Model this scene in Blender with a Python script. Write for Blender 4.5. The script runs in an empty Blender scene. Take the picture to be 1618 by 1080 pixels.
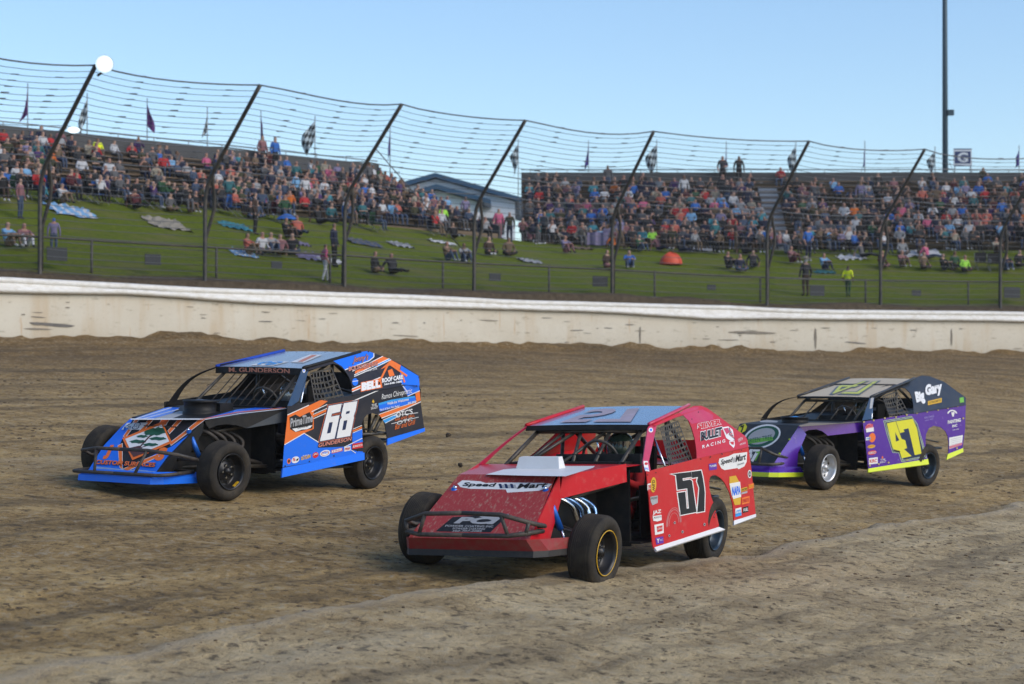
import bpy, bmesh, math, random
import numpy as np
from mathutils import Vector, Matrix
from mathutils.geometry import tessellate_polygon

# ------------------------------------------------------------------ camera, sky, light
SC = bpy.context.scene
F, TH, CZ = 3267.74, 0.010710, 3.0           # focal length in photo pixels, upward tilt, eye height
CAM = Vector((0, 0, CZ))
cd = bpy.data.cameras.new('camera'); cam = bpy.data.objects.new('camera', cd)
SC.collection.objects.link(cam); SC.camera = cam
cam.location = CAM; cam.rotation_euler = (math.pi/2 + TH, 0, 0)
cd.sensor_width = 36; cd.lens = 36*F/1618; cd.clip_end = 4000; cd.clip_start = 0.1
cd.dof.use_dof = True; cd.dof.focus_distance = 22.5; cd.dof.aperture_fstop = 2.6
W = bpy.data.worlds.new('World'); SC.world = W; W.use_nodes = True
SUN_EL, SUN_AZ = math.radians(35), math.radians(118)     # azimuth clockwise from +Y: from the right, a little behind the camera
nt = W.node_tree; bg = nt.nodes['Background']
sky = nt.nodes.new('ShaderNodeTexSky'); sky.sky_type = 'NISHITA'; sky.sun_disc = False
sky.sun_elevation = SUN_EL; sky.sun_rotation = SUN_AZ; sky.air_density = 1.0; sky.dust_density = 0.5; sky.ozone_density = 4.0
nt.links.new(sky.outputs[0], bg.inputs[0]); bg.inputs[1].default_value = 0.14
sl = bpy.data.lights.new('sun', 'SUN'); sun = bpy.data.objects.new('sun', sl); SC.collection.objects.link(sun)
sl.energy = 1.9; sl.angle = math.radians(42); sl.color = (1.0, 0.90, 0.76)
sd = Vector((math.sin(SUN_AZ)*math.cos(SUN_EL), math.cos(SUN_AZ)*math.cos(SUN_EL), math.sin(SUN_EL)))
sun.rotation_euler = sd.to_track_quat('Z', 'Y').to_euler()
vs = SC.view_settings; vs.view_transform = 'Standard'; vs.look = 'None'; vs.exposure = 0.42; vs.gamma = 1.0
rng = random.Random(7)

# ------------------------------------------------------------------ helpers
def ray(u, v):
    a, b = (u-809)/F, (v-540)/F
    return Vector((a, math.cos(TH)+b*math.sin(TH), math.sin(TH)-b*math.cos(TH)))
def at_depth(u, v, y):
    d = ray(u, v); return CAM + d*(y/d.y)
def tag(o, label=None, cat=None, group=None, kind=None):
    if label: o['label'] = label
    if cat: o['category'] = cat
    if group: o['group'] = group
    if kind: o['kind'] = kind
    return o
def link(o, parent=None):
    SC.collection.objects.link(o)
    if parent is not None: o.parent = parent
    return o
def empty(name, loc=(0, 0, 0), rz=0):
    o = bpy.data.objects.new(name, None); o.location = loc; o.rotation_euler = (0, 0, rz); o.empty_display_size = .2
    return link(o)
class MB:
    """collects faces with materials and becomes one mesh object"""
    def __init__(s): s.v = []; s.f = []; s.m = []; s.mats = []; s.sm = []
    def mi(s, mat):
        if mat not in s.mats: s.mats.append(mat)
        return s.mats.index(mat)
    def add(s, verts, faces, mat, smooth=False):
        b = len(s.v); i = s.mi(mat)
        s.v += [tuple(v) for v in verts]
        for f in faces:
            s.f.append(tuple(b+k for k in f)); s.m.append(i); s.sm.append(smooth)
    def quad(s, a, b, c, d, mat): s.add([a, b, c, d], [(0, 1, 2, 3)], mat)
    def box(s, c, size, mat, rot=None):
        x, y, z = [q/2 for q in size]
        vs_ = [Vector((i*x, j*y, k*z)) for i in (-1, 1) for j in (-1, 1) for k in (-1, 1)]
        if rot is not None: vs_ = [rot @ v for v in vs_]
        s.add([v+Vector(c) for v in vs_], [(0, 1, 3, 2), (4, 6, 7, 5), (0, 4, 5, 1), (2, 3, 7, 6), (0, 2, 6, 4), (1, 5, 7, 3)], mat)
    def tube(s, pts, r, mat, n=8, cap=True, smooth=True):
        pts = [Vector(p) for p in pts]
        rs = r if isinstance(r, (list, tuple)) else [r]*len(pts)
        vs_, fs = [], []
        up0 = None
        for i, p in enumerate(pts):
            t = ((pts[min(i+1, len(pts)-1)]-p).normalized() + (p-pts[max(i-1, 0)]).normalized())
            t = t.normalized() if t.length > 1e-9 else Vector((0, 0, 1))
            if up0 is None:
                up0 = Vector((0, 0, 1)) if abs(t.z) < .9 else Vector((1, 0, 0))
            a = (up0 - t*up0.dot(t)).normalized(); b = t.cross(a); up0 = a
            for k in range(n):
                q = 2*math.pi*k/n; vs_.append(p + (a*math.cos(q)+b*math.sin(q))*rs[i])
        for i in range(len(pts)-1):
            for k in range(n):
                fs.append((i*n+k, i*n+(k+1) % n, (i+1)*n+(k+1) % n, (i+1)*n+k))
        if cap: fs.append(tuple(range(n-1, -1, -1))); fs.append(tuple((len(pts)-1)*n+k for k in range(n)))
        s.add(vs_, fs, mat, smooth)
    def lathe(s, prof, mat, origin, axis, n=32, smooth=True):
        """prof: (along axis, radius)"""
        ax = Vector(axis).normalized(); a = ax.orthogonal().normalized(); b = ax.cross(a); o = Vector(origin)
        vs_, fs = [], []
        for (h, r) in prof:
            for k in range(n):
                q = 2*math.pi*k/n; vs_.append(o + ax*h + (a*math.cos(q)+b*math.sin(q))*r)
        for i in range(len(prof)-1):
            for k in range(n): fs.append((i*n+k, i*n+(k+1) % n, (i+1)*n+(k+1) % n, (i+1)*n+k))
        s.add(vs_, fs, mat, smooth)
    def poly(s, pts, mat, holes=()):
        """flat polygon, optionally with holes"""
        loops = [[Vector(p) for p in pts]] + [[Vector(p) for p in h] for h in holes]
        flat = [p for l in loops for p in l]
        s.add(flat, [tuple(t) for t in tessellate_polygon(loops)], mat)
    def sheet(s, pts, mat, nrm, th=.006, holes=(), back=None):
        """flat panel with thickness; nrm points to the outside"""
        nrm = Vector(nrm).normalized()
        loops = [[Vector(p) for p in pts]] + [[Vector(p) for p in h] for h in holes]
        flat = [p for l in loops for p in l]; N = len(flat)
        tr = [tuple(t) for t in tessellate_polygon(loops)]
        out = []
        for t in tr:
            a, b, c = (flat[i] for i in t)
            out.append(t if (b-a).cross(c-a).dot(nrm) > 0 else t[::-1])
        s.add(flat, out, mat)
        s.add([p-nrm*th for p in flat], [t[::-1] for t in out], back or mat)
        k = 0
        for l in loops:
            m = len(l)
            for i in range(m):
                a, b = l[i], l[(i+1) % m]
                s.add([a, b, b-nrm*th, a-nrm*th], [(0, 1, 2, 3)], back or mat)
            k += m
    def build(s, name, parent=None, fix=False):
        me = bpy.data.meshes.new(name)
        me.from_pydata(s.v, [], s.f)
        for m in s.mats: me.materials.append(m)
        me.polygons.foreach_set('material_index', s.m)
        me.polygons.foreach_set('use_smooth', s.sm)
        me.update()
        if fix:
            bm = bmesh.new(); bm.from_mesh(me); bmesh.ops.recalc_face_normals(bm, faces=bm.faces); bm.to_mesh(me); bm.free()
        return link(bpy.data.objects.new(name, me), parent)

def s2l(c): return tuple(((x/12.92) if x <= .04045 else ((x+.055)/1.055)**2.4) for x in c)
def rgb(r, g, b): return s2l((r/255, g/255, b/255))
def nd(m, t, **kw):
    n = m.node_tree.nodes.new(t)
    for k, v in kw.items(): setattr(n, k, v)
    return n
def pmat(name, col, rough=.5, metal=0., var=.0, scale=8, dust=0., dustcol=(.30, .235, .155), bump=0., bscale=40, coat=0., spec=.5, stretch=(1, 1, 1), emit=None, estr=0, dscale=5, dth=(.42, .72)):
    """principled material with noise variation and a layer of track dust broken up by noise"""
    m = bpy.data.materials.new(name); m.use_nodes = True; t = m.node_tree; L = t.links.new
    b = t.nodes['Principled BSDF']; b.inputs['Roughness'].default_value = rough; b.inputs['Metallic'].default_value = metal
    b.inputs['Base Color'].default_value = (*col, 1); b.inputs['Coat Weight'].default_value = coat; b.inputs['Coat Roughness'].default_value = .12
    b.inputs['Specular IOR Level'].default_value = spec
    if emit: b.inputs['Emission Color'].default_value = (*emit, 1); b.inputs['Emission Strength'].default_value = estr
    if var or dust or bump:
        tc = nd(m, 'ShaderNodeTexCoord'); mp = nd(m, 'ShaderNodeMapping'); mp.inputs['Scale'].default_value = stretch
        L(tc.outputs['Object'], mp.inputs[0])
        n1 = nd(m, 'ShaderNodeTexNoise'); n1.inputs['Scale'].default_value = scale; n1.inputs['Detail'].default_value = 5; L(mp.outputs[0], n1.inputs[0])
        out = None
        if var:
            mx = nd(m, 'ShaderNodeMix', data_type='RGBA'); L(n1.outputs[0], mx.inputs[0])
            mx.inputs[6].default_value = (*[c*(1-var) for c in col], 1); mx.inputs[7].default_value = (*[min(1, c*(1+var)) for c in col], 1)
            out = mx.outputs[2]
        if dust:
            n2 = nd(m, 'ShaderNodeTexNoise'); n2.inputs['Scale'].default_value = dscale; n2.inputs['Detail'].default_value = 9; n2.inputs['Roughness'].default_value = .68
            L(mp.outputs[0], n2.inputs[0])
            rp = nd(m, 'ShaderNodeMapRange'); rp.inputs[1].default_value, rp.inputs[2].default_value = dth; rp.inputs[3].default_value = dust*.25; rp.inputs[4].default_value = min(1, dust*1.3)
            L(n2.outputs[0], rp.inputs[0])
            md = nd(m, 'ShaderNodeMix', data_type='RGBA'); L(rp.outputs[0], md.inputs[0])
            if out: L(out, md.inputs[6])
            else: md.inputs[6].default_value = (*col, 1)
            md.inputs[7].default_value = (*dustcol, 1); out = md.outputs[2]
            rr = nd(m, 'ShaderNodeMapRange'); L(rp.outputs[0], rr.inputs[0]); rr.inputs[3].default_value = rough; rr.inputs[4].default_value = max(rough, .85); L(rr.outputs[0], b.inputs['Roughness'])
        if out: L(out, b.inputs['Base Color'])
        if bump:
            n3 = nd(m, 'ShaderNodeTexNoise'); n3.inputs['Scale'].default_value = bscale; n3.inputs['Detail'].default_value = 6; L(mp.outputs[0], n3.inputs[0])
            bp_ = nd(m, 'ShaderNodeBump'); bp_.inputs['Strength'].default_value = bump; bp_.inputs['Distance'].default_value = .02
            L(n3.outputs[0], bp_.inputs['Height']); L(bp_.outputs[0], b.inputs['Normal'])
    return m

# ------------------------------------------------------------------ text as flat faces
_txt = {}
def glyphs(s, off=0., shear=0.):
    """2-D triangles of a string, normalised so that its box is 0..1 x 0..1 (without the outline offset)"""
    key = (s, off, shear)
    if key in _txt: return _txt[key]
    c = bpy.data.curves.new('t', 'FONT'); c.body = s; c.size = 1; c.offset = off; c.shear = shear; c.resolution_u = 3; c.fill_mode = 'FRONT'
    o = bpy.data.objects.new('t', c); SC.collection.objects.link(o)
    dg = bpy.context.evaluated_depsgraph_get(); dg.update()
    me = bpy.data.meshes.new_from_object(o.evaluated_get(dg))
    V = np.empty(len(me.vertices)*3, 'f'); me.vertices.foreach_get('co', V); V = V.reshape(-1, 3)[:, :2].copy()
    P = [tuple(p.vertices) for p in me.polygons]
    bpy.data.objects.remove(o); bpy.data.curves.remove(c); bpy.data.meshes.remove(me)
    _txt[key] = (V, P); return V, P
def textbox(s, shear=0.):
    V, P = glyphs(s, 0., shear); return V.min(0), V.max(0)
def put_text(mb, s, fn, mat, off=0., shear=0.):
    """fn maps (0..1, 0..1) in the text's box to a 3-D point"""
    lo, hi = textbox(s, shear); V, P = glyphs(s, off, shear)
    q = (V-lo)/(hi-lo)
    mb.add([fn(a, b) for a, b in q], P, mat)
# ------------------------------------------------------------------ the wall line and the ground
def catmull(P, step=.5):
    P = [np.array(p, float) for p in P]; P = [2*P[0]-P[1]]+P+[2*P[-1]-P[-2]]; out = []
    for i in range(1, len(P)-2):
        n = max(2, int(np.linalg.norm(P[i+1]-P[i])/step))
        for k in range(n):
            t = k/n; a, b, c, d = P[i-1:i+3]
            out.append(.5*((2*b)+(-a+c)*t+(2*a-5*b+4*c-d)*t*t+(-a+3*b-3*c+d)*t**3))
    out.append(P[-2]); return np.array(out)
FB = catmull([(-40, 17.6), (-33, 31.6), (-27.6, 42.6), (-24.6, 48.5), (-21.4, 54.3), (-18.2, 59.6), (-14.4, 64.2), (-10.0, 68.6), (-5.6, 73.6), (-1.2, 78.4),
              (4.1, 82.2), (10.6, 85.7), (16.2, 89.0), (22.3, 92.4), (28.5, 95.6), (36, 99), (48, 103)])
def normals(C):
    t = np.gradient(C, axis=0); t /= np.linalg.norm(t, axis=1)[:, None]
    return np.stack([-t[:, 1], t[:, 0]], 1)          # outward, away from the track
NB = normals(FB)
SB = np.concatenate([[0], np.cumsum(np.linalg.norm(np.diff(FB, axis=0), axis=1))])
WC = FB - NB*1.0                                      # the wall stands a metre inside the fence
def imgx(P): return 809 + F*P[..., 0]/P[..., 1]
WPX = imgx(WC)
IN = WC[:, 1] > 50
def along(v_of_px, C, px):                           # height (relative to the eye) that puts a line at photo row v, column px
    return (575-np.interp(px, v_of_px[0], v_of_px[1]))*C[:, 1]/F
wall_top = along(([0, 300, 450, 625, 809, 1160, 1210, 1310, 1618], [436, 453, 457.5, 464, 473, 482, 486, 489, 492]), WC, WPX)
wall_lip = along(([0, 200, 400, 600, 809, 975, 1135, 1260, 1618], [462, 467, 479, 486, 490, 495, 505, 506, 509]), WC, WPX)
wall_bot = along(([0, 215, 450, 650, 809, 1085, 1185, 1410, 1618], [534, 539, 542, 545, 550, 550, 557, 556, 559]), WC, WPX)
k0 = np.argmax(WC[:, 1] > 58); k1 = np.argmax(WPX > 1640) if (WPX > 1640).any() else len(WPX)-1
for a in (wall_top, wall_lip, wall_bot):
    a[:k0] = a[k0]; a[k1:] = a[k1]
    a += CZ

_hash = np.random.RandomState(3).rand(256, 256)
def vnoise(x, y):
    xi = np.floor(x).astype(int); yi = np.floor(y).astype(int); fx = x-xi; fy = y-yi
    fx = fx*fx*(3-2*fx); fy = fy*fy*(3-2*fy)
    h = lambda a, b: _hash[a % 256, b % 256]
    return (h(xi, yi)*(1-fx)+h(xi+1, yi)*fx)*(1-fy)+(h(xi, yi+1)*(1-fx)+h(xi+1, yi+1)*fx)*fy - .5
def sstep(a, b, x): t = np.clip((x-a)/(b-a), 0, 1); return t*t*(3-2*t)
PN = np.array([.07628, -.03798, .99636]); PO = -2.6598 + CZ*PN[2]   # the banked plane the cars run on: PN.P = PO
def wall_dist(x, y):
    sh = x.shape; x = x.ravel(); y = y.ravel(); d = np.full(x.shape, 1e9); idx = np.zeros(x.shape, int)
    C = WC[::2]
    for i in range(0, len(x), 20000):
        D = (x[i:i+20000, None]-C[None, :, 0])**2+(y[i:i+20000, None]-C[None, :, 1])**2
        k = D.argmin(1); idx[i:i+20000] = k*2
        r = np.stack([x[i:i+20000], y[i:i+20000]], 1)-C[k]
        d[i:i+20000] = -(r*NB[k*2]).sum(1)
    tn = np.stack([NB[idx, 1], -NB[idx, 0]], 1); ss = SB[idx]+((np.stack([x, y], 1)-WC[idx])*tn).sum(1)
    return d.reshape(sh), idx.reshape(sh), ss.reshape(sh)
def plane_z(x, y): return (PO-PN[0]*x-PN[1]*y)/PN[2]
# the lip of the smoother inner lane in the foreground, traced on the plane
def on_plane(u, v):
    d = ray(u, v); n = Vector(PN); t = (PO-n.dot(CAM))/n.dot(d); return CAM+d*t
LIP = np.array([on_plane(u, v)[:2] for u, v in ((-300, 1150), (100, 1052), (400, 1003), (670, 955), (830, 934), (985, 914), (1130, 896), (1350, 858), (1618, 806), (2000, 742))])
def lip_dist(x, y):
    best = np.full(x.shape, 1e9); sg = np.ones(x.shape)
    for a, b in zip(LIP[:-1], LIP[1:]):
        e = b-a; L = np.linalg.norm(e); e = e/L
        t = np.clip((x-a[0])*e[0]+(y-a[1])*e[1], 0, L)
        dx, dy = x-a[0]-e[0]*t, y-a[1]-e[1]*t; d = np.hypot(dx, dy)
        m = d < best; best = np.where(m, d, best); sg = np.where(m, np.sign(-(dx*-e[1]+dy*e[0])), sg)
    return best*sg                                     # positive on the camera's side
def ground_z(x, y, fine=True):
    x = np.asarray(x, float); y = np.asarray(y, float)
    d, k, s = wall_dist(x, y)
    wb = wall_bot[k]
    cone = wb+.02-.0857*np.maximum(d, 0)
    w = sstep(9, 21, d)
    z = plane_z(x, y)*w+cone*(1-w)
    berm = np.exp(-(np.maximum(d, 0)/1.1)**2)
    z = z+berm*(.13+.32*vnoise(s*.33, d*.2+5)+.20*vnoise(s*1.3, d*.9)+.12*vnoise(s*3.1, d*2.3))
    z = z+sstep(9, 2, d)*.10*vnoise(x*.9, y*.9)
    q = lip_dist(x, y)+.35*vnoise(x*.8, y*.8)+.16*vnoise(x*2.3, y*2.3)
    z = z+.105*np.where(q > 0, np.exp(-q/2.2), np.exp(-(q/.16)**2))*(.25+.75*sstep(-3.2, -.6, x))*sstep(-12, -5, x)*sstep(9.5, 6, x)
    if fine:
        z = z+.045*vnoise(q*1.4, x*.12)+.02*vnoise(q*4.1, x*.2+3)
        z = z+.020*vnoise(x*1.7, y*2.6)+.016*vnoise(x*4.5, y*7)+.011*vnoise(x*11, y*17)
    return z
def gz(x, y): return float(ground_z(np.array([x]), np.array([y]), False)[0])

def grid_mesh(name, X, Y, Z, mats, keep=None, attrs={}, parent=None, smooth=True):
    n, m = X.shape
    V = np.stack([X, Y, Z], -1).reshape(-1, 3)
    i = np.arange(n*m).reshape(n, m)
    Q = np.stack([i[:-1, :-1], i[1:, :-1], i[1:, 1:], i[:-1, 1:]], -1).reshape(-1, 4)
    if keep is not None:
        kp = keep.reshape(-1)[Q].all(1); Q = Q[kp]
        used = np.unique(Q); mp = np.full(n*m, -1); mp[used] = np.arange(len(used)); Q = mp[Q]; V = V[used]
        attrs = {a: b.reshape(-1)[used] for a, b in attrs.items()}
    me = bpy.data.meshes.new(name)
    me.vertices.add(len(V)); me.vertices.foreach_set('co', V.astype('f').ravel())
    me.loops.add(Q.size); me.loops.foreach_set('vertex_index', Q.ravel().astype('i'))
    me.polygons.add(len(Q)); me.polygons.foreach_set('loop_start', (np.arange(len(Q))*4).astype('i'))
    me.polygons.foreach_set('loop_total', np.full(len(Q), 4, 'i'))
    me.update(); me.validate()
    me.polygons.foreach_set('use_smooth', np.full(len(Q), smooth))
    for a, b in attrs.items():
        at_ = me.attributes.new(a, 'FLOAT', 'POINT'); at_.data.foreach_set('value', b.astype('f').ravel())
    for mm in mats: me.materials.append(mm)
    return link(bpy.data.objects.new(name, me), parent)

# dirt: bands of loose and packed soil, streaks along the racing line, clods
def dirt_material():
    m = bpy.data.materials.new('track_dirt'); m.use_nodes = True; t = m.node_tree; L = t.links.new; b = t.nodes['Principled BSDF']
    b.inputs['Specular IOR Level'].default_value = .25
    tc = nd(m, 'ShaderNodeTexCoord')
    def noise(scale, stretch, detail=6, rough=.6, rot=0.):
        mp = nd(m, 'ShaderNodeMapping'); mp.inputs['Scale'].default_value = stretch; mp.inputs['Rotation'].default_value = (0, 0, rot); L(tc.outputs['Object'], mp.inputs[0])
        n = nd(m, 'ShaderNodeTexNoise'); n.inputs['Scale'].default_value = scale; n.inputs['Detail'].default_value = detail; n.inputs['Roughness'].default_value = rough
        L(mp.outputs[0], n.inputs[0]); return n.outputs[0]
    def ramp(v, pts):
        r = nd(m, 'ShaderNodeValToRGB'); e = r.color_ramp.elements
        while len(e) < len(pts): e.new(.5)
        for q, (p, c) in zip(e, pts): q.position = p; q.color = (*c, 1)
        L(v, r.inputs[0]); return r.outputs[0]
    def mix(f, a, c, mode='MIX'):
        x = nd(m, 'ShaderNodeMix', data_type='RGBA', blend_type=mode)
        for s, i in ((f, 0), (a, 6), (c, 7)):
            if isinstance(s, (int, float)): x.inputs[i].default_value = s
            elif isinstance(s, tuple): x.inputs[i].default_value = (*s, 1)
            else: L(s, x.inputs[i])
        return x.outputs[2]
    def rng_(v, a, b_, c=0., d=1.):
        r = nd(m, 'ShaderNodeMapRange'); L(v, r.inputs[0])
        for i, q in enumerate((a, b_, c, d)): r.inputs[i+1].default_value = q
        return r.outputs[0]
    def madd(v, k, w):
        x = nd(m, 'ShaderNodeMath', operation='MULTIPLY_ADD'); L(v, x.inputs[0]); x.inputs[1].default_value = k
        if isinstance(w, (int, float)): x.inputs[2].default_value = w
        else: L(w, x.inputs[2])
        return x.outputs[0]
    wd = nd(m, 'ShaderNodeAttribute', attribute_name='wall_d').outputs['Fac']
    ld = nd(m, 'ShaderNodeAttribute', attribute_name='lip_d').outputs['Fac']
    big = noise(.35, (.45, 1, 1), 5, .6, .25); med = noise(1.25, (.85, 1.0, 1), 10, .74, .08); fin = noise(8, (1.15, .85, 1), 8, .74); gr = noise(50, (1, .8, 1), 4, .7)
    tan = ramp(med, [ (.28, (0.212, 0.134, 0.049)), (.43, (0.376, 0.246, 0.095)), (.58, (0.547, 0.371, 0.152)), (.75, (0.724, 0.519, 0.228))])
    moist = ramp(med, [(.3, (0.121, 0.070, 0.020)), (.55, (0.234, 0.137, 0.042)), (.75, (0.363, 0.222, 0.070))])
    grey = ramp(med, [(.28, (0.317, 0.230, 0.119)), (.5, (0.566, 0.428, 0.235)), (.72, (0.800, 0.635, 0.378))])
    wn = madd(big, 16., wd)                              # ragged edge of the loose band under the wall
    f1 = rng_(wn, 13., 29.)
    col = mix(f1, moist, tan)
    damp = rng_(big, .50, .66); col = mix(madd(damp, .55, 0.), col, moist)
    ln = madd(big, 1.8, madd(med, 1.2, ld)); f2 = rng_(ln, 1.0, 2.1)
    col = mix(f2, col, grey)
    dk = rng_(fin, .375, .48, .80, 0.); col = mix(dk, col, (.045, .036, .027))
    lt = rng_(fin, .525, .63, 0., .62); col = mix(lt, col, (.50, .43, .31))
    sx = nd(m, 'ShaderNodeSeparateXYZ'); L(tc.outputs['Object'], sx.inputs[0]); cb = nd(m, 'ShaderNodeCombineXYZ')
    L(madd(med, .35, ld), cb.inputs[0]); L(madd(sx.outputs[0], .10, 0.), cb.inputs[1])
    gn = nd(m, 'ShaderNodeTexNoise'); gn.inputs['Scale'].default_value = 1.25; gn.inputs['Detail'].default_value = 5; gn.inputs['Roughness'].default_value = .65; L(cb.outputs[0], gn.inputs[0])
    col = mix(rng_(gn.outputs[0], .36, .50, .62, 0.), col, (.085, .062, .036)); col = mix(rng_(gn.outputs[0], .56, .70, 0., .38), col, (.50, .42, .29))
    edge = nd(m, 'ShaderNodeMath', operation='ABSOLUTE'); L(ld, edge.inputs[0])
    fe = rng_(madd(fin, .55, edge.outputs[0]), .26, .50, .55, 0.); col = mix(fe, col, (.56, .47, .345))
    col = mix(rng_(gr, .3, .7, .12, .0), col, (.03, .025, .02))
    L(col, b.inputs['Base Color'])
    b.inputs['Roughness'].default_value = .92
    bp_ = nd(m, 'ShaderNodeBump'); bp_.inputs['Strength'].default_value = 1.; bp_.inputs['Distance'].default_value = .09
    L(madd(gn.outputs[0], 1.2, madd(fin, .9, madd(med, 1.2, madd(gr, .15, 0.)))), bp_.inputs['Height']); L(bp_.outputs[0], b.inputs['Normal'])
    return m
M_DIRT = dirt_material()
# polar sheet, finer near the eye; it ends at the wall
ang = np.concatenate([np.radians(np.linspace(-62, -17, 90))[:-1], np.radians(np.linspace(-17, 17, 620)), np.radians(np.linspace(17, 62, 90))[1:]])
rad = 4.0*np.exp(np.linspace(0, math.log(150/4.0), 640))
A_, R_ = np.meshgrid(ang, rad, indexing='ij')
X = R_*np.sin(A_)/np.maximum(np.cos(A_), .3); Y = R_*np.ones_like(A_)
Zg = ground_z(X, Y); Dg, Kg, _s = wall_dist(X, Y); Lg = lip_dist(X, Y)+.35*vnoise(X*.8, Y*.8)+.16*vnoise(X*2.3, Y*2.3)
tag(grid_mesh('dirt_track', X, Y, Zg, [M_DIRT], keep=(Dg > -.35), attrs={'wall_d': Dg, 'lip_d': Lg}), kind='structure')

# far ground under and beyond the stands, out to the horizon
M_FAR = pmat('packed_soil', (.10, .085, .06), .95, var=.3, scale=.2)
far = MB(); far.quad((-900, -60, -6), (900, -60, -6), (900, 2500, -6), (-900, 2500, -6), M_FAR)
tag(far.build('ground'), kind='structure')

# bank behind the wall: dirt shoulder, then grass up to the stands
dl = np.array([.652, .758]); nl = np.array([-.758, .652]); PL = np.array([-14.7, 81.0])      # left stand: front line and outward normal
UP = [(-52, 30), (-40, 50), (-30, 63)] + [tuple(PL+dl*t) for t in (-14, -7, 0, 8, 15, 21)] + [(2.5, 100.4), (9, 101), (18, 101.), (30, 101.8), (42, 105), (56, 110)]
UP = catmull(UP, .5)
UPX = imgx(UP); uz = np.interp(UP[:, 0], [-24, -14.7, 0, 10, 45], [6.55, 6.45, 5.9, 5.6, 5.5]) + CZ
su = np.concatenate([[0], np.cumsum(np.linalg.norm(np.diff(UP, axis=0), axis=1))])
# match points of both lines by photo column so that the bank rises straight away from the eye
order = np.argsort(imgx(FB)[20:]);
tt = np.linspace(0, 1, 361)
fbi = np.interp(tt, [0, 1], [0, SB[-1]])
FX = np.stack([np.interp(fbi, SB, FB[:, 0]), np.interp(fbi, SB, FB[:, 1])], 1)
FN = np.stack([np.interp(fbi, SB, NB[:, 0]), np.interp(fbi, SB, NB[:, 1])], 1)
ui = []
for p, n in zip(FX, FN):                               # where the outward normal meets the stand line
    r = UP-p; w = r@n; l = np.abs(r@np.array([n[1], -n[0]])); ui.append(int(np.argmin(l+np.where(w < 0, 1e3, 0))))
ui = np.maximum.accumulate(np.array(ui)); ui = np.convolve(np.pad(ui, 8, 'edge'), np.ones(17)/17, 'valid')
UXY = np.stack([np.interp(ui, np.arange(len(UP)), UP[:, 0]), np.interp(ui, np.arange(len(UP)), UP[:, 1])], 1); UZ = np.interp(ui, np.arange(len(UP)), uz)
kk = np.clip(np.searchsorted(SB, fbi), 0, len(SB)-1)
ws = np.concatenate([np.linspace(-1, .04, 12)[:-1], np.linspace(.04, 1.0, 60), [1.25, 1.9, 4]])
S_, Wq = np.meshgrid(np.arange(361), ws, indexing='ij')
Wlen = np.linalg.norm(UXY-FX, axis=1); Wq = np.where(Wq < 0.04, np.clip((Wq+1)/1.04, 0, 1)*(.04+.72/Wlen[S_])-.72/Wlen[S_], Wq)
BX = FX[S_, 0]+(UXY[S_, 0]-FX[S_, 0])*Wq; BY = FX[S_, 1]+(UXY[S_, 1]-FX[S_, 1])*Wq
base_z = wall_top[kk]+.12
BZ = base_z[S_]+(UZ[S_]-base_z[S_])*np.clip(Wq, 0, 1)
wl = np.linalg.norm(UXY-FX, axis=1)[S_]*Wq             # metres beyond the fence line
sw = SB[kk][S_]
BZ = np.where(wl < -.1, np.minimum(BZ, wall_top[kk][S_]+.10), BZ)
lump = np.exp(-((wl+.1)/.75)**2)
BZ = BZ+lump*(.02+.45*np.maximum(vnoise(sw*.22, wl*.1+9)+.08, -.15)+.12*vnoise(sw*1.5, wl*1.2))+.05*vnoise(BX*.6, BY*.6)*(wl > 1)
BZ[:, 0] -= .5
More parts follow.
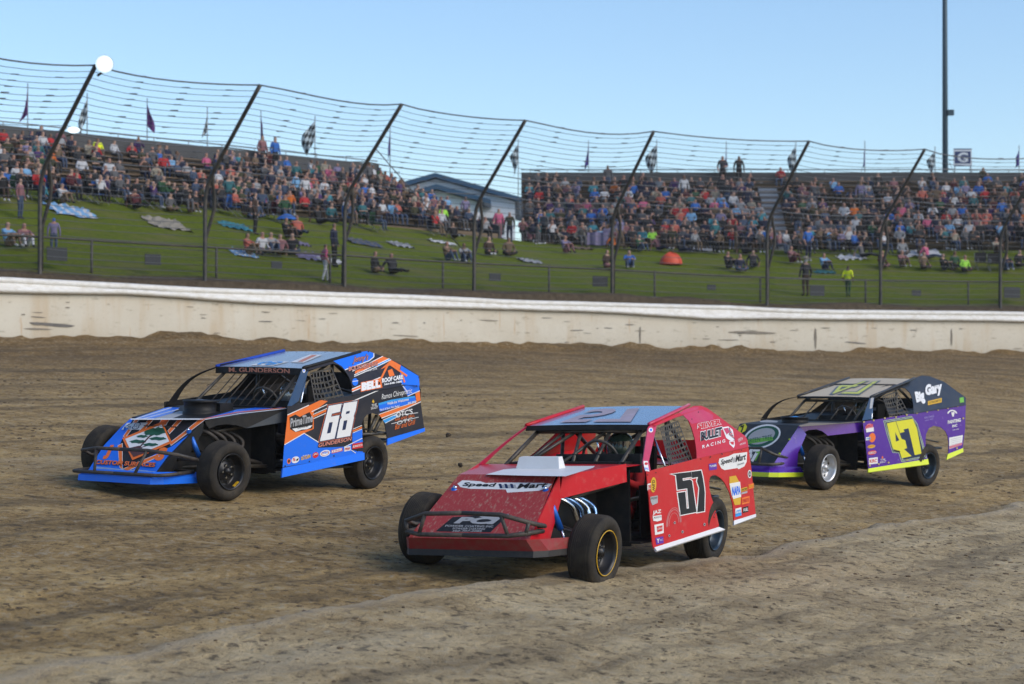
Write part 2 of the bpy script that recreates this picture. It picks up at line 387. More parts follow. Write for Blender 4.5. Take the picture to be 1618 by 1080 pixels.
def grass_material():
    m = pmat('bank_grass', (.062, .105, .016), .9); t = m.node_tree; L = t.links.new; b = t.nodes['Principled BSDF']; b.inputs['Specular IOR Level'].default_value = .15
    tc = nd(m, 'ShaderNodeTexCoord'); at_ = nd(m, 'ShaderNodeAttribute', attribute_name='bank_w').outputs['Fac']
    def noise(s, st=(1, 1, 1), d=6):
        mp = nd(m, 'ShaderNodeMapping'); mp.inputs['Scale'].default_value = st; L(tc.outputs['Object'], mp.inputs[0])
        n = nd(m, 'ShaderNodeTexNoise'); n.inputs['Scale'].default_value = s; n.inputs['Detail'].default_value = d; n.inputs['Roughness'].default_value = .65; L(mp.outputs[0], n.inputs[0]); return n.outputs[0]
    def ramp(v, pts):
        r = nd(m, 'ShaderNodeValToRGB'); e = r.color_ramp.elements
        while len(e) < len(pts): e.new(.5)
        for q, (p, c) in zip(e, pts): q.position = p; q.color = (*c, 1)
        L(v, r.inputs[0]); return r.outputs[0]
    def mix(f, a, c):
        x = nd(m, 'ShaderNodeMix', data_type='RGBA'); L(f, x.inputs[0]); L(a, x.inputs[6]); L(c, x.inputs[7]); return x.outputs[2]
    n1 = noise(.5, (1, 1, 1)); n2 = noise(5, (1, 1, 1)); n3 = noise(30)
    g = ramp(n2, [(.25, (0.045, 0.074, 0.004)), (.5, (0.107, 0.150, 0.005)), (.75, (0.200, 0.223, 0.010))])
    g2 = ramp(n3, [(.3, (0.042, 0.063, 0.003)), (.7, (0.186, 0.223, 0.008))])
    x = nd(m, 'ShaderNodeMix', data_type='RGBA'); x.inputs[0].default_value = .45; L(g, x.inputs[6]); L(g2, x.inputs[7]); g = x.outputs[2]
    dry = ramp(n1, [(.3, (.10, .115, .022)), (.7, (.17, .155, .05))])
    fr = nd(m, 'ShaderNodeMapRange'); L(n1, fr.inputs[0]); fr.inputs[1].default_value = .46; fr.inputs[2].default_value = .68; fr.inputs[4].default_value = .75; g = mix(fr.outputs[0], g, dry)
    dirt = ramp(n2, [(.3, (.062, .046, .03)), (.7, (.135, .102, .066))])
    ad = nd(m, 'ShaderNodeMath', operation='MULTIPLY_ADD'); L(n1, ad.inputs[0]); ad.inputs[1].default_value = 1.6; L(at_, ad.inputs[2])
    ad2 = nd(m, 'ShaderNodeMath', operation='MULTIPLY_ADD'); L(n2, ad2.inputs[0]); ad2.inputs[1].default_value = .6; L(ad.outputs[0], ad2.inputs[2])
    f = nd(m, 'ShaderNodeMapRange'); L(ad2.outputs[0], f.inputs[0]); f.inputs[1].default_value = 1.45; f.inputs[2].default_value = 1.95
    L(mix(f.outputs[0], dirt, g), b.inputs['Base Color'])
    bp_ = nd(m, 'ShaderNodeBump'); bp_.inputs['Strength'].default_value = 1.; bp_.inputs['Distance'].default_value = .08; L(n3, bp_.inputs['Height']); L(bp_.outputs[0], b.inputs['Normal'])
    return m
M_GRASS = grass_material()
tag(grid_mesh('grass_bank', BX, BY, BZ, [M_GRASS], attrs={'bank_w': wl}), kind='structure')
_bp = np.stack([BX.ravel(), BY.ravel()], 1); _bz = BZ.ravel()
def bank_z(x, y):
    d = (_bp[:, 0]-x)**2+(_bp[:, 1]-y)**2; k = np.argpartition(d, 4)[:4]; w = 1/(d[k]+1e-4); return float((_bz[k]*w).sum()/w.sum())
def on_bank(u, v):
    """photo point -> the grass or dirt it shows"""
    d = ray(u, v); lo = 58.; prev = None
    for y in np.arange(60, 112, .25):
        P = CAM+d*(y/d.y)
        if P.z <= bank_z(P.x, P.y) and y > np.interp(P.x, FB[:, 0][20:], FB[:, 1][20:])-.9: return Vector((P.x, P.y, bank_z(P.x, P.y)))
    P = CAM+d*(100/d.y); return Vector((P.x, P.y, bank_z(P.x, P.y)))

# ------------------------------------------------------------------ concrete retaining wall
def wall_material():
    m = bpy.data.materials.new('whitewashed_concrete'); m.use_nodes = True; t = m.node_tree; L = t.links.new; b = t.nodes['Principled BSDF']; b.inputs['Roughness'].default_value = .85
    tc = nd(m, 'ShaderNodeTexCoord')
    def noise(s, st, d=6, r=.6):
        mp = nd(m, 'ShaderNodeMapping'); mp.inputs['Scale'].default_value = st; L(tc.outputs['Object'], mp.inputs[0])
        n = nd(m, 'ShaderNodeTexNoise'); n.inputs['Scale'].default_value = s; n.inputs['Detail'].default_value = d; n.inputs['Roughness'].default_value = r; L(mp.outputs[0], n.inputs[0]); return n.outputs[0]
    def rr(v, a, b_, c=0., d=1.):
        r = nd(m, 'ShaderNodeMapRange'); L(v, r.inputs[0])
        for i, q in enumerate((a, b_, c, d)): r.inputs[i+1].default_value = q
        return r.outputs[0]
    def mix(f, a, c):
        x = nd(m, 'ShaderNodeMix', data_type='RGBA'); L(f, x.inputs[0])
        for s, i in ((a, 6), (c, 7)):
            if isinstance(s, tuple): x.inputs[i].default_value = (*s, 1)
            else: L(s, x.inputs[i])
        return x.outputs[2]
    c = mix(noise(.6, (1, 1, 1)), (.42, .36, .265), (.56, .525, .44))
    c = mix(rr(noise(.9, (1, 1, .18), 4), .54, .70, 0, .5), c, (.40, .29, .17))        # rust and soil runs
    c = mix(rr(noise(5, (1, 1, .12), 3), .64, .70, 0, .4), c, (.40, .23, .10))
    c = mix(rr(noise(2.2, (1, 1, 3.5), 8, .7), .58, .68, 0, .7), c, (.22, .18, .125))   # scuffs and splashes
    c = mix(rr(noise(14, (1, 1, 2), 3, .5), .70, .74, 0, .8), c, (.16, .12, .08))
    L(c, b.inputs['Base Color'])
    bp_ = nd(m, 'ShaderNodeBump'); bp_.inputs['Strength'].default_value = .35; bp_.inputs['Distance'].default_value = .03; L(noise(3, (1, 1, 1)), bp_.inputs['Height']); L(bp_.outputs[0], b.inputs['Normal'])
    return m
M_WALL = wall_material()
M_CAP = pmat('white_rail', (.74, .73, .70), .55, var=.08, scale=2, dust=.42, dustcol=(.40, .33, .22), stretch=(1, 1, 2.5), dscale=3)
def sweep(prof, mat, C=WC, N=NB, step=2):
    """prof(i) -> list of (outward, z)"""
    idx = range(0, len(C), step); rows = [[(C[i, 0]+N[i, 0]*o, C[i, 1]+N[i, 1]*o, z) for o, z in prof(i)] for i in idx]
    n = len(rows[0]); vs_ = [v for r in rows for v in r]
    return vs_, [(a*n+k, (a+1)*n+k, (a+1)*n+k+1, a*n+k+1) for a in range(len(rows)-1) for k in range(n-1)]
wall = empty('retaining_wall', (0, 0, 0)); tag(wall, 'long white concrete retaining wall with soil stains round the outside of the turn', 'wall')
jit = np.array([vnoise(np.array([s*.35]), np.array([2.]))[0]*.05+vnoise(np.array([s*1.1]), np.array([7.]))[0]*.025 for s in SB])
mb = MB(); v_, f_ = sweep(lambda i: [(0, wall_bot[i]-.8), (-.02, wall_bot[i]), (0, wall_lip[i]+jit[i]+.02), (.30, wall_lip[i]+jit[i]+.02), (.30, wall_bot[i]-.8)], M_WALL); mb.add(v_, f_, M_WALL, True)
M_SCUFFW = pmat('wall_scuff', (.20, .175, .14), .9, var=.4, scale=6); M_RUB = pmat('rubber_scuff', (.13, .12, .11), .9, var=.4, scale=6)
scr = random.Random(21)
def wall_mark(px, fz, w, h, m, tilt=0.):
    i = int(np.argmin(np.abs(WPX-px)+np.where(WC[:, 1] < 50, 1e6, 0))); C0 = np.array([*WC[i]]); tq = np.array([NB[i][1], -NB[i][0]]); n_ = 14; z0 = wall_bot[i]+(wall_lip[i]-wall_bot[i])*fz; pts = []
    for k in range(n_):
        q = 2*math.pi*k/n_; r_ = 1+.35*(scr.random()-.5); a, b_ = math.cos(q)*w*r_, math.sin(q)*h*r_+math.cos(q)*w*tilt; p = C0+tq*a-NB[i]*.030; pts.append(Vector((p[0], p[1], z0+b_)))
    mb.poly(pts, m)
for a in ((85, .32, .85, .055, M_RUB, -.05), (60, .22, .5, .03, M_SCUFFW, 0), (765, .72, .5, .02, M_SCUFFW, -.02), (1180, .62, 1.1, .05, M_SCUFFW, -.02), (1160, .36, .5, .02, M_SCUFFW, 0), (1345, .30, .6, .03, M_RUB, -.05), (420, .55, .3, .015, M_RUB, 0), (640, .25, .7, .02, M_SCUFFW, -.03), (1500, .5, .05, .35, M_SCUFFW, 0), (1280, .45, .06, .42, M_SCUFFW, 0), (1015, .4, .04, .38, M_SCUFFW, 0), (905, .5, .35, .015, M_RUB, .02)): wall_mark(*a)
for k in range(46): wall_mark(scr.uniform(0, 1618), scr.uniform(.1, .9), scr.uniform(.05, .28), scr.uniform(.006, .018), M_SCUFFW if scr.random() < .7 else M_RUB, scr.uniform(-.05, .02))
mb.build('wall_face', wall)
mb = MB()
v_, f_ = sweep(lambda i: [(.0, wall_lip[i]+jit[i]+.04), (-.09, wall_lip[i]+jit[i]+.01), (-.16, wall_lip[i]+jit[i]+.06), (-.17, wall_lip[i]+jit[i]+.12), (-.10, wall_lip[i]+jit[i]+.19), (-.055, wall_lip[i]+.21), (-.055, wall_top[i]-.20), (.02, wall_top[i]-.16)], M_CAP); mb.add(v_, f_, M_CAP, True)
mb.build('lower_lip', wall)
mb = MB()
cc = [(math.cos(q), math.sin(q)) for q in np.linspace(math.pi*1.45, -.3, 11)]
v_, f_ = sweep(lambda i: [(.06+.15*a, wall_top[i]-.11+.11*b_+jit[i]*.5) for a, b_ in cc]+[(.3, wall_lip[i])], M_CAP); mb.add(v_, f_, M_CAP, True)
mb.build('top_rail', wall)
# ------------------------------------------------------------------ catch fence
M_POST = pmat('dark_steel', (.045, .048, .052), .55, .6, var=.3, scale=3, dust=.25)
M_WIRE = pmat('fence_cable', (.10, .105, .115), .5, .5)
def pt3(C, o, z): return Vector((C[0][0]+C[1][0]*o, C[0][1]+C[1][1]*o, z))
def fb_at(s): return (np.array([np.interp(s, SB, FB[:, 0]), np.interp(s, SB, FB[:, 1])]), np.array([np.interp(s, SB, NB[:, 0]), np.interp(s, SB, NB[:, 1])]))
TOPZ, OVER = CZ+9.02, 2.75
def fprof(h, zb):
    """height fraction along the post -> outward offset, z: upright below, leaning over the track above"""
    kz = CZ+5.75
    L1, arc = kz-zb, 1.3
    L2 = math.hypot(OVER, TOPZ-kz); l = h*(L1+L2)
    lean = math.atan2(OVER, TOPZ-kz)
    n = 40; o = 0; z = zb; step = l/n
    for i in range(n):
        q = (i+.5)*step; a = lean*1.06*float(sstep(L1-.7, L1+.9, np.array(q)))
        o -= math.sin(a)*step; z += math.cos(a)*step
    return o, z
def s_for_top(px):
    best = min(((abs(809+F*(fb_at(s)[0][0]-fb_at(s)[1][0]*OVER)/(fb_at(s)[0][1]-fb_at(s)[1][1]*OVER)-px), s) for s in np.arange(46, SB[-1]-1, .1)))
    return best[1]
post_s = [s_for_top(p) for p in (148, 408, 633, 828, 1030, 1275, 1460, 1650)]
post_s = [post_s[0]-6.4*k for k in (4, 3, 2, 1)]+post_s+[post_s[-1]+6.5*k for k in (1, 2)]
fence = empty('catch_fence', (0, 0, 0)); tag(fence, 'tall catch fence of leaning dark posts strung with many level cables above the white wall', 'fence')
FBASE = np.interp(SB, SB, wall_top)+.0
def zbase(s): return float(np.interp(s, SB, wall_top))+.10
for i, s in enumerate(post_s):
    C = fb_at(s); zb = zbase(s); mb = MB(); pts = []
    for h in np.linspace(-.06, 1, 22):
        o, z = fprof(max(h, 0), zb) if h >= 0 else (0, zb-.6); pts.append(pt3(C, o, z))
    mb.tube(pts, .068, M_POST, 8); mb.build('post', fence)
    C2 = fb_at(s+.42); mb = MB(); pts = [pt3(C2, .55, zb-.4), pt3(C2, .5, zb+1.6)]+[pt3(C2 if k < 2 else fb_at(s+.42-.1*k), fprof(h, zb)[0]+.05, fprof(h, zb)[1]) for k, h in enumerate((.34, .40, .46, .50))]
    mb.tube(pts, .06, M_POST, 7); mb.build('brace', fence)
sag_r = random.Random(5)
NL = 32
levels = [k/NL for k in range(1, NL+1)]
cables = MB(); top = MB(); heavy = MB(); sp = MB()
prf = {round(h, 4): [fprof(h, zbase(s)) for s in post_s] for h in levels}
for b in range(len(post_s)-1):
    s0, s1 = post_s[b], post_s[b+1]; big = sag_r.uniform(.10, .24); pk = sag_r.uniform(.4, .62); jl = {h: sag_r.uniform(-.03, .03) for h in levels}
    for h in levels:
        a, c = prf[round(h, 4)][b], prf[round(h, 4)][b+1]; pts = []
        for t in np.linspace(0, 1, 9):
            C = fb_at(s0+(s1-s0)*t); q = t**(math.log(.5)/math.log(pk)); sg = big*4*q*(1-q)*(.25+.75*max(0, h-.3)/.7)+jl[h]*4*t*(1-t)
            pts.append(pt3(C, a[0]+(c[0]-a[0])*t+.09*(h < .45), a[1]+(c[1]-a[1])*t-sg))
        if h > .99: top.tube(pts, .026, M_WIRE, 5)
        elif abs(h-21/NL) < .01 or abs(h-17/NL) < .01: heavy.tube(pts, .021, M_WIRE, 5)
        else: cables.tube(pts, .0095, M_WIRE, 4)
    for t0 in (.27, .60, .86):                         # wire spacers hold the cables apart between posts
        tt0 = t0+sag_r.uniform(-.05, .05)
        for h in levels:
            if h < .35 or sag_r.random() < .12: continue
            a, c = prf[round(h, 4)][b], prf[round(h, 4)][b+1]; C = fb_at(s0+(s1-s0)*tt0); q = tt0**(math.log(.5)/math.log(pk))
            sg = big*4*q*(1-q)*(.25+.75*max(0, h-.3)/.7)
            P = pt3(C, a[0]+(c[0]-a[0])*tt0, a[1]+(c[1]-a[1])*tt0-sg); tdir = Vector((C[1][1], -C[1][0], 0))
            sp.tube([P-tdir*.14, P+tdir*.14+Vector((0, 0, .02))], .017, M_WIRE, 4)
cables.build('cable_strands', fence); top.build('top_cable', fence); heavy.build('tension_cable', fence); tag(sp.build('cable_spacer', fence), kind='stuff')
# stay cables from the third post down to the next bay
mb = MB(); a = fb_at(post_s[6]); c = fb_at(post_s[7])
mb.tube([pt3(a, fprof(.74, zbase(post_s[6]))[0], fprof(.74, zbase(post_s[6]))[1]), pt3(c, 0.02, zbase(post_s[7])+1.3)], .02, M_WIRE, 5); mb.build('stay_cable', fence)

# ------------------------------------------------------------------ low spectator fence
M_LINK = pmat('weathered_tube', (.05, .052, .05), .7, .3, dust=.2)
low = empty('spectator_fence', (0, 0, 0)); tag(low, 'low tube and wire spectator fence along the foot of the grass bank', 'fence')
lw = .75
def low_s(px): return min((abs(809+F*(fb_at(s)[0][0]+fb_at(s)[1][0]*lw)/(fb_at(s)[0][1]+fb_at(s)[1][1]*lw)-px), s) for s in np.arange(46, SB[-1]-1, .1))[1]
lps = [low_s(p) for p in (145, 340, 520, 700, 868, 1035, 1200, 1367, 1530, 1690)]
lps = [lps[0]-5.2*k for k in (3, 2, 1)]+lps+[lps[-1]+5.5]
RAILH = 1.12
def low_pt(s, h): C = fb_at(s); P = pt3(C, lw, 0); return Vector((P.x, P.y, bank_z(P.x, P.y)-.1+h))
for s in lps:
    mb = MB(); mb.tube([low_pt(s, -.3), low_pt(s, RAILH+.03)], .045, M_LINK, 7); mb.build('post', low)
ss_ = np.arange(lps[0], lps[-1], .8); sm = np.array([low_pt(s, 0).z for s in ss_]); sm = np.convolve(np.pad(sm, 6, 'edge'), np.ones(13)/13, 'valid')
rp_ = lambda h: [Vector((*low_pt(s, 0).xy, z+h)) for s, z in zip(ss_, sm)]
mb = MB(); mb.tube(rp_(RAILH), .038, M_LINK, 6); mb.build('top_rail', low)
mb = MB()
for h in (.12, .3, .48, .66, .84, 1.0): mb.tube(rp_(h), .006, M_LINK, 4)
mb.build('wire_mesh', low)
M_BOARD = pmat('dark_board', (.022, .026, .03), .7, var=.4)
for k, (px, w, h, look) in enumerate(((90, .75, .42, 'leftmost on the spectator fence'), (240, .62, .36, 'hung alone on the fence between two posts'), (437, .5, .26, 'narrow and low, below the white blanket'), (782, .55, .30, 'on the fence below the man in brown'),
                        (948, .72, .42, 'hung beside a tall fence post'), (1122, .42, .22, 'smallest of the boards, below the dark seated pair'), (1290, .78, .45, 'hung on the fence next to the man in the pale hat'), (1448, .5, .26, 'low, below the man in the lime top'), (1597, .95, .5, 'largest, at the right end of the spectator fence'))):
    s = low_s(px); C = fb_at(s); P = low_pt(s, .62); t = Vector((C[1][1], -C[1][0], 0)); n = Vector((-C[1][0], -C[1][1], 0)); P = P+n*.06
    mb = MB(); u = Vector((0, 0, 1))
    w *= .5; h *= .5; mb.sheet([P-t*w-u*h, P+t*w-u*h, P+t*w+u*h, P-t*w+u*h], M_BOARD, n, .02)
    tag(mb.build('fence_board'), 'dark sign board %s' % look, 'sign board', 'boards on the spectator fence')

# ------------------------------------------------------------------ grandstands
M_WOOD = pmat('weathered_plank', (.15, .105, .065), .8, var=.35, scale=1.5, stretch=(1, 1, 6))
M_TREAD = pmat('dark_tread', (.075, .060, .045), .9, var=.3, scale=2)
M_BACK = pmat('dark_cladding', (.055, .056, .058), .8, var=.2, scale=1.5)
M_STEEL = pmat('grey_steel', (.20, .21, .22), .5, .4)
M_STEP = pmat('worn_aluminium', (.24, .26, .30), .45, .5, var=.2)
class Stand: pass
def make_stand(name, label, org, d, n, L, zb, rows, rise, tread, wall_z, aisles=()):
    S = Stand(); S.org, S.d, S.n, S.L, S.zb, S.rows, S.rise, S.tread = Vector((*org, 0)), Vector((*d, 0)), Vector((*n, 0)), L, zb, rows, rise, tread
    e = empty(name, (0, 0, 0)); tag(e, label, 'grandstand'); S.e = e
    P = lambda t, w, z: S.org+S.d*t+S.n*w+Vector((0, 0, z))
    S.P = P; rot = Matrix((S.d, S.n, Vector((0, 0, 1)))).transposed()
    t0, t1 = L; tm, tl = (t0+t1)/2, t1-t0
    for r in range(rows):
        z = zb+rise*r; w = .25+tread*r
        mb = MB(); mb.box(P(tm, w+tread*.5+.0, z-.03), (tl, tread-.05, .06), M_TREAD, rot)
        mb.box(P(tm, w+tread*.97, z+rise*.5-.035), (tl, .03, rise-.01), M_TREAD, rot); mb.build('footboard', e)
        mb = MB(); mb.box(P(tm, w+tread*.62, z+.43), (tl, .28, .045), M_WOOD, rot); mb.box(P(tm, w+tread*.76, z+.30), (tl, .03, .17), M_WOOD, rot)
        for k in range(int(tl//2.2)): mb.box(P(t0+1+k*2.2, w+tread*.62, z+.205), (.06, .2, .40), M_TREAD, rot)
        mb.build('bench', e)
    wz = .25+tread*rows
    mb = MB(); mb.box(P(tm, wz+.1, (wall_z+zb-3)/2), (tl, .12, wall_z-zb+3), M_BACK, rot); mb.build('back_wall', e)
    for q in (t0, t1):
        mb = MB(); pts = [P(q, .0, zb-2.5), P(q, .0, zb+.35), P(q, wz-.1, zb+rise*rows+.05), P(q, wz, wall_z-.02), P(q, wz+.03, zb-2.5)]
        mb.sheet(pts, M_BACK, S.d*(1 if q == t1 else -1), .08); mb.build('side_wall', e)
    mb = MB(); mb.box(P(tm, .1, zb-.9), (tl-.2, .08, 1.8), M_WOOD, rot); mb.build('front_board', e)
    mb = MB(); mb.tube([P(t0, wz+.1, wall_z+.16), P(t1, wz+.1, wall_z+.16)], .03, M_STEEL, 6)
    for k in range(int(tl//2)): mb.tube([P(t0+.5+2*k, wz+.1, wall_z-.1), P(t0+.5+2*k, wz+.1, wall_z+.16)], .02, M_STEEL, 5)
    mb.build('hand_rail', e)
    for (q, lean) in aisles:
        mb = MB()
        for r in range(rows-1):
            for h in (0, .5):
                mb.box(P(q+lean*(r+h), .25+tread*(r+h)+.22, zb+rise*(r+h)+.10), (1.0, .38, .12), M_STEP, rot)
        mb.build('aisle_steps', e)
    S.aisles = aisles; S.back = wz; S.wall_z = wall_z
    return S
STL = make_stand('grandstand', 'open wooden grandstand on the left that runs downhill behind the grass bank, packed with spectators', PL, dl, nl, (-15, 21.7), CZ+6.15, 9, .33, .86, CZ+9.93)
STR = make_stand('grandstand', 'wide right-hand grandstand with a level dark back wall and G sign on top', (0, 101.2), (1, 0), (0, 1), (.5, 44), CZ+5.55, 12, .355, .90, CZ+10.42, aisles=((13.2, .05),))

# club building seen in the gap between the stands
M_WHITE = pmat('white_siding', (.66, .69, .72), .7, var=.06, scale=2)
M_ROOF = pmat('blue_metal_roof', (.035, .09, .16), .45, .3, var=.15)
M_DARKWIN = pmat('dark_window', (.02, .025, .03), .15)
b = empty('club_building', (-5.0, 134, 0)); tag(b, 'white gabled building with a dark blue roof in the gap between the grandstands', 'building')
def rel(o, pts): return [Vector(p)-o.location for p in pts]
def gable(y0, y1, xc, hw, ze, zr, zg, wallm, parent, part):
    mb = MB(); o = parent.location
    f = [(xc-hw, y0, zg), (xc+hw, y0, zg), (xc+hw, y0, ze), (xc, y0, zr), (xc-hw, y0, ze)]
    g = [(x, y1, z) for x, _, z in f]
    mb.poly(rel(parent, f), wallm); mb.poly(rel(parent, g), wallm)
    for i in (0, 1, 4): k = (i+1) % 5; mb.add(rel(parent, [f[i], f[k], g[k], g[i]]), [(0, 1, 2, 3)], wallm)
    mb.build(part+'wall', parent)
    mb = MB(); ov = .55; s = (zr-ze)/hw
    for sg in (-1, 1):
        a = Vector((xc, y0-ov, zr+.06)); c = Vector((xc+sg*(hw+ov), y0-ov, ze-s*ov+.06)); dy = Vector((0, y1-y0+2*ov, 0)); up = Vector((0, 0, .30))
        vs_ = rel(parent, [a, c, c+dy, a+dy, a+up, c+up, c+dy+up, a+dy+up])
        mb.add(vs_, [(0, 1, 2, 3), (4, 5, 6, 7), (0, 1, 5, 4), (1, 2, 6, 5), (2, 3, 7, 6)], M_ROOF)
    mb.build(part+'roof', parent)
gable(135, 152, -5.0, 5.2, CZ+10.62, CZ+12.1, CZ+2, M_WHITE, b, '')
gable(131.5, 135, -4.8, 2.9, CZ+10.25, CZ+11.05, CZ+2, M_WHITE, b, 'porch_')
for x in (-8.5, -1.2):
    mb = MB(); mb.box(Vector((x, 134.97, CZ+9.0))-b.location, (1.4, .06, 1.1), M_DARKWIN); mb.build('window', b)

# ------------------------------------------------------------------ light poles, lamps, sign on the stand
M_POLE = pmat('pole_paint', (.030, .062, .085), .5, .2, var=.2)
M_LAMP = pmat('lit_lamp', (1, 1, 1), .5, emit=(1, .97, .88), estr=26)
M_LAMP2 = pmat('lit_lamp_dim', (1, 1, 1), .5, emit=(.92, 1, .90), estr=9)
M_GLOW = pmat('glow_ring', (.30, .32, .32), .4, emit=(.95, 1, .97), estr=1.0); M_GLOW_RIM = pmat('glow_ring_rim', (.22, .24, .25), .4, emit=(.66, .86, 1.), estr=.86)  # emissive ring colours that imitate the glow round a lamp core
P0 = at_depth(1493.5, 270, 114.5)
e = empty('light_pole', (P0.x, P0.y, CZ+2)); tag(e, 'tall thin steel light pole rising behind the right grandstand', 'light pole')
mb = MB(); mb.tube([(0, 0, -4), (0, 0, 14), (0, 0, 23.5)], [.19, .15, .12], M_POLE, 10); mb.build('pole', e)
zb_ = at_depth(1497, 178, 114.5).z-CZ-2
mb = MB(); mb.box((.28, -.1, zb_), (.34, .3, .30), M_POLE); mb.box((.1, 0, zb_), (.3, .08, .06), M_POLE); mb.build('junction_box', e)
mb = MB(); mb.box((0, 0, 22.6), (3.2, .12, .12), M_POLE); mb.box((0, 0, 23.4), (3.2, .12, .12), M_POLE); mb.build('crossarm', e)
for k in range(4):
    for z in (22.6, 23.4):
        mb = MB(); mb.lathe([(-.12, .08), (0, .16), (.1, .26), (.12, .26)], M_POLE, (-1.35+.9*k, -.2, z), (0, -1, -.35), 16); f = mb.build('lamp', e)
        mb = MB(); mb.lathe([(.115, 0), (.115, .25)], M_LAMP, (-1.35+.9*k, -.2, z), (0, -1, -.35), 16); mb.build('lens', f)
def flood(u, v, depth, r, squash, label, m):
    P = at_depth(u, v, depth); e = empty('floodlight', P); tag(e, label, 'floodlight')
    ax = Vector((.35, -1, -.10)).normalized()
    mb = MB(); mb.lathe([(-.34, .05), (-.30, r*.5), (-.08, r*.92), (0, r), (.02, r*1.02)], M_POST, (0, 0, 0), ax, 24); mb.tube([(-.05, .3, -.15), (-.28, .35, -.30)], .04, M_POST, 6)
    hs = mb.build('housing', e)
    mb = MB(); mb.lathe([(.05, 0), (.045, r*.55)], m, (0, 0, 0), ax, 24); mb.lathe([(.045, r*.55), (.03, r*.78)], M_GLOW, (0, 0, 0), ax, 24); mb.lathe([(.03, r*.78), (.0, r*.99)], M_GLOW_RIM, (0, 0, 0), ax, 24); mb.build('lens', e)  # lamp core, then two added rings fading to sky colour as its halo
    e.scale = (1, 1, squash)
    return e
C = fb_at(post_s[4])
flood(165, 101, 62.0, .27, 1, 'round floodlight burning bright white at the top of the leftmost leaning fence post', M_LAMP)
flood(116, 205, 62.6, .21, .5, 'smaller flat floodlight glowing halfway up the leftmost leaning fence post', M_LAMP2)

M_NAVY = pmat('navy_board', (.012, .035, .13), .5, var=.1); M_SIGNW = pmat('sign_white', (.62, .66, .70), .6)
S0 = at_depth(1521, 248.5, 112.3); e = empty('letter_sign', (S0.x, S0.y, STR.wall_z-.1)); tag(e, 'square white sign with a navy block letter G on legs above the right grandstand', 'sign')
zc = S0.z-STR.wall_z+.1; mb = MB(); mb.box((0, 0, zc), (.98, .06, .96), M_SIGNW)
mb.box((0, -.035, zc), (.86, .012, .66), M_NAVY)
put_text(mb, 'G', lambda a, c: Vector((-.26+.52*a, -.046, zc-.25+.5*c)), M_SIGNW, off=.035)
mb.box((0, -.033, zc+.46), (.98, .012, .05), M_NAVY); mb.box((0, -.033, zc-.46), (.98, .012, .05), M_NAVY)
mb.build('panel', e)
for x in (-.42, .42):
    mb = MB(); mb.tube([(x, .02, 0), (x, .02, zc-.45)], .025, M_STEEL, 6); mb.tube([(x, .02, 0), (x-.2*(1 if x < 0 else -1), .5, zc-.2)], .015, M_STEEL, 5); mb.build('leg', e)

# ------------------------------------------------------------------ flags along the back walls
M_PURPLE = pmat('purple_cloth', (.085, .020, .125), .9, var=.25, scale=4); M_BLKC = pmat('black_cloth', (.018, .022, .026), .9); M_WHTC = pmat('white_cloth', (.42, .50, .54), .9, var=.1); M_VIO = pmat('violet_cloth', (.045, .025, .20), .9, var=.2, scale=4)
def flag(px, ytop, ybot, kind, sx, label):
    # depth: the back wall of the stand at that column
    if px < 640:
        best = min((abs(imgx(PL+dl*t+nl*(STL.back+.2))-px), t) for t in np.arange(-16, 23, .1)); P = PL+dl*best[1]+nl*(STL.back+.2); y = P[1]; x = P[0]; zw = STL.wall_z
    elif px < 830: x, y, zw = (px-809)/F*113.5, 113.5, STR.wall_z-1.5
    else: y = 101.2+STR.back+.25; x = (px-809)/F*y; zw = STR.wall_z
    zt = CZ+(575-ytop)*y/F; zbm = CZ+(575-ybot)*y/F
    e = empty('flag', (x, y, zw)); tag(e, label, 'flag', 'flags on poles along the grandstand backs')
    mb = MB(); mb.tube([(0, 0, -.8), (0, 0, zt-zw+.25)], .022, M_STEEL, 6); mb.build('pole', e)
    mb = MB(); nx, nz = (8, 10); H = zt-zbm; G = {}
    for i in range(nx+1):
        for k in range(nz+1):
            a, c = i/nx, k/nz
            wd = sx*(.35+.65*c if kind != 'slant' else 1)
            xx = wd*a*(.55+.2*math.sin(c*3+px))*1.2; zz = zt-zw-H*c*(.75+.25*a)-(.35*H*a*(1-c) if kind != 'slant' else H*.55*a*(1-c*.3))
            yy = -.03-.07*math.sin(a*9+c*2+px)*a
            G[i, k] = (xx, yy, zz)
    for i in range(nx):
        for k in range(nz):
            m = {'p': M_PURPLE, 'v': M_VIO}.get(kind[0]) if kind[0] in 'pv' else (M_BLKC if (i//2+k//2) % 2 else M_WHTC)
            mb.add([G[i, k], G[i+1, k], G[i+1, k+1], G[i, k+1]], [(0, 1, 2, 3)], m, True)
    mb.build('cloth', e)
flag(42, 140, 194, 'purple', -.42, 'limp purple flag, leftmost of the row above the left grandstand')
flag(138, 155, 196, 'slant', -0.43, 'checkered flag hanging next to the lamps on the leftmost fence post')
flag(233, 163, 210, 'purple', .55, 'limp purple flag, corner blown right, between the first two leaning fence posts')
flag(326, 176, 218, 'check', -.30, 'narrow limp checkered flag between two purple flags on the left grandstand')
flag(412, 182, 231, 'purple', .42, 'limp purple flag just right of the top of the second fence post')
flag(497, 190, 230, 'slant', -0.74, 'checkered flag streaming down to the left, last before the third fence post')
flag(617, 205, 252, 'violet', -.22, 'thin violet flag at the right end of the left grandstand')
flag(819, 226, 264, 'slant', -0.55, 'checkered flag in the gap above the white building')
flag(930, 228, 268, 'violet', -.30, 'limp violet flag near the left end of the right grandstand')
flag(1038, 227, 264, 'slant', -0.70, 'checkered flag behind the slanting fence post at the right grandstand')
flag(1148, 230, 270, 'violet', -.25, 'narrow violet flag behind the two people standing on the back wall')
flag(1258, 229, 266, 'slant', -0.51, 'checkered flag beside the fence post right of the standing pair')
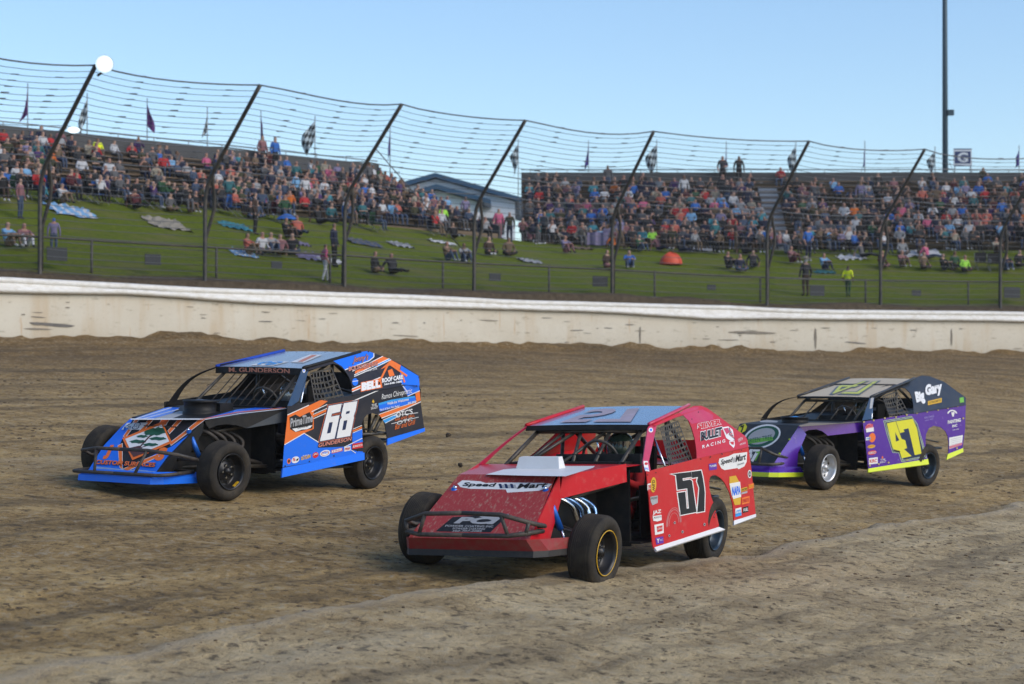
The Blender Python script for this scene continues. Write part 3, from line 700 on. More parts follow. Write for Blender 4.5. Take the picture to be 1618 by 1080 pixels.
flag(1367, 229, 270, 'violet', -.28, 'limp violet flag between two fence posts on the right grandstand')
flag(1478, 238, 265, 'slant', -.50, 'small checkered flag next to the tall light pole')
flag(1611, 236, 267, 'violet', -.55, 'violet flag at the right edge of the right grandstand, beyond the G sign')
# ------------------------------------------------------------------ race cars
POSE = {'red': ((.5676, 20.2251, -1.942), (-.45246, -.89179, .00064), (.88852, -.45086, -.08521), 6.13, -.77),
        'blue': ((-3.2889, 24.9223, -1.4677), (-.52113, -.85345, .00736), (.85006, -.51979, -.08489), 3.97, -.73),
        'purple': ((4.8674, 32.1609, -1.8162), (-.68662, -.72659, .02487), (.72301, -.68602, -.0815), 4.65, 0.)}
GN = Vector((.07628, -.03798, .99636))
def plane3(a, b, c):
    a, b, c = Vector(a), Vector(b), Vector(c); n = (b-a).cross(c-a).normalized()
    return n, n.dot(a)
class Car:
    """frame of a car: ground frame G (under the wheels) and body frame B (rolled to the right as the car slides)"""
    def __init__(s, k):
        o, fw, lf, roll, yaw = POSE[k]
        O = Vector(o)+CAM; s.G = Matrix.Translation(O) @ Matrix((fw, lf, GN)).transposed().to_4x4()
        T = Matrix.Rotation(math.radians(yaw), 4, 'Z') @ Matrix.Rotation(math.radians(roll), 4, 'X')
        z0 = Matrix.Translation((0, 0, .3)); s.B = s.G @ z0 @ T @ z0.inverted(); s.Bi = s.B.inverted()
        s.GB = s.Bi @ s.G
        s.eye = s.Bi @ CAM
    def px(s, u, v, pl):
        n, val = pl; d = (s.Bi.to_3x3() @ ray(u, v)); return s.eye + d*((val-n.dot(s.eye))/n.dot(d))
MIR = lambda pts: [Vector((p[0], -p[1], p[2])) for p in pts]
class Decal:
    """flat graphics on a panel: photo coordinates -> the panel's plane, layers stacked in 1.2 mm steps"""
    def __init__(s, car, mb, pl, out, zoom=(0, 0, 1), lift=.0015):
        s.c, s.mb, s.pl, s.zm, s.n0, s.lift = car, mb, pl, zoom, Vector(out).normalized(), lift
        s.n = pl[0] if pl[0].dot(s.n0) > 0 else -pl[0]
    def q(s, p): x0, y0, k = s.zm; return (x0+p[0]/k, y0+p[1]/k)
    def P(s, p, l=1): a = s.q(p); return s.c.px(a[0], a[1], s.pl)+s.n*(s.lift*l)
    def poly(s, pts, m, l=1, holes=()): s.mb.poly([s.P(p, l) for p in pts], m, [[s.P(p, l) for p in h] for h in holes])
    def line(s, pts, w, m, l=2):
        for a, b in zip(pts[:-1], pts[1:]):
            dx, dy = b[0]-a[0], b[1]-a[1]; L = math.hypot(dx, dy) or 1; ox, oy = -dy/L*w/2, dx/L*w/2
            s.poly([(a[0]+ox, a[1]+oy), (b[0]+ox, b[1]+oy), (b[0]-ox, b[1]-oy), (a[0]-ox, a[1]-oy)], m, l)
    def oval(s, c, rx, ry, m, l=2, sl=0., n=24, hole=None):
        f = lambda k: [(c[0]+rx*k*math.cos(2*math.pi*i/n), c[1]+ry*k*math.sin(2*math.pi*i/n)+sl*rx*k*math.cos(2*math.pi*i/n)) for i in range(n)]
        s.poly(f(1), m, l, [f(hole)] if hole else ())
    def grow(s, pts, d):
        cx, cy = sum(p[0] for p in pts)/len(pts), sum(p[1] for p in pts)/len(pts); n = len(pts); out = []
        A = sum(pts[i][0]*pts[(i+1) % n][1]-pts[(i+1) % n][0]*pts[i][1] for i in range(n)); sg = 1 if A > 0 else -1
        for i in range(n):
            a, b, c = pts[i-1], pts[i], pts[(i+1) % n]
            e1 = Vector((b[0]-a[0], b[1]-a[1])).normalized(); e2 = Vector((c[0]-b[0], c[1]-b[1])).normalized()
            n1 = Vector((e1.y, -e1.x))*sg; n2 = Vector((e2.y, -e2.x))*sg; m = (n1+n2); L = m.length
            m = m/L if L > .2 else n1; k = d/max(.45, m.dot(n1)); out.append((b[0]+m.x*k, b[1]+m.y*k))
        return out
    def text(s, t, a, b, h, m, l=3, off=0., shear=0., up=(0, -1), out=None, ooff=.05):
        """a, b: baseline ends; h: letter height along `up`"""
        L = math.hypot(*up); ux, uy = up[0]/L*h, up[1]/L*h
        P0, P1, P2 = s.P(a, 0), s.P(b, 0), s.P((a[0]+ux, a[1]+uy), 0)
        f = lambda k: (lambda x, y: P0+(P1-P0)*x+(P2-P0)*y+s.n*(s.lift*k))
        if out: put_text(s.mb, t, f(l), out, off+ooff, shear); put_text(s.mb, t, f(l+1), m, off, shear)
        else: put_text(s.mb, t, f(l), m, off, shear)
    def tag(s, c, w, h, col, sl, txt=None, tm=None, shape='rect', l=2, band=None):
        """a sponsor sticker"""
        x, y = c
        if shape == 'oval': s.oval(c, w/2, h/2, col, l, sl)
        else: s.poly([(x-w/2, y+h/2-sl*w/2), (x+w/2, y+h/2+sl*w/2), (x+w/2, y-h/2+sl*w/2), (x-w/2, y-h/2-sl*w/2)], col, l)
        if band: s.poly([(x-w/2, y+h/2-sl*w/2), (x+w/2, y+h/2+sl*w/2), (x+w/2, y+h*.12+sl*w/2), (x-w/2, y+h*.12-sl*w/2)], band, l+1)
        if txt: s.text(txt, (x-w*.40, y+h*.26-sl*w*.40), (x+w*.40, y+h*.26+sl*w*.40), h*.52, tm, l+2, off=.02)

CW = pmat('vinyl_white', (.74, .74, .74), .4, dust=.12); CK = pmat('vinyl_black', (.008, .010, .015), .5, dust=.05, dscale=9); CY = pmat('vinyl_yellow', (.62, .36, .012), .4); CR = pmat('vinyl_red', (.55, .03, .03), .4)
COR = pmat('vinyl_orange', (.78, .16, .022), .4, dust=.10); CB = pmat('vinyl_blue', (.005, .150, .78), .3, dust=.12, coat=.3, dscale=12, dth=(.56, .70), bump=.10, bscale=5); CB2 = pmat('vinyl_light_blue', (.03, .30, .72), .35); CN = pmat('vinyl_navy', (.006, .020, .075), .35, dust=.08); CG = pmat('vinyl_green', (.012, .085, .045), .45)
CLG = pmat('vinyl_grey', (.36, .37, .39), .45, dust=.2); CBR = pmat('vinyl_brown', (.085, .030, .025), .5); CPU = pmat('vinyl_purple', (.10, .015, .32), .4); CLM = pmat('fluo_yellow', (.62, .72, .008), .45, dust=.10); CYL = pmat('number_yellow', (.66, .62, .012), .45, dust=.10); CAP = pmat('apple_green', (.16, .42, .04), .45)
M_RED = pmat('red_bodywork', (.52, .002, .013), .28, var=.12, scale=3, dust=.22, dustcol=(.42, .20, .16), coat=.4, dscale=12, dth=(.55, .70), bump=.12, bscale=5)
M_REDN = pmat('red_nose_mudded_shaded', (.33, .002, .010), .34, var=.15, scale=3, dust=.62, dustcol=(.40, .24, .18), stretch=(1.0, 2.6, 1), dscale=19, dth=(.54, .63))  # mud streaks over a darker red that has the front's shade painted in
M_PINK = pmat('highlight_red', (.52, .022, .085), .34, var=.12, dust=.12, dustcol=(.5, .3, .26), coat=.2)  # pinkish red with the highlight on sail top and pillar put into the colour
M_BLK = pmat('black_panel', (.007, .008, .010), .5, dust=.05, dscale=7); M_BLKM = pmat('black_tube', (.012, .013, .014), .4, dust=.25, dscale=12); M_MUDT = pmat('muddy_tube', (.02, .02, .02), .5, dust=.62, dustcol=(.12, .09, .065), dscale=16)
M_TYRE = pmat('tyre_rubber', (.019, .018, .018), .8, var=.3, scale=6, dust=.30, dustcol=(.13, .10, .06), dscale=6, bump=.2, bscale=90)
M_RIMK = pmat('black_rim', (.008, .009, .012), .35, .3, dust=.04, dscale=14); M_RIMB = pmat('blue_black_rim', (.010, .03, .055), .28, .5, dust=.1, dscale=14); M_RIMS = pmat('silver_rim', (.55, .57, .60), .33, .75, dust=.22, dscale=14)
M_CHR = pmat('chrome_pipe', (.62, .66, .72), .16, 1.); M_BLCHR = pmat('blued_pipe', (.14, .24, .42), .2, .9); M_SHK = pmat('blue_shock', (.012, .12, .50), .35, .3); M_RUST = pmat('oily_iron', (.05, .042, .036), .6, .5, var=.3)
M_SUIT = pmat('race_suit', (.03, .032, .04), .85); M_SUITR = pmat('red_suit', (.42, .01, .012), .85); M_SUITG = pmat('green_glove', (.05, .42, .03), .8); M_VISOR = pmat('helmet_visor', (.01, .012, .016), .08, coat=.5)
M_HELS = pmat('silver_helmet', (.40, .41, .43), .22, .7); M_HELR = pmat('red_helmet', (.30, .02, .03), .25, coat=.6); M_HELK = pmat('dark_helmet', (.03, .05, .035), .25, coat=.6); M_SKIN0 = pmat('driver_skin', (.45, .27, .19), .6)

for _m in (CK, CN, M_BLK, CB, CB2, COR, CW, CR, M_RED, M_REDN, M_PINK): _m.node_tree.nodes['Principled BSDF'].inputs['Specular IOR Level'].default_value = .22
M_TYRE.node_tree.nodes['Principled BSDF'].inputs['Specular IOR Level'].default_value = .2
for _m in (M_RED, M_REDN, CB): _m.node_tree.nodes['Principled BSDF'].inputs['Coat Weight'].default_value = .10
def wheel(c, root, x, y, side, steer, rim, spin, lip=None, weights=None, w=.245):
    """tyre and rim; the outer face looks to `side`"""
    e = bpy.data.objects.new('wheel', None); link(e, root)
    e.matrix_local = c.GB @ Matrix.Translation((x, y, .335)) @ Matrix.Rotation(math.radians(steer), 4, 'Z') @ (Matrix.Identity(4) if side > 0 else Matrix.Rotation(math.pi, 4, 'Z')) @ Matrix.Rotation(spin, 4, 'Y')
    R_ = .335; h = w/2
    prof = [(-h+.02, .205), (-h, .225), (-h-.012, .262), (-h-.006, .296), (-h+.010, .318), (-h+.030, .331)]
    tread = []
    n = 9
    for i in range(n):
        a = -h+.038+(w-.076)*i/n; b = a+(w-.076)/n
        tread += [(a, R_-.010), (a+.004, R_), (b-.004, R_), (b, R_-.010)]
    prof += tread+[(h-.030, .331), (h-.010, .318), (h+.006, .296), (h+.012, .262), (h, .225), (h-.02, .205)]
    mb = MB(); mb.lathe(prof, M_TYRE, (0, 0, 0), (0, 1, 0), 56); mb.build('tyre', e)
    mb = MB()
    rp = [(-h+.01, .205), (-h+.02, .19), (-h+.05, .180), (0, .172), (h-.06, .180), (h-.03, .192), (h-.012, .205), (h+.002, .207), (h+.004, .198), (h-.03, .186), (h-.10, .168), (h-.115, .150), (h-.105, .115), (h-.085, .095), (h-.085, .052), (h-.075, .045), (h-.035, .040), (h-.03, .0)]
    mb.lathe(rp, rim, (0, 0, 0), (0, 1, 0), 48)
    if lip: mb.lathe([(h+.003, .2075), (h+.007, .203), (h+.003, .199)], lip, (0, 0, 0), (0, 1, 0), 48)
    for i in range(8):                                      # slots of the steel wheel and lug nuts
        q = 2*math.pi*i/8; mb.lathe([(h-.099, 0), (h-.099, .022)], M_BLK, (.131*math.cos(q), .006, .131*math.sin(q)), (0, 1, 0), 12)
    for i in range(5):
        q = 2*math.pi*i/5+.3; mb.lathe([(h-.085, .012), (h-.06, .012), (h-.06, 0)], M_CHR, (.073*math.cos(q), 0, .073*math.sin(q)), (0, 1, 0), 6, False)
    if weights: 
        for q in weights: mb.box((.186*math.cos(q), h-.035, .186*math.sin(q)), (.012, .035, .06), CY, Matrix.Rotation(-q, 3, 'Y'))
    mb.build('rim', e)
    return e

def spine(pts, n=8):
    P = catmull(pts, .04) if len(pts) > 2 else pts
    return [tuple(p) for p in P]
def driver(c, root_name, seat, suit, helm, glove, label):
    """seated driver: one skinned body with arms to the wheel, helmet as a child"""
    e = bpy.data.meshes.new('person'); bm = bmesh.new(); ly = bm.verts.layers.skin.verify()
    V = {}
    def v(n, p, r):
        x = bm.verts.new(p); x[ly].radius = (r, r) if not isinstance(r, tuple) else r; V[n] = x
    v('pel', (0, 0, .12), (.15, .12)); v('bel', (-.03, 0, .28), (.14, .12)); v('che', (-.06, 0, .48), (.165, .125)); v('nec', (-.05, 0, .62), .06); v('hea', (-.03, 0, .70), .075); v('top', (-.02, 0, .80), .07)
    for s, a in ((1, 'l'), (-1, 'r')):
        v('sh'+a, (-.06, s*.19, .54), .065); v('el'+a, (.14, s*.27, .36), .05); v('wr'+a, (.36, s*.15, .45), .037); v('hd'+a, (.44, s*.13, .48), .04)
        for q in range(4): v('f%d%s' % (q, a), (.49+.005*q, s*(.10+.0*q), .47+.022*(q-1.5)), .012); v('g%d%s' % (q, a), (.495, s*.065, .47+.020*(q-1.5)), .010)
        v('th'+a, (.45, s*.08, .50), .014); v('hip'+a, (.05, s*.10, .10), .095); v('kn'+a, (.46, s*.13, .26), .065); v('an'+a, (.82, s*.10, .08), .045); v('to'+a, (.96, s*.10, .10), .04)
    bm.verts.ensure_lookup_table()
    E = [('pel', 'bel'), ('bel', 'che'), ('che', 'nec'), ('nec', 'hea'), ('hea', 'top')]
    for a in 'lr':
        E += [('che', 'sh'+a), ('sh'+a, 'el'+a), ('el'+a, 'wr'+a), ('wr'+a, 'hd'+a), ('hd'+a, 'th'+a), ('pel', 'hip'+a), ('hip'+a, 'kn'+a), ('kn'+a, 'an'+a), ('an'+a, 'to'+a)]
        for q in range(4): E += [('hd'+a, 'f%d%s' % (q, a)), ('f%d%s' % (q, a), 'g%d%s' % (q, a))]
    for a, b in E: bm.edges.new((V[a], V[b]))
    V['pel'][ly].use_root = True
    bm.to_mesh(e); bm.free()
    me = skinned(e)
    o = bpy.data.objects.new('person', me); link(o); me.materials.append(suit); me.materials.append(glove)
    for p in me.polygons:
        p.use_smooth = True
        if p.center.x > .38 and p.center.z > .38: p.material_index = 1
    o.matrix_world = c.B @ Matrix.Translation(seat)
    tag(o, label, 'person')
    mb = MB()
    prof = [(.0, .10), (.02, .125), (.08, .142), (.14, .145), (.20, .135), (.25, .105), (.285, .06), (.295, 0)]
    mb.lathe(prof, helm, (-.03, 0, .61), (0.06, 0, 1), 20)
    vs_, fs = [], []
    for i in range(9):
        q = -1.15+2.3*i/8
        for h in (.135, .165, .20): vs_.append((-.03+.149*math.cos(q), .149*math.sin(q), .61+h))
    for i in range(8):
        for k in range(2): fs.append((i*3+k, i*3+3+k, i*3+4+k, i*3+1+k))
    mb.add(vs_, fs, M_VISOR, True)
    mb.build('helmet', o)
    return o
def skinned(me, sub=1):
    o = bpy.data.objects.new('t', me); SC.collection.objects.link(o)
    m = o.modifiers.new('s', 'SKIN'); m.use_smooth_shade = True
    if sub: u = o.modifiers.new('u', 'SUBSURF'); u.levels = sub
    dg = bpy.context.evaluated_depsgraph_get(); dg.update()
    r = bpy.data.meshes.new_from_object(o.evaluated_get(dg)); r.name = 'person'
    bpy.data.objects.remove(o); return r

SIDE = (Vector((0, 1, 0)), .95)
def common(k, label, C_):
    """everything the three cars share; C_ holds what differs"""
    c = Car(k); root = bpy.data.objects.new('race_car', None); link(root); root.matrix_world = c.B; tag(root, label, 'race car', 'dirt modified race cars')
    A = lambda u, v: c.px(u, v, SIDE)
    sill_f, sill_r = A(*C_['sill'][0]), A(*C_['sill'][1])
    up = plane3(sill_f, sill_r, (C_['roofL'][0][0], C_['roofL'][0][1], C_['roofL'][0][2]))
    if up[0].y < 0: up = (-up[0], -up[1])
    c.UP = up; U = lambda u, v: c.px(u, v, up)
    base, sail, pil = C_['side'], C_['sail'], C_['pillar_m']
    # ---- left side panel with its graphics, right side mirrored
    low = [A(*p) for p in C_['lower']]; uppr = [U(*p) for p in C_['upper']]; pl = [U(*p) for p in C_['pillar']]
    mb = MB(); mb.sheet(low, base, (0, 1, 0), .008, back=C_.get('inner', M_BLK)); C_['art_low'](c, Decal(c, mb, SIDE, (0, 1, 0))); L = mb.build('side_panel', root)
    mb = MB(); mb.sheet(MIR(low), base, (0, -1, 0), .008, back=C_.get('inner', M_BLK)); mb.build('side_panel', root)
    mb = MB(); mb.sheet(uppr, sail, up[0], .008, back=C_.get('inner', M_BLK)); C_['art_up'](c, Decal(c, mb, up, up[0])); mb.build('sail_panel', root)
    mb = MB(); mb.sheet([Vector((p.x, p.y, min(p.z, C_['roofL'][1][2]-.012))) for p in MIR(uppr)], sail, (up[0].x, -up[0].y, up[0].z), .008, back=C_.get('inner', M_BLK)); mb.build('sail_panel', root)
    mb = MB(); mb.sheet(pl, pil, up[0], .012); C_.get('art_pil', lambda *a: 0)(c, Decal(c, mb, up, up[0])); mb.build('roof_pillar', root)
    # skirt rails under the doors and tail
    for pts in C_['skirts']:
        t0, t1, b1, b0 = pts; P = [A(*t0)+Vector((0, .004, 0)), A(*t1)+Vector((0, .004, 0))]; P2 = (Vector((0, 1, 0)), .985)
        Q = [c.px(*b1, P2), c.px(*b0, P2)]
        for mir in (0, 1):
            pp = P+Q; pp = MIR(pp) if mir else pp
            n = (pp[1]-pp[0]).cross(pp[3]-pp[0]); n = n if n.y*(-1 if mir else 1) > 0 else -n
            mb = MB(); mb.sheet([pp[0], pp[1], pp[2], pp[3]], C_['skirt_m'], n, .02); mb.build('side_skirt', root)
    # ---- roof
    rF, rR = Vector(C_['roofL'][0]), Vector(C_['roofL'][1]); mb = MB(); nx, ny = 6, 10
    def rp(a, b, dz=0.):
        x = rF.x+(rR.x-rF.x)*a; y = (rF.y+(rR.y-rF.y)*a)*(1-2*b); z = rF.z+(rR.z-rF.z)*a+.008*(1-(2*b-1)**2)+dz
        return Vector((x, y, z))
    for dz, fl in ((0., 0), (-.012, 1)):
        g = [[rp(i/nx, j/ny, dz) for j in range(ny+1)] for i in range(nx+1)]
        for i in range(nx):
            for j in range(ny):
                f = [g[i][j], g[i][j+1], g[i+1][j+1], g[i+1][j]]; mb.add(f if fl else f[::-1], [(0, 1, 2, 3)], C_['roof_m'] if not fl else M_BLK, True)
    C_['art_roof'](c, mb, rp)
    mb.build('roof', root)
    mb = MB(); n = 10; lipm = C_.get('visor_m', M_BLK); vz = C_.get('visor_h', .045)
    V0 = [rp(0, j/n) for j in range(n+1)]
    for j in range(n):
        a, b = V0[j], V0[j+1]; d = Vector((.018, 0, -vz))
        mb.add([a+Vector((.012, 0, .006)), b+Vector((.012, 0, .006)), b+d, a+d], [(0, 1, 2, 3)], lipm); mb.add([a, b, b+Vector((.012, 0, .006)), a+Vector((.012, 0, .006))], [(0, 1, 2, 3)], lipm)
        mb.add([a+Vector((-.02, 0, -.014)), b+Vector((-.02, 0, -.014)), b+d, a+d], [(3, 2, 1, 0)], lipm)
    C_.get('art_visor', lambda *a: 0)(c, mb, rp); mb.build('roof_visor', root)
    for s in (1, -1):                                         # raised rails along the roof edges
        mb = MB(); pts = [rp(t, 0 if s > 0 else 1)+Vector((0, s*.004, .012)) for t in (0, .25, .5, .75, 1)]
        mb.tube(pts, .020, C_['rail_m'] if s > 0 else C_.get('rail_far_m', C_['rail_m']), 6); mb.build('roof_rail', root)
    # far A-pillar: bowed strip from the roof corner to the body edge ahead of the dash
    a, b = rp(.01, 1), Vector(C_['apil_far']); mb = MB(); N = 10; w0, w1 = .035, C_.get('pil_w', .07); L_ = []
    for i in range(N+1):
        t = i/N; p = a.lerp(b, t)+Vector((.06, -.03, .07))*C_.get('bow', .6)*math.sin(math.pi*t); wv = w0+(w1-w0)*t**3
        L_.append((p+Vector((wv, 0, .0)), p-Vector((wv, 0, 0))))
    for i in range(N):
        for o_, fl in ((0, 0), (.012, 1)):
            f = [L_[i][0], L_[i+1][0], L_[i+1][1], L_[i][1]]; f = [q+Vector((0, o_, 0)) for q in f]; mb.add(f if fl else f[::-1], [(0, 1, 2, 3)], C_.get('pil_far', pil), True)
        for q in (0, 1): f = [L_[i][q], L_[i+1][q], L_[i+1][q]+Vector((0, .012, 0)), L_[i][q]+Vector((0, .012, 0))]; mb.add(f, [(0, 1, 2, 3)], C_.get('pil_far', pil), True)
    mb.build('roof_pillar', root)
    # ---- hood, fenders, nose
    cx_, cy_, cz_ = C_['crease']; hx, hy, hz = C_['hood_rear']
    mb = MB(); H = [Vector((cx_, cy_, cz_)), Vector((hx, hy, hz)), Vector((hx, -hy, hz)), Vector((cx_, -cy_, cz_))]
    mb.sheet(H, C_['hood_m'], (0.1, 0, 1), .006); hpl = plane3(H[0], H[1], H[2]); C_['art_hood'](c, Decal(c, mb, hpl, (0, 0, 1)), H); mb.build('hood', root)
    fpl = plane3(H[0], H[1], H[0]+Vector((0, 0, -1)))
    fl = [c.px(*p, fpl) for p in C_['fender']]
    for mir in (0, 1):
        mb = MB(); mb.sheet(MIR(fl) if mir else fl, C_['fender_m'], Vector((.2, -1 if mir else 1, 0)), .008)
        if not mir: C_.get('art_fender', lambda *a: 0)(c, Decal(c, mb, fpl, (.2, 1, 0)))
        mb.build('fender', root)
    bx, by, bz = C_['nose_bot']
    Nn = [Vector((cx_, cy_-C_.get('cham', 0), cz_)), Vector((cx_, -cy_, cz_)), Vector((bx, -by, bz)), Vector((bx, by, bz))]
    npl = plane3(Vector((cx_, cy_, cz_)), Vector((cx_, -cy_, cz_)), Vector((bx, 0, bz)))
    mb = MB(); mb.sheet(Nn, C_['nose_m'], (1, 0, .6), .008); C_['art_nose'](c, Decal(c, mb, npl, (1, 0, .6))); mb.build('nose_panel', root)
    for s in (1, -1):                                          # cheeks of the nose, down to the valance
        q = C_['cheek']; P = [Vector((x, y*s, z)) for x, y, z in q]
        mb = MB(); mb.poly(P, C_['cheek_m']); mb.poly([p-Vector((0, s*.012, 0)) for p in P], C_['cheek_m'])
        for i in range(len(P)): a, b = P[i], P[(i+1) % len(P)]; mb.add([a, b, b-Vector((0, s*.012, 0)), a-Vector((0, s*.012, 0))], [(0, 1, 2, 3)], C_['cheek_m'])
        mb.build('nose_cheek', root)
    vx, vy, vz_ = C_['valance']                                # plastic lower nose with side returns
    mb = MB(); ring_t = [Vector((bx-.5, by+.16, bz+.0)), Vector((bx-.08, by+.06, bz+.01)), Vector((bx+.02, by-.02, bz+.01)), Vector((bx+.02, -by+.02, bz+.01)), Vector((bx-.08, -by-.06, bz+.01)), Vector((bx-.5, -by-.16, bz))]
    lh_ = C_.get('lip_h', .065); ring_m = [Vector((vx-.62, vy+.12, vz_+lh_)), Vector((vx-.12, vy+.03, vz_+lh_)), Vector((vx, vy-.06, vz_+lh_)), Vector((vx, -vy+.06, vz_+lh_)), Vector((vx-.12, -vy-.03, vz_+lh_)), Vector((vx-.62, -vy-.12, vz_+lh_))]
    ring_b = [p+Vector((.01, 0, -lh_)) for p in ring_m]
    inner = [p+Vector((-.04, 0, .0)) for p in ring_b]
    for ra, rb, mm in ((ring_t, ring_m, C_['val_m']), (ring_m, ring_b, C_['lip_m']), (ring_b, inner, C_['lip_m'])):
        for i in range(5): mb.add([ra[i], ra[i+1], rb[i+1], rb[i]], [(0, 1, 2, 3)], mm)
    mb.build('nose_valance', root)
    # ---- bumper of bent tube
    mb = MB(); bl = [Vector(p) for p in C_['bump_low']]; bu = [Vector(p) for p in C_['bump_up']]; m = C_['bump_m']
    full = lambda P: P[::-1]+MIR(P)
    mb.tube(full(bl), .021, m, 8); mb.tube(full(bu), .021, m, 8)
    for i, j in C_['bump_posts']:
        for s in (1, -1):
            a, b = bu[i].copy(), bl[j].copy(); a.y *= s; b.y *= s; mb.tube([a, b], .018, m, 7)
    for s in (1, -1): mb.tube([Vector((bl[0].x-.0, bl[0].y*s*.5, bl[0].z)), Vector((1.35, .36*s, .30))], .02, m, 7)
    mb.build('front_bumper', root)
    # ---- black tub, floor, deck, rear
    mb = MB(); D = C_.get('deck_m', M_BLK); zs = C_['deck_z']
    mb.box((.28, 0, .56), (.03, 1.5, .72), M_BLK)                                           # firewall
    mb.box((-.6, 0, .235), (1.8, 1.72, .02), M_BLK)                                         # floor
    for s in (1, -1):
        mb.box((.80, .40*s, .50), (1.0, .012, .56), M_BLK); mb.box((1.45, .40*s, .38), (.32, .012, .32), M_BLK); mb.box((-.48, .80*s, .52), (1.3, .012, .5), M_BLK)
    mb.box((1.55, 0, .42), (.08, .78, .34), M_BLK)                                           # radiator
    mb.box((.95, 0, .50), (1.0, .5, .5), M_RUST)                                             # engine block
    mb.build('engine_bay', root)
    mb = MB(); rz0, rz1 = zs
    for s in (1, -1): mb.add([Vector((-.95, 0 if s < 0 else .90, rz0)), Vector((-2.36, 0 if s < 0 else .88, rz1)), Vector((-2.36, -.88 if s < 0 else 0, rz1)), Vector((-.95, -.90 if s < 0 else 0, rz0))], [(0, 1, 2, 3)], D)
    mb.add([Vector((.25, -.22, hz-.02)), Vector((-.95, -.22, rz0)), Vector((-.95, -.9, rz0)), Vector((.25, -.86, hz-.02))], [(0, 1, 2, 3)], D)
    mb.build('deck', root)
    tl = C_['tail']; mb = MB(); mb.sheet([Vector(p) for p in tl]+MIR([Vector(p) for p in tl])[::-1], C_.get('tail_m', M_BLK), (-1, 0, 0), .01); mb.build('rear_panel', root)
    # dash cowl and windshield bars
    mb = MB(); mb.box((.06, .05, hz+.0), (.30, 1.24, .04), C_.get('dash_m', M_BLK)); mb.box((.0, .3, hz+.0), (.05, .9, .18), M_BLK); mb.build('dashboard', root)
    # ---- roll cage
    mb = MB(); T = lambda *p, r=.021: mb.tube(list(p), r, M_BLKM, 8)
    zr = rF.z-.055; zr2 = rR.z-.06; yt = rF.y-.10; ax = rF.x
    for s in (1, -1):
        T((ax-.05, yt*s, zr), (.22, .62*s, hz-.02)); T((.22, .62*s, hz-.02), (.25, .64*s, .28)); T((ax-.05, yt*s, zr), (-1.02, yt*s, zr2-.05)); T((-1.02, yt*s, zr2-.05), (-1.02, .66*s, .28)); T((-1.02, yt*s, zr2-.05), (-1.95, .5*s, rz1-.1))
        T((.25, .64*s, .28), (-1.02, .66*s, .28)); T((.25, .64*s, .62), (-1.02, .66*s, .66)); T((.25, .64*s, .28), (1.75, .34*s, .30)); T((.25, .64*s, .80), (1.55, .34*s, .62)); T((1.55, .34*s, .62), (1.75, .34*s, .30)); T((-1.95, .5*s, rz1-.1), (-1.9, .5*s, .5))
    T((ax-.05, yt, zr), (ax-.05, -yt, zr)); T((-1.02, yt, zr2-.05), (-1.02, -yt, zr2-.05)); T((-1.02, yt, zr2-.05), (-1.02, -.66, .75), r=.018); T((-1.02, .1, .9), (-1.95, -.5, rz1-.1), r=.018); T((ax-.05, 0, zr), (-1.02, yt-.1, zr2-.05), r=.016)
    T((-1.02, -yt, zr2-.05), (-1.95, .5, rz1-.12), r=.016)
    mb.build('roll_cage', root)
    mb = MB()
    for (y0, y1) in C_['bars']: mb.tube([(ax-.08, y0, zr), (.12, y1, hz+.02)], C_.get('bar_r', .016), M_BLKM if C_.get('bar_r', .016) > .01 else M_RUST, 6)
    mb.build('windshield_bar', root)
    # ---- seat, steering wheel
    sy = .24; mb = MB(); zf = .30
    mb.box((-.62, sy, zf+.05), (.45, .46, .06), M_BLK); mb.box((-.90, sy, zf+.42), (.07, .50, .78), M_BLK, Matrix.Rotation(-.14, 3, 'Y'))
    for s in (1, -1): mb.box((-.72, sy+s*.25, zf+.30), (.40, .03, .36), M_BLK); mb.box((-.84, sy+s*.20, zf+.80), (.26, .03, .22), M_BLK)
    mb.build('seat', root)
    mb = MB(); o = Vector((-.17, sy, C_.get('sw_z', .98))); axd = Vector((-.92, 0, .39)).normalized(); e1 = Vector((0, 1, 0)); e2 = axd.cross(e1)
    pts = [o+(e1*math.cos(q)+e2*math.sin(q))*.185 for q in np.linspace(0, 2*math.pi, 29)]; mb.tube(pts, .015, M_BLKM, 7, cap=False)
    for q in (.5, 2.6, 4.7): mb.tube([o, o+(e1*math.cos(q)+e2*math.sin(q))*.18], .010, M_CHR, 5)
    mb.lathe([(-.02, .07), (.02, .07), (.02, 0)], C_.get('pad_m', M_BLK), o, axd, 16); mb.lathe([(-.021, 0), (-.021, .07)], C_.get('pad_m', M_BLK), o, axd, 16)
    if C_.get('pad_t'):
        n = -axd; put_text(mb, C_['pad_t'], lambda a, b: o+n*.026+e1*((a-.5)*.07)-e2*((b-.5)*.10), CW, off=.03)
    mb.tube([o+axd*-.02, o+axd*-.5], .012, M_BLKM, 6)
    mb.build('steering_wheel', root)
    # ---- window net on the left opening
    mb = MB(); n0 = [U(*p)-up[0]*.05 for p in C_['net']]                                       # quad: top-front, top-rear, bottom-rear, bottom-front
    bl_ = lambda a, b: (n0[0].lerp(n0[1], a)).lerp(n0[3].lerp(n0[2], a), b)
    nxn, nzn = C_.get('net_n', (7, 6))
    for i in range(nxn+1):
        P = [bl_(i/nxn, b)-up[0]*.04*math.sin(math.pi*b)*math.sin(math.pi*i/nxn) for b in np.linspace(0, 1, 6)]
        for a_, b_ in zip(P[:-1], P[1:]): t = (n0[1]-n0[0]).normalized()*.011; mb.add([a_-t, a_+t, b_+t, b_-t], [(0, 1, 2, 3)], M_BLKM)
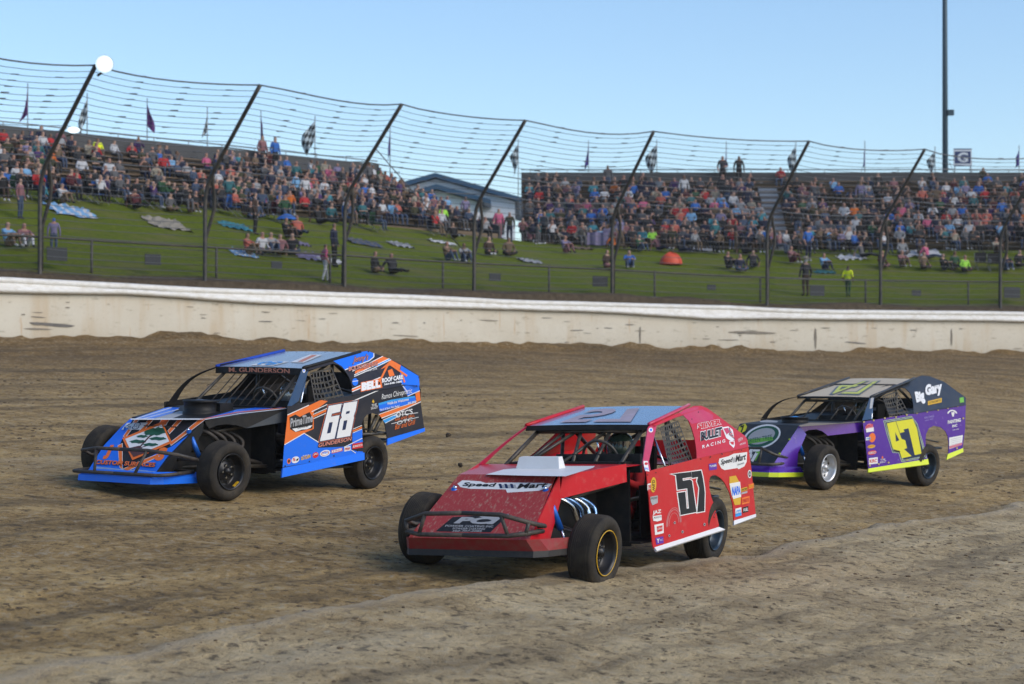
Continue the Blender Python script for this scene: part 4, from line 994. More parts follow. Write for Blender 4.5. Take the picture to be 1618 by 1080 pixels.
    for j in range(nzn+1):
        P = [bl_(a, j/nzn)-up[0]*.04*math.sin(math.pi*a)*math.sin(math.pi*j/nzn)+up[0]*.003 for a in np.linspace(0, 1, 6)]
        for a_, b_ in zip(P[:-1], P[1:]): t = Vector((0, 0, .011)); mb.add([a_-t, a_+t, b_+t, b_-t], [(0, 1, 2, 3)], M_BLKM)
    mb.build('window_net', root)
    mb = MB(); q = C_['strut']; mb.tube([U(*q[0])-up[0]*.02, U(*q[1])-up[0]*.02], .009, M_CHR, 6); mb.build('window_strut', root)
    # ---- wheels, suspension, exhaust
    w = C_['wheels']
    wheel(c, root, 1.375, .99-.1225, 1, -w['steer'], w['fl'], .4, w.get('lip'), w.get('wt')); wheel(c, root, 1.375, -.99+.1225, -1, -w['steer'], w['fl'], 1.1, w.get('lip'))
    wheel(c, root, -1.425, .95-.1225, 1, 0, w['rl'], 2.0, w.get('lip_r')); wheel(c, root, -1.425, -.95+.1225, -1, 0, w['rl'], .3)
    g = lambda x, y, z: c.GB @ Vector((x, y, z))
    for s in (1, -1):
        mb = MB(); mb.tube([g(1.36, .80*s, .24), Vector((1.18, .36*s, .27))], .016, M_BLKM, 6); mb.tube([g(1.36, .80*s, .24), Vector((1.55, .36*s, .27))], .016, M_BLKM, 6)
        mb.tube([g(1.36, .78*s, .46), Vector((1.30, .40*s, .50))], .014, M_BLKM, 6); mb.tube([g(1.36, .78*s, .46), Vector((1.48, .40*s, .50))], .014, M_BLKM, 6); mb.tube([g(1.375, .78*s, .20), g(1.375, .78*s, .50)], .03, M_RUST, 8); mb.build('control_arm', root)
        a, b = g(1.42, .66*s, .27), Vector((1.50, .46*s, C_['crease'][2]-.10)); d = (b-a)
        mb = MB(); mb.tube([a, a+d*.45], .016, M_CHR, 7); mb.tube([a+d*.38, b-d*.04], .030, M_SHK, 10); mb.tube([b-d*.05, b], .02, M_CHR, 7); mb.build('shock_absorber', root)
        mb = MB(); pts0 = [(1.30, .28), (1.13, .28), (.96, .28), (.80, .28)]
        for i, (x, y) in enumerate(pts0):
            P = spine([(x, y*s, .66), (x-.02, (y+.16)*s, .72-.01*i), (x-.16, (y+.27)*s, .63-.02*i), (x-.38+.1*i, (y+.25+.012*i)*s, .46-.02*i), (.42, (.50+.02*i)*s, .33), (.20, .54*s, .28)])
            mb.tube(P, .026, (M_CHR if i in (0, 2) else M_BLCHR) if C_.get('chrome') else M_RUST, 8)
        mb.tube([(.24, .54*s, .29), (-.2, .56*s, .25), (-.5, .56*s, .23)], .05, M_RUST, 9); mb.build('exhaust_header', root)
    mb = MB(); mb.tube([g(-1.425, .8, .335), g(-1.425, -.8, .335)], .045, M_RUST, 10); mb.lathe([(-.14, .05), (-.1, .14), (.1, .14), (.14, .05)], M_RUST, g(-1.425, 0, .335), c.GB.to_3x3() @ Vector((0, 1, 0)), 14)
    for s in (1, -1): mb.tube([g(-1.425, .5*s, .30), Vector((-.6, .5*s, .32))], .016, M_BLKM, 6); mb.tube([g(-1.40, .45*s, .30), Vector((-1.32, .40*s, .82))], .028, M_SHK, 8)
    mb.build('rear_axle', root)
    mb = MB(); mb.tube([Vector((-1.9, .55, .50)), Vector((-2.42, .55, .52)), Vector((-2.42, -.55, .52)), Vector((-1.9, -.55, .50))], .02, M_BLKM, 7)
    P = [Vector((-1.72, .72, .56)), Vector((-1.52, .74, .60)), Vector((-1.45, .74, .80)), Vector((-1.50, .72, .92))]; mb.tube([tuple(p) for p in catmull(P, .05)], .016, M_BLKM, 6); mb.tube([(-1.2, .75, .72), (-2.0, .75, .62)], .012, M_BLKM, 6); mb.build('rear_bumper', root)
    return c, root
Zm = lambda x0, y0, k: (lambda pts: [(x0+x/k, y0+y/k) for x, y in pts])
# ================================================================== red car, number 57
z5, z6, z3 = Zm(1010, 640, 7.716), Zm(1010, 760, 8.305), Zm(960, 630, 4.0)
def red_low(c, d):
    sl = -.27
    five = z5([(390, 838), (628, 812), (640, 872), (525, 890), (530, 920), (618, 905)])+z6([(690, 0), (748, 402), (543, 443), (503, 153), (602, 138), (620, 360), (650, 357), (628, 93), (500, 112)])+z5([(462, 1010), (445, 850)])
    seven = z5([(634, 811), (752, 795), (770, 870), (790, 1000)])+z6([(857, 150), (852, 392), (760, 408), (786, 90), (755, 0)])+z5([(715, 874), (645, 886)])
    for p in (five, seven): d.poly(d.grow(p, 1.5), CW, 1); d.poly(p, CN if 0 else CK, 2)
    # scuffed ring from another car's tyre, washers and dents
    for rx, ry, w in ((11.5, 24, .8), (10, 21, .9), (7.5, 16, .6)):
        pts = [(1064.5+rx*math.cos(q), 826+ry*math.sin(q)-.25*rx*math.cos(q)) for q in np.linspace(math.pi*.95, math.pi*2.02, 18)]
        d.line(pts, w, M_SCUFF, 1)
    for p, r in (((1112.7, 828.3), 1.8), ((1078, 840), 1.8), ((1057, 846), 1.6), ((1065.5, 825.5), 1.6)): d.oval(p, r, r*1.3, CLG, 3); d.oval(p, r*.55, r*.75, CK, 4)
    for p in ((1036, 746.5), (1023, 750), (1107, 725), (1122, 722), (1136, 831), (1128, 817), (1140, 716)): d.oval(p, .9, 1., CK, 2)
    # sponsor column down the front of the door
    d.oval((1032, 765.7), 4.6, 12, CY, 2, sl); d.text('WILD', (1030.2, 775), (1030.2, 758), 3.6, CK, up=(1, 0), off=.02)
    d.tag((1025.6, 768.5), 6, 10, CW, sl, 'TIRE', CR); d.tag((1025.8, 774), 4.5, 4, CR, sl)
    d.poly(z6([(140, 205), (240, 185), (240, 285), (170, 315), (148, 270)]), CLG, 2); d.text('PERF', z6([(150, 245)])[0], z6([(235, 228)])[0], 3.4, CK)
    d.oval(z6([(225, 430)])[0], 7.2, 9.5, CR, 2, sl); d.poly(z6([(170, 460), (288, 440), (290, 510), (235, 528), (180, 520)]), CW, 3); d.text('JAZ', z6([(172, 448)])[0], z6([(278, 428)])[0], 7, CW, 4, off=.03); d.text('PRODUCTS', z6([(186, 492)])[0], z6([(284, 474)])[0], 2.5, CK, 4)
    d.poly(z6([(195, 572), (315, 548), (318, 680), (205, 706)]), CW, 2); d.poly(z6([(225, 595), (300, 578), (302, 650), (232, 668)]), CR, 3); d.text('GEAR', z6([(232, 640)])[0], z6([(298, 626)])[0], 3.2, CW, 4)
    d.poly(z6([(208, 745), (312, 722), (318, 808), (222, 832)]), CPU, 2); d.text('Y', z6([(228, 808)])[0], z6([(258, 802)])[0], 6, CW, 3, off=.04); d.text('VEC', z6([(262, 785)])[0], z6([(305, 776)])[0], 2.6, CW, 3)
    # tail: purple sticker, shop banner, NAPA and the small ones round it
    d.poly(z5([(845, 715), (940, 700), (945, 780), (850, 795)]), CPU, 2); d.text('TUNER', z5([(852, 757)])[0], z5([(936, 744)])[0], 3.2, CW, 3, off=.02)
    d.poly(z5([(975, 650), (1090, 620), (1150, 590), (1315, 570), (1308, 690), (1280, 745), (1210, 780), (1195, 765), (1040, 790), (1000, 770), (965, 700)]), CW, 1)
    d.text('Speed', z5([(992, 742)])[0], z5([(1135, 706)])[0], 10, CK, 3, shear=.25, off=.02); d.text('Mart', z5([(1172, 692)])[0], z5([(1296, 660)])[0], 10, CK, 3, shear=.25, off=.02)
    for i in range(4): d.poly(z5([(1138+9*i, 640-3*i+12*(i % 2)), (1147+9*i, 638-3*i+12*(i % 2)), (1147+9*i, 700-3*i), (1138+9*i, 702-3*i)]), CLG, 2)
    d.text('ENGINES', z5([(1195, 735)])[0], z5([(1275, 712)])[0], 2.4, CK, 3)
    d.poly(z6([(1180, -60), (1265, -75), (1320, 30), (1335, 170), (1325, 305), (1250, 315), (1205, 170), (1180, 50)]), CY, 2); d.poly(z6([(1180, 30), (1320, 5), (1333, 205), (1230, 232), (1208, 180)]), CW, 3); d.text('NAPA', z6([(1212, 185)])[0], z6([(1322, 165)])[0], 12.5, CB, 4, shear=-.15, off=.045)
    d.tag(z6([(1375, 105)])[0], 9.5, 5.5, CY, sl, 'ACES', CK); d.tag(z6([(1378, 150)])[0], 9, 3, CLG, sl)
    d.tag(z6([(1395, 250)])[0], 12, 11, COR, sl, 'PARTS', CR); d.tag(z6([(1465, 65)])[0], 8.5, 8, COR, sl, 'HOT', CY); d.tag(z6([(1298, 405)])[0], 9.5, 13, CW, sl, 'CITY', CB2, band=CB2)
    d.tag(z6([(1392, 372)])[0], 9, 9, CK, sl, 'FUEL', CW); d.oval(z5([(1343, 838)])[0], 3, 6.5, CW, 2); d.oval(z5([(1343, 838)])[0], 2, 4.6, CK, 3); d.text('A', z5([(1334, 855)])[0], z5([(1352, 850)])[0], 4.5, CW, 4, off=.03)
def red_up(c, d):
    d.poly(z5([(482, 95), (560, 45), (720, 20), (720, 48), (690, 60), (520, 110)]), M_PINK, 1)  # painted highlight along the top of the sail
    d.poly(z5([(530, 118), (700, 62), (770, 50), (900, 120), (900, 180), (640, 228)]), M_PINK, 1)
    d.text('SILVER', z5([(715, 292)])[0], z5([(985, 232)])[0], 8, CR, 2, off=.05, out=CW, ooff=.05); d.text('BULLET', z5([(752, 432)])[0], z5([(1003, 368)])[0], 12.5, CK, 3, off=.05, out=CW, ooff=.06)
    d.text('R A C I N G', z5([(768, 528)])[0], z5([(1045, 452)])[0], 5, CW, 2, off=.02)
    d.poly(z5([(1010, 270), (1085, 258), (1140, 300), (1160, 420), (1120, 440), (1060, 400)]), CW, 1)
    for i in range(7): d.poly(z5([(1090, 360), (1095+11*i, 268+23*i), (1104+11*i, 285+23*i)]), CR if i % 2 else CN, 2)
    d.poly(z5([(1025, 285), (1085, 275), (1095, 330), (1065, 360)]), M_PINK, 2); d.poly(z5([(1095, 440), (1160, 430), (1165, 490), (1150, 522), (1100, 475)]), CW, 1); d.poly(z5([(1103, 450), (1152, 442), (1150, 482), (1128, 480)]), CR, 2)
    d.text('SMITH', z5([(1210, 450)])[0], z5([(1262, 425)])[0], 5, CW, 2, up=(-.25, -1)); d.text('RACING ENGINES', z5([(1225, 492)])[0], z5([(1295, 470)])[0], 3, CW, 2)
    for p in z5([(720, 85), (640, 170), (1130, 572), (1245, 548), (1010, 600), (870, 630)]): d.oval(p, .8, 1, CK, 2)
def red_pil(c, d):
    d.oval((1028, 679.4), 3.6, 3.8, CW, 2); d.oval((1028.2, 679.2), 1.7, 2, CB, 3); d.poly(z5([(48, 680), (102, 682), (108, 740), (122, 810), (70, 800), (55, 740)]), CW, 2); d.oval(z5([(82, 715)])[0], 2.6, 2.2, CR, 3); d.text('IMS', z5([(66, 790)])[0], z5([(112, 795)])[0], 4, CB, 3)
def red_nose(c, d):
    zn = Zm(640, 730, 6.223)
    d.poly(zn([(515, 212), (565, 178), (740, 188), (790, 205), (1000, 200), (1380, 205), (1445, 215), (1400, 258), (1310, 282), (1005, 300), (990, 268), (640, 262), (545, 245)]), CW, 1)
    d.text('Speed', zn([(570, 246)])[0], zn([(900, 254)])[0], 7.2, CK, 3, shear=.3, off=.03); d.text('Mart', zn([(1105, 262)])[0], zn([(1400, 246)])[0], 7.2, CK, 3, shear=.3, off=.03)
    for i in range(6): d.poly(zn([(920+28*i, 215+8*(i % 2)), (946+28*i, 215+8*(i % 2)), (960+28*i, 258), (934+28*i, 258)]), CLG if i % 2 else CN, 2)
    d.poly(zn([(300, 680), (470, 540), (1028, 510), (880, 650), (840, 690)]), CK, 1)
    d.text('PCI', zn([(500, 600)])[0], zn([(925, 610)])[0], 9, CLG, 3, shear=.4, off=.06); d.poly(zn([(690, 520), (1025, 510), (985, 548), (870, 552), (760, 545)]), CLG, 2)
    d.text('POWDER COATING INC', zn([(395, 637)])[0], zn([(872, 645)])[0], 2.9, CLG, 3, shear=.3, off=.02); d.text('POWDER COATING', zn([(468, 663)])[0], zn([(790, 668)])[0], 2.8, CLG, 3, shear=.3, off=.02); d.text('360-707-2085', zn([(462, 686)])[0], zn([(760, 688)])[0], 2.6, CLG, 3, shear=.3, off=.02)
def red_hood(c, d, H):
    zh = Zm(740, 630, 5.393)
    d.poly(zh([(150, 645), (300, 602), (600, 572), (1080, 572), (1062, 588), (830, 660), (500, 655)]), CW, 1)
def red_roof(c, mb, rp):
    V, P = glyphs('57', .03); lo, hi = textbox('57'); q = (V-lo)/(hi-lo)          # big number read from the front, bleached by sun and dust
    mb.add([rp(.82-.66*b, .80-.58*a, .008) for a, b in q], P, M_BLEACH)
M_LIP = pmat('black_plastic_lip', (.012, .013, .015), .6, dust=.35, dustcol=(.08, .065, .05), dscale=15); M_REDV = pmat('muddy_red_shaded', (.26, .004, .012), .6, dust=.45, dustcol=(.16, .10, .07), dscale=14); M_SCUFF = pmat('tyre_scuff', (.46, .22, .22), .8, var=.3); M_BLEACH = pmat('bleached_vinyl', (.40, .34, .42), .6, var=.3, scale=6, dust=.3)  # M_REDV: mud, plus the undercut's shade put into a darker red
M_ROOFB = pmat('blue_black_roof', (.14, .25, .42), .22, var=.25, scale=2, dust=.16, dustcol=(.24, .17, .12), coat=.6, dscale=4)  # dark roof with the sky's reflection put into its light blue base
for _m in (M_ROOFB,): pass
RED = dict(sill=((1022, 744), (1101, 724)), roofL=((-.365, .672, 1.330), (-1.55, .60, 1.50)), side=M_RED, sail=M_RED, pillar_m=M_PINK,
    lower=[(1021, 745), (1025.5, 785), (1029, 837.5), (1031, 861), (1033.5, 867), (1136, 833), (1136, 829), (1130, 802), (1124, 785), (1121, 772), (1120.5, 760), (1122, 753.5), (1126, 750.5), (1131, 750.5), (1138, 754.5), (1145, 762.5), (1152.5, 777.5), (1157.5, 795), (1159.5, 822), (1194, 811.5), (1191, 780), (1187, 737.5), (1182.5, 706), (1101, 724.2)],
    upper=[(1028, 668.5), (1050, 660), (1074, 651.5), (1096, 641), (1107.5, 640.6), (1117.5, 644.5), (1135, 657), (1160, 675.5), (1177.5, 688.5), (1181, 694.5), (1182.7, 706), (1101, 724.2), (1100.5, 712), (1097.5, 692), (1093, 676), (1087, 662), (1080, 655.5), (1070, 658.5), (1037, 672.3), (1033, 676)],
    pillar=[(1015.5, 731), (1021, 745), (1028, 742), (1025.5, 728), (1037.5, 673), (1028, 668.5), (1023.5, 676)],
    skirts=[((1033.5, 864.5), (1135.5, 832), (1146, 836), (1038, 870)), ((1159.5, 822), (1194, 811.5), (1194.8, 816), (1159.5, 829))], skirt_m=CW,
    art_low=red_low, art_up=red_up, art_pil=red_pil, art_nose=red_nose, art_hood=red_hood, art_roof=red_roof, roof_m=M_ROOFB, rail_m=M_PINK, rail_far_m=M_RED, visor_h=.045,
    apil_far=(.26, -.90, .945), crease=(1.306, .525, .925), hood_rear=(.20, .87, .975), hood_m=M_RED, fender=[(889, 751.5), (989.5, 732.5), (990.5, 761), (884, 788)], fender_m=M_RED, nose_bot=(2.12, .615, .385), nose_m=M_REDN, cham=.04,
    cheek=[(1.31, .525, .92), (1.306, .53, .70), (1.62, .57, .36), (1.97, .64, .34), (2.12, .613, .385)], cheek_m=M_RED, valance=(2.07, .69, .235), lip_h=.055, val_m=M_REDV, lip_m=M_LIP,
    bump_low=[(1.90, .64, .455), (2.15, .60, .45), (2.20, .45, .43), (2.20, .0, .43)], bump_up=[(1.90, .66, .50), (2.13, .62, .545), (2.20, .38, .615), (2.20, 0, .625)], bump_posts=[(1, 1), (2, 2)], bump_m=M_MUDT,
    deck_z=(.93, .93), deck_m=M_RED, tail=[(-2.36, .90, .86), (-2.36, .90, .95), (-2.36, .78, 1.13)], tail_m=M_RED, inner=M_RED, bars=[(-.28, -.42), (-.15, -.40), (-.10, .08), (.18, -.02), (.22, .32)], bar_r=.018, chrome=1, pad_t='R', sw_z=1.02,
    net_n=(9, 8), net=[(1049, 671), (1077, 661), (1100, 723), (1064, 732)], strut=((1034, 685), (1053, 734)), wheels=dict(steer=2, fl=M_RIMK, rl=M_RIMB, lip=CY), pil_w=.075, bow=.15)
# ================================================================== blue car, number 68
z2, z7, z4 = Zm(440, 640, 9.0), Zm(540, 550, 7.2), Zm(110, 650, 7.035)
def blue_low(c, d):
    sl = -.20
    d.poly(z2([(128, 140), (250, 88), (430, 5), (600, -75), (700, -60), (500, 90), (500, 335), (365, 395), (82, 560)]), COR, 1)
    for a, b, w in (((125, 138), (430, -2), 1.3), ((470, 90), (690, -12), 1.2), ((495, 190), (690, 105), 1.2), ((490, 130), (690, 42), 1.0)): d.line(z2([a, b]), w, CW, 2)
    d.poly(z2([(495, 172), (690, 82), (690, 52), (492, 142)]), COR, 1)
    d.poly(z2([(80, 568), (365, 402), (565, 525), (560, 605), (940, 590), (1190, 470), (1200, 520), (1040, 560), (1040, 640), (1205, 660), (1205, 690), (58, 880)]), CB, 1)
    d.line(z2([(80, 562), (362, 398), (565, 525)]), 1.3, CW, 3); d.line(z2([(930, 595), (1190, 468)]), 1.1, CW, 3); d.line(z2([(1030, 635), (1095, 680)]), 1., CW, 3)
    d.poly(z2([(1050, 400), (1190, 345), (1192, 470), (1050, 530)]), CB, 1)
    for k, m in ((0, CW), (28, COR), (52, CW), (75, CB)): d.line(z2([(1055, 340+k), (1185, 285+k)]), 1.0 if m is CW else 2.2, m, 2)
    d.poly(z2([(1050, 545), (1190, 525), (1198, 600), (1045, 625)]), CR, 3); d.text('SUNOCO', z2([(1052, 603)])[0], z2([(1188, 575)])[0], 3.2, CW, 4, off=.02)
    # number
    six = [(519, 641), (539.5, 637.3), (537, 650), (524, 653.2), (522.7, 658), (536.2, 655.5), (528.3, 692.5), (504.8, 697)]; h6 = z2([(718, 245), (768, 237), (736, 392), (684, 402)])
    eig = [(543, 636.7), (564.2, 633.2), (561.5, 648), (558.5, 657), (558.8, 660), (553, 688.3), (531.3, 692.2), (537, 662.5), (539.5, 659.5), (538.6, 655.5)]; h8a, h8b = z2([(960, 88), (1012, 78), (1003, 115), (953, 125)]), z2([(925, 220), (976, 210), (950, 345), (902, 355)])
    for p in (six, eig): d.poly(d.grow(p, 2.0), COR, 1); d.poly(d.grow(p, 1.4), CN, 2)
    d.poly(six, CW, 3, [h6]); d.poly(eig, CW, 3, [h8a, h8b])
    d.text('GUNDERSON', z2([(562, 595)])[0], z2([(1035, 498)])[0], 5.6, M_SALM, 5, shear=.25, off=.02, out=CN, ooff=.05)
    # tattered shop badge
    d.poly(z2([(155, 170), (240, 130), (300, 165), (440, 95), (490, 190), (480, 330), (420, 340), (240, 380), (165, 340)]), CK, 2)
    d.text('PrimeTime', z2([(165, 310)])[0], z2([(480, 232)])[0], 13, CLG, 4, shear=.1, off=.03); d.poly(z2([(190, 335), (480, 282), (450, 320), (400, 340), (330, 345), (240, 378)]), CW, 3); d.text('DESIGNS', z2([(268, 335)])[0], z2([(415, 305)])[0], 3, CK, 5)
    # sponsor row
    d.oval(z2([(145, 795)])[0], 2.9, 4.4, COR, 2, sl); d.oval(z2([(145, 795)])[0], 1.6, 2.4, CK, 3, sl); d.oval(z2([(238, 775)])[0], 6.2, 5.2, CW, 2, sl); d.text('76', z2([(200, 800)])[0], z2([(235, 792)])[0], 5, CR, 3, off=.04); d.poly(z2([(250, 768), (285, 750), (275, 785), (248, 792)]), CK, 3)
    d.text('OUTLAW', z2([(318, 780)])[0], z2([(455, 745)])[0], 5, CY, 3, off=.05); d.text('RACE', z2([(345, 728)])[0], z2([(430, 712)])[0], 2, CW, 3)
    d.oval(z2([(525, 708)])[0], 4.8, 4.6, CR, 2, sl); d.text('JAZ', z2([(495, 716)])[0], z2([(555, 702)])[0], 3, CW, 3, off=.02); d.oval(z2([(660, 682)])[0], 8, 5, CW, 2, sl); d.oval(z2([(660, 682)])[0], 6.2, 3.5, CR, 3, sl, hole=.86); d.text('WILD', z2([(618, 694)])[0], z2([(702, 676)])[0], 3.2, CB, 3, off=.03)
    d.poly(z2([(748, 640), (905, 603), (912, 648), (755, 688)]), CR, 2); d.text('KEIZER', z2([(756, 676)])[0], z2([(900, 640)])[0], 3.6, CW, 3, off=.04); d.tag(z2([(978, 618)])[0], 10, 7, CW, sl, 'PERF', CR)
    for p in z2([(90, 865), (435, 798), (785, 720), (1120, 645)]): d.oval(p, 1, 1.3, CK, 4)
    # ---- tail
    d.line(z7([(150, 590), (430, 470)]), 1.6, CW, 2); d.line(z7([(0, 640), (160, 588)]), 1.4, CW, 2)
    d.poly(z7([(835, 515), (885, 487), (895, 592), (848, 612)]), COR, 2); d.line(z7([(745, 545), (885, 482)]), 1.2, CW, 3)
    d.poly(z7([(680, 412), (876, 420), (886, 480), (748, 540)]), CB, 1); d.line(z7([(680, 412), (748, 498)]), 1.2, CW, 2)
    d.poly(z7([(418, 752), (640, 675), (895, 605), (720, 690), (450, 790)]), COR, 2); d.line(z7([(418, 752), (640, 672), (842, 610)]), .9, CW, 3); d.line(z7([(450, 795), (720, 690), (897, 607)]), 1.3, CW, 3)
    d.poly(z7([(465, 815), (620, 748), (640, 770), (490, 850)]), CB2, 2); d.line(z7([(468, 815), (625, 745)]), .9, CW, 3); d.line(z7([(490, 852), (640, 775)]), .9, CW, 3)
    d.text('Ramos Chiropractic', z7([(452, 600)])[0], z7([(795, 525)])[0], 11, CW, 4, shear=.1)
    d.poly(z7([(415, 625), (560, 585), (830, 540), (836, 560), (560, 612), (418, 655)]), CB2, 2); d.poly(z7([(416, 650), (560, 608), (836, 556), (842, 612), (650, 660), (430, 720)]), CB, 3)
    d.text('Walk-Ins Welcome', z7([(512, 645)])[0], z7([(755, 592)])[0], 4, CW, 5, off=.02); d.text('Neck & Back Pain Relief', z7([(428, 712)])[0], z7([(650, 665)])[0], 3.4, CW, 5, off=.01); d.text('855.3000', z7([(748, 640)])[0], z7([(842, 618)])[0], 3.4, CW, 5, off=.02)
    d.text('THE', z7([(335, 665)])[0], z7([(392, 652)])[0], 4, CW, 4); d.text('SKAGIT', z7([(328, 698)])[0], z7([(408, 680)])[0], 4, CW, 4); d.poly(z7([(340, 610), (352, 580), (368, 605), (360, 625)]), CY, 3)
    d.text("OTC'S", z7([(615, 790)])[0], z7([(800, 745)])[0], 8.5, CW, 4, off=.02); d.line(z7([(590, 765), (865, 732)]), .8, CW, 4); d.line(z7([(560, 858), (870, 782)]), .8, CW, 4); d.text('BAR AND GRILL', z7([(605, 828)])[0], z7([(825, 775)])[0], 4, COR, 4); d.text('OTC', z7([(625, 872)])[0], z7([(800, 822)])[0], 5.5, CW, 3)
    d.text('Bar and Grill', z7([(600, 925)])[0], z7([(832, 862)])[0], 8, COR, 4, shear=.3)
def blue_up(c, d):
    d.poly(z7([(-120, 130), (0, 85), (140, 55), (295, 30), (362, 55), (362, 98), (310, 140), (35, 245), (0, 205)]), CB, 1); d.line(z7([(364, 55), (364, 100), (310, 143), (35, 246)]), 1.3, CW, 2)
    d.poly(z7([(465, 92), (535, 118), (330, 215), (150, 290), (150, 262), (330, 165)]), COR, 1); d.line(z7([(468, 90), (330, 160), (120, 262)]), 1.0, CW, 2)
    d.poly(z7([(535, 120), (560, 130), (390, 215), (370, 208)]), CB2, 1); d.line(z7([(540, 118), (375, 195), (140, 305)]), 1.2, CW, 2); d.line(z7([(560, 130), (395, 212), (140, 322)]), 1.2, CW, 2)
    d.poly(z7([(560, 132), (672, 193), (662, 225), (560, 190), (440, 240)]), COR, 1)
    d.poly(z7([(672, 195), (875, 318), (885, 425), (690, 412), (655, 360)]), CB, 1)
    for k, m, w in ((0, CW, 1.2), (16, COR, 2.8), (32, CW, 1.2)): d.line(z7([(115, 465+k), (220, 420+k), (440, 330+k)]), w, m, 2)
    d.text('Jenny’s', z7([(120, 185)])[0], z7([(300, 150)])[0], 12, M_SALM, 4, shear=.4, out=CN, ooff=.05); d.text('BOOKKEEPING', z7([(78, 262)])[0], z7([(405, 198)])[0], 6.5, M_SALM, 4, off=.02, out=CN, ooff=.04); d.text('STANWOOD 2478', z7([(175, 290)])[0], z7([(398, 245)])[0], 2.8, CW, 4)
    d.oval(z7([(150, 385)])[0], 4.6, 6, CB, 3); d.line(z7([(118, 380), (184, 372)]), 1., CW, 4)
    d.text('BELL', z7([(228, 480)])[0], z7([(428, 440)])[0], 10.5, CW, 5, off=.08, out=COR, ooff=.07); d.text('ROOF CARE', z7([(455, 395)])[0], z7([(690, 352)])[0], 6.5, CW, 5, off=.045, out=CN, ooff=.05); d.text('360-848-1880', z7([(478, 425)])[0], z7([(680, 390)])[0], 2.8, CW, 5, off=.03)
    d.line(z7([(425, 385), (530, 172), (740, 318)]), 3.0, COR, 4); d.line(z7([(440, 380), (450, 450)]), 2.5, COR, 4); d.line(z7([(680, 290), (712, 390)]), 2.5, COR, 4); d.poly(z7([(520, 255), (570, 235), (600, 310), (540, 325)]), COR, 3); d.poly(z7([(590, 175), (655, 195), (660, 245), (610, 215)]), COR, 3)
    for p in z7([(80, 70), (185, 48), (300, 38), (848, 430), (876, 330)]): d.oval(p, 1, 1.2, CK, 4)
def blue_pil(c, d): d.oval((480, 585.5), 2.3, 3.4, CW, 2); d.oval((480, 585.5), 1.1, 1.7, CB, 3)
def blue_nose(c, d):
    d.poly(z4([(685, 70), (700, 90), (630, 220), (560, 360), (545, 540), (600, 600), (540, 690), (215, 690), (215, 640), (380, 380), (570, 175)]), CB, 1)
    d.poly(z4([(1140, 385), (1320, 262), (1090, 500), (950, 690), (800, 690), (640, 610), (800, 550), (1000, 450)]), CB, 1); d.poly(z4([(290, 610), (560, 640), (790, 650), (960, 670), (940, 695), (290, 670)]), M_PALE, 2)
    for p in ([(735, 85), (775, 85), (620, 290), (600, 275)], [(885, 82), (935, 85), (820, 215), (770, 225)], [(1030, 82), (1110, 86), (1070, 150), (990, 150)], [(1212, 88), (1262, 86), (1112, 245), (1095, 215)], [(1455, 82), (1512, 85), (1250, 285), (1130, 375), (1115, 350), (1240, 255)], [(540, 380), (585, 360), (585, 640), (560, 620)], [(820, 540), (1000, 470), (990, 500), (640, 660), (600, 640)]):
        q = z4(p); d.poly(d.grow(q, .75), CW, 2); d.poly(q, COR, 3)
    d.poly(z4([(578, 205), (640, 130), (880, 125), (790, 205)]), CW, 4); d.text('68', z4([(625, 200)])[0], z4([(790, 200)])[0], 10, CN, 5, shear=.4, off=.03); d.text('68', z4([(640, 197)])[0], z4([(785, 197)])[0], 9, CW, 6, shear=.4, off=.0)
    out_ = z4([(1030, 116), (1143, 352), (700, 545), (588, 300)]); d.poly(out_, COR, 5); d.poly(z4([(1026, 150), (1110, 338), (715, 510), (622, 310)]), CW, 6)
    for x, y, rx, ry in ((955, 232, 112, 36), (1000, 212, 60, 30), (905, 248, 70, 24), (812, 283, 60, 14), (985, 308, 92, 18), (762, 340, 88, 20), (905, 375, 82, 16)):
        n = 22; cx_, cy_ = z4([(x, y)])[0]; q = [(cx_+rx/7.035*math.cos(2*math.pi*i/n)*(1+.12*math.sin(i*2.4)), cy_+ry/7.035*math.sin(2*math.pi*i/n)*(1+.25*math.sin(i*1.7))) for i in range(n)]; d.poly(q, CG, 7+(x % 3))
    d.poly(z4([(650, 415), (780, 385), (860, 460), (715, 512)]), CBR, 7); d.line(z4([(760, 430), (830, 350), (890, 285), (950, 250)]), 2.2, CBR, 7); d.line(z4([(850, 345), (770, 350)]), 1.2, CBR, 7); d.line(z4([(760, 420), (880, 380)]), 1.2, CBR, 7)
    d.text('J', z4([(385, 520)])[0], z4([(480, 520)])[0], 19, COR, 4, shear=.5, off=.08); d.text('S', z4([(960, 535)])[0], z4([(1075, 535)])[0], 17, COR, 4, shear=.5, off=.08)
    d.text('CUSTOM SURFACES', z4([(300, 590)])[0], z4([(960, 624)])[0], 6.2, COR, 8, shear=.3, off=.03, out=CN, ooff=.04)
def blue_hood(c, d, H):
    zh = Zm(260, 540, 5.393)
    d.poly(zh([(330, 655), (620, 575), (900, 548), (1010, 560), (600, 610), (350, 660)]), CB, 1); d.line(zh([(335, 657), (620, 600), (1030, 562)]), 1.3, COR, 2); d.line(zh([(345, 662), (640, 612), (1040, 568)]), 1.2, CW, 2)
    d.poly(zh([(-260, 655), (20, 555), (130, 560), (60, 610), (-100, 655)]), CB, 1); d.line(zh([(-240, 655), (60, 560)]), 1.2, CW, 2); d.line(zh([(-180, 655), (120, 575)]), 1.0, CW, 2); d.poly(zh([(-100, 650), (130, 590), (200, 600), (60, 655)]), CLG, 1)
    d.line(zh([(-290, 660), (330, 660)]), 2.0, CW, 3)
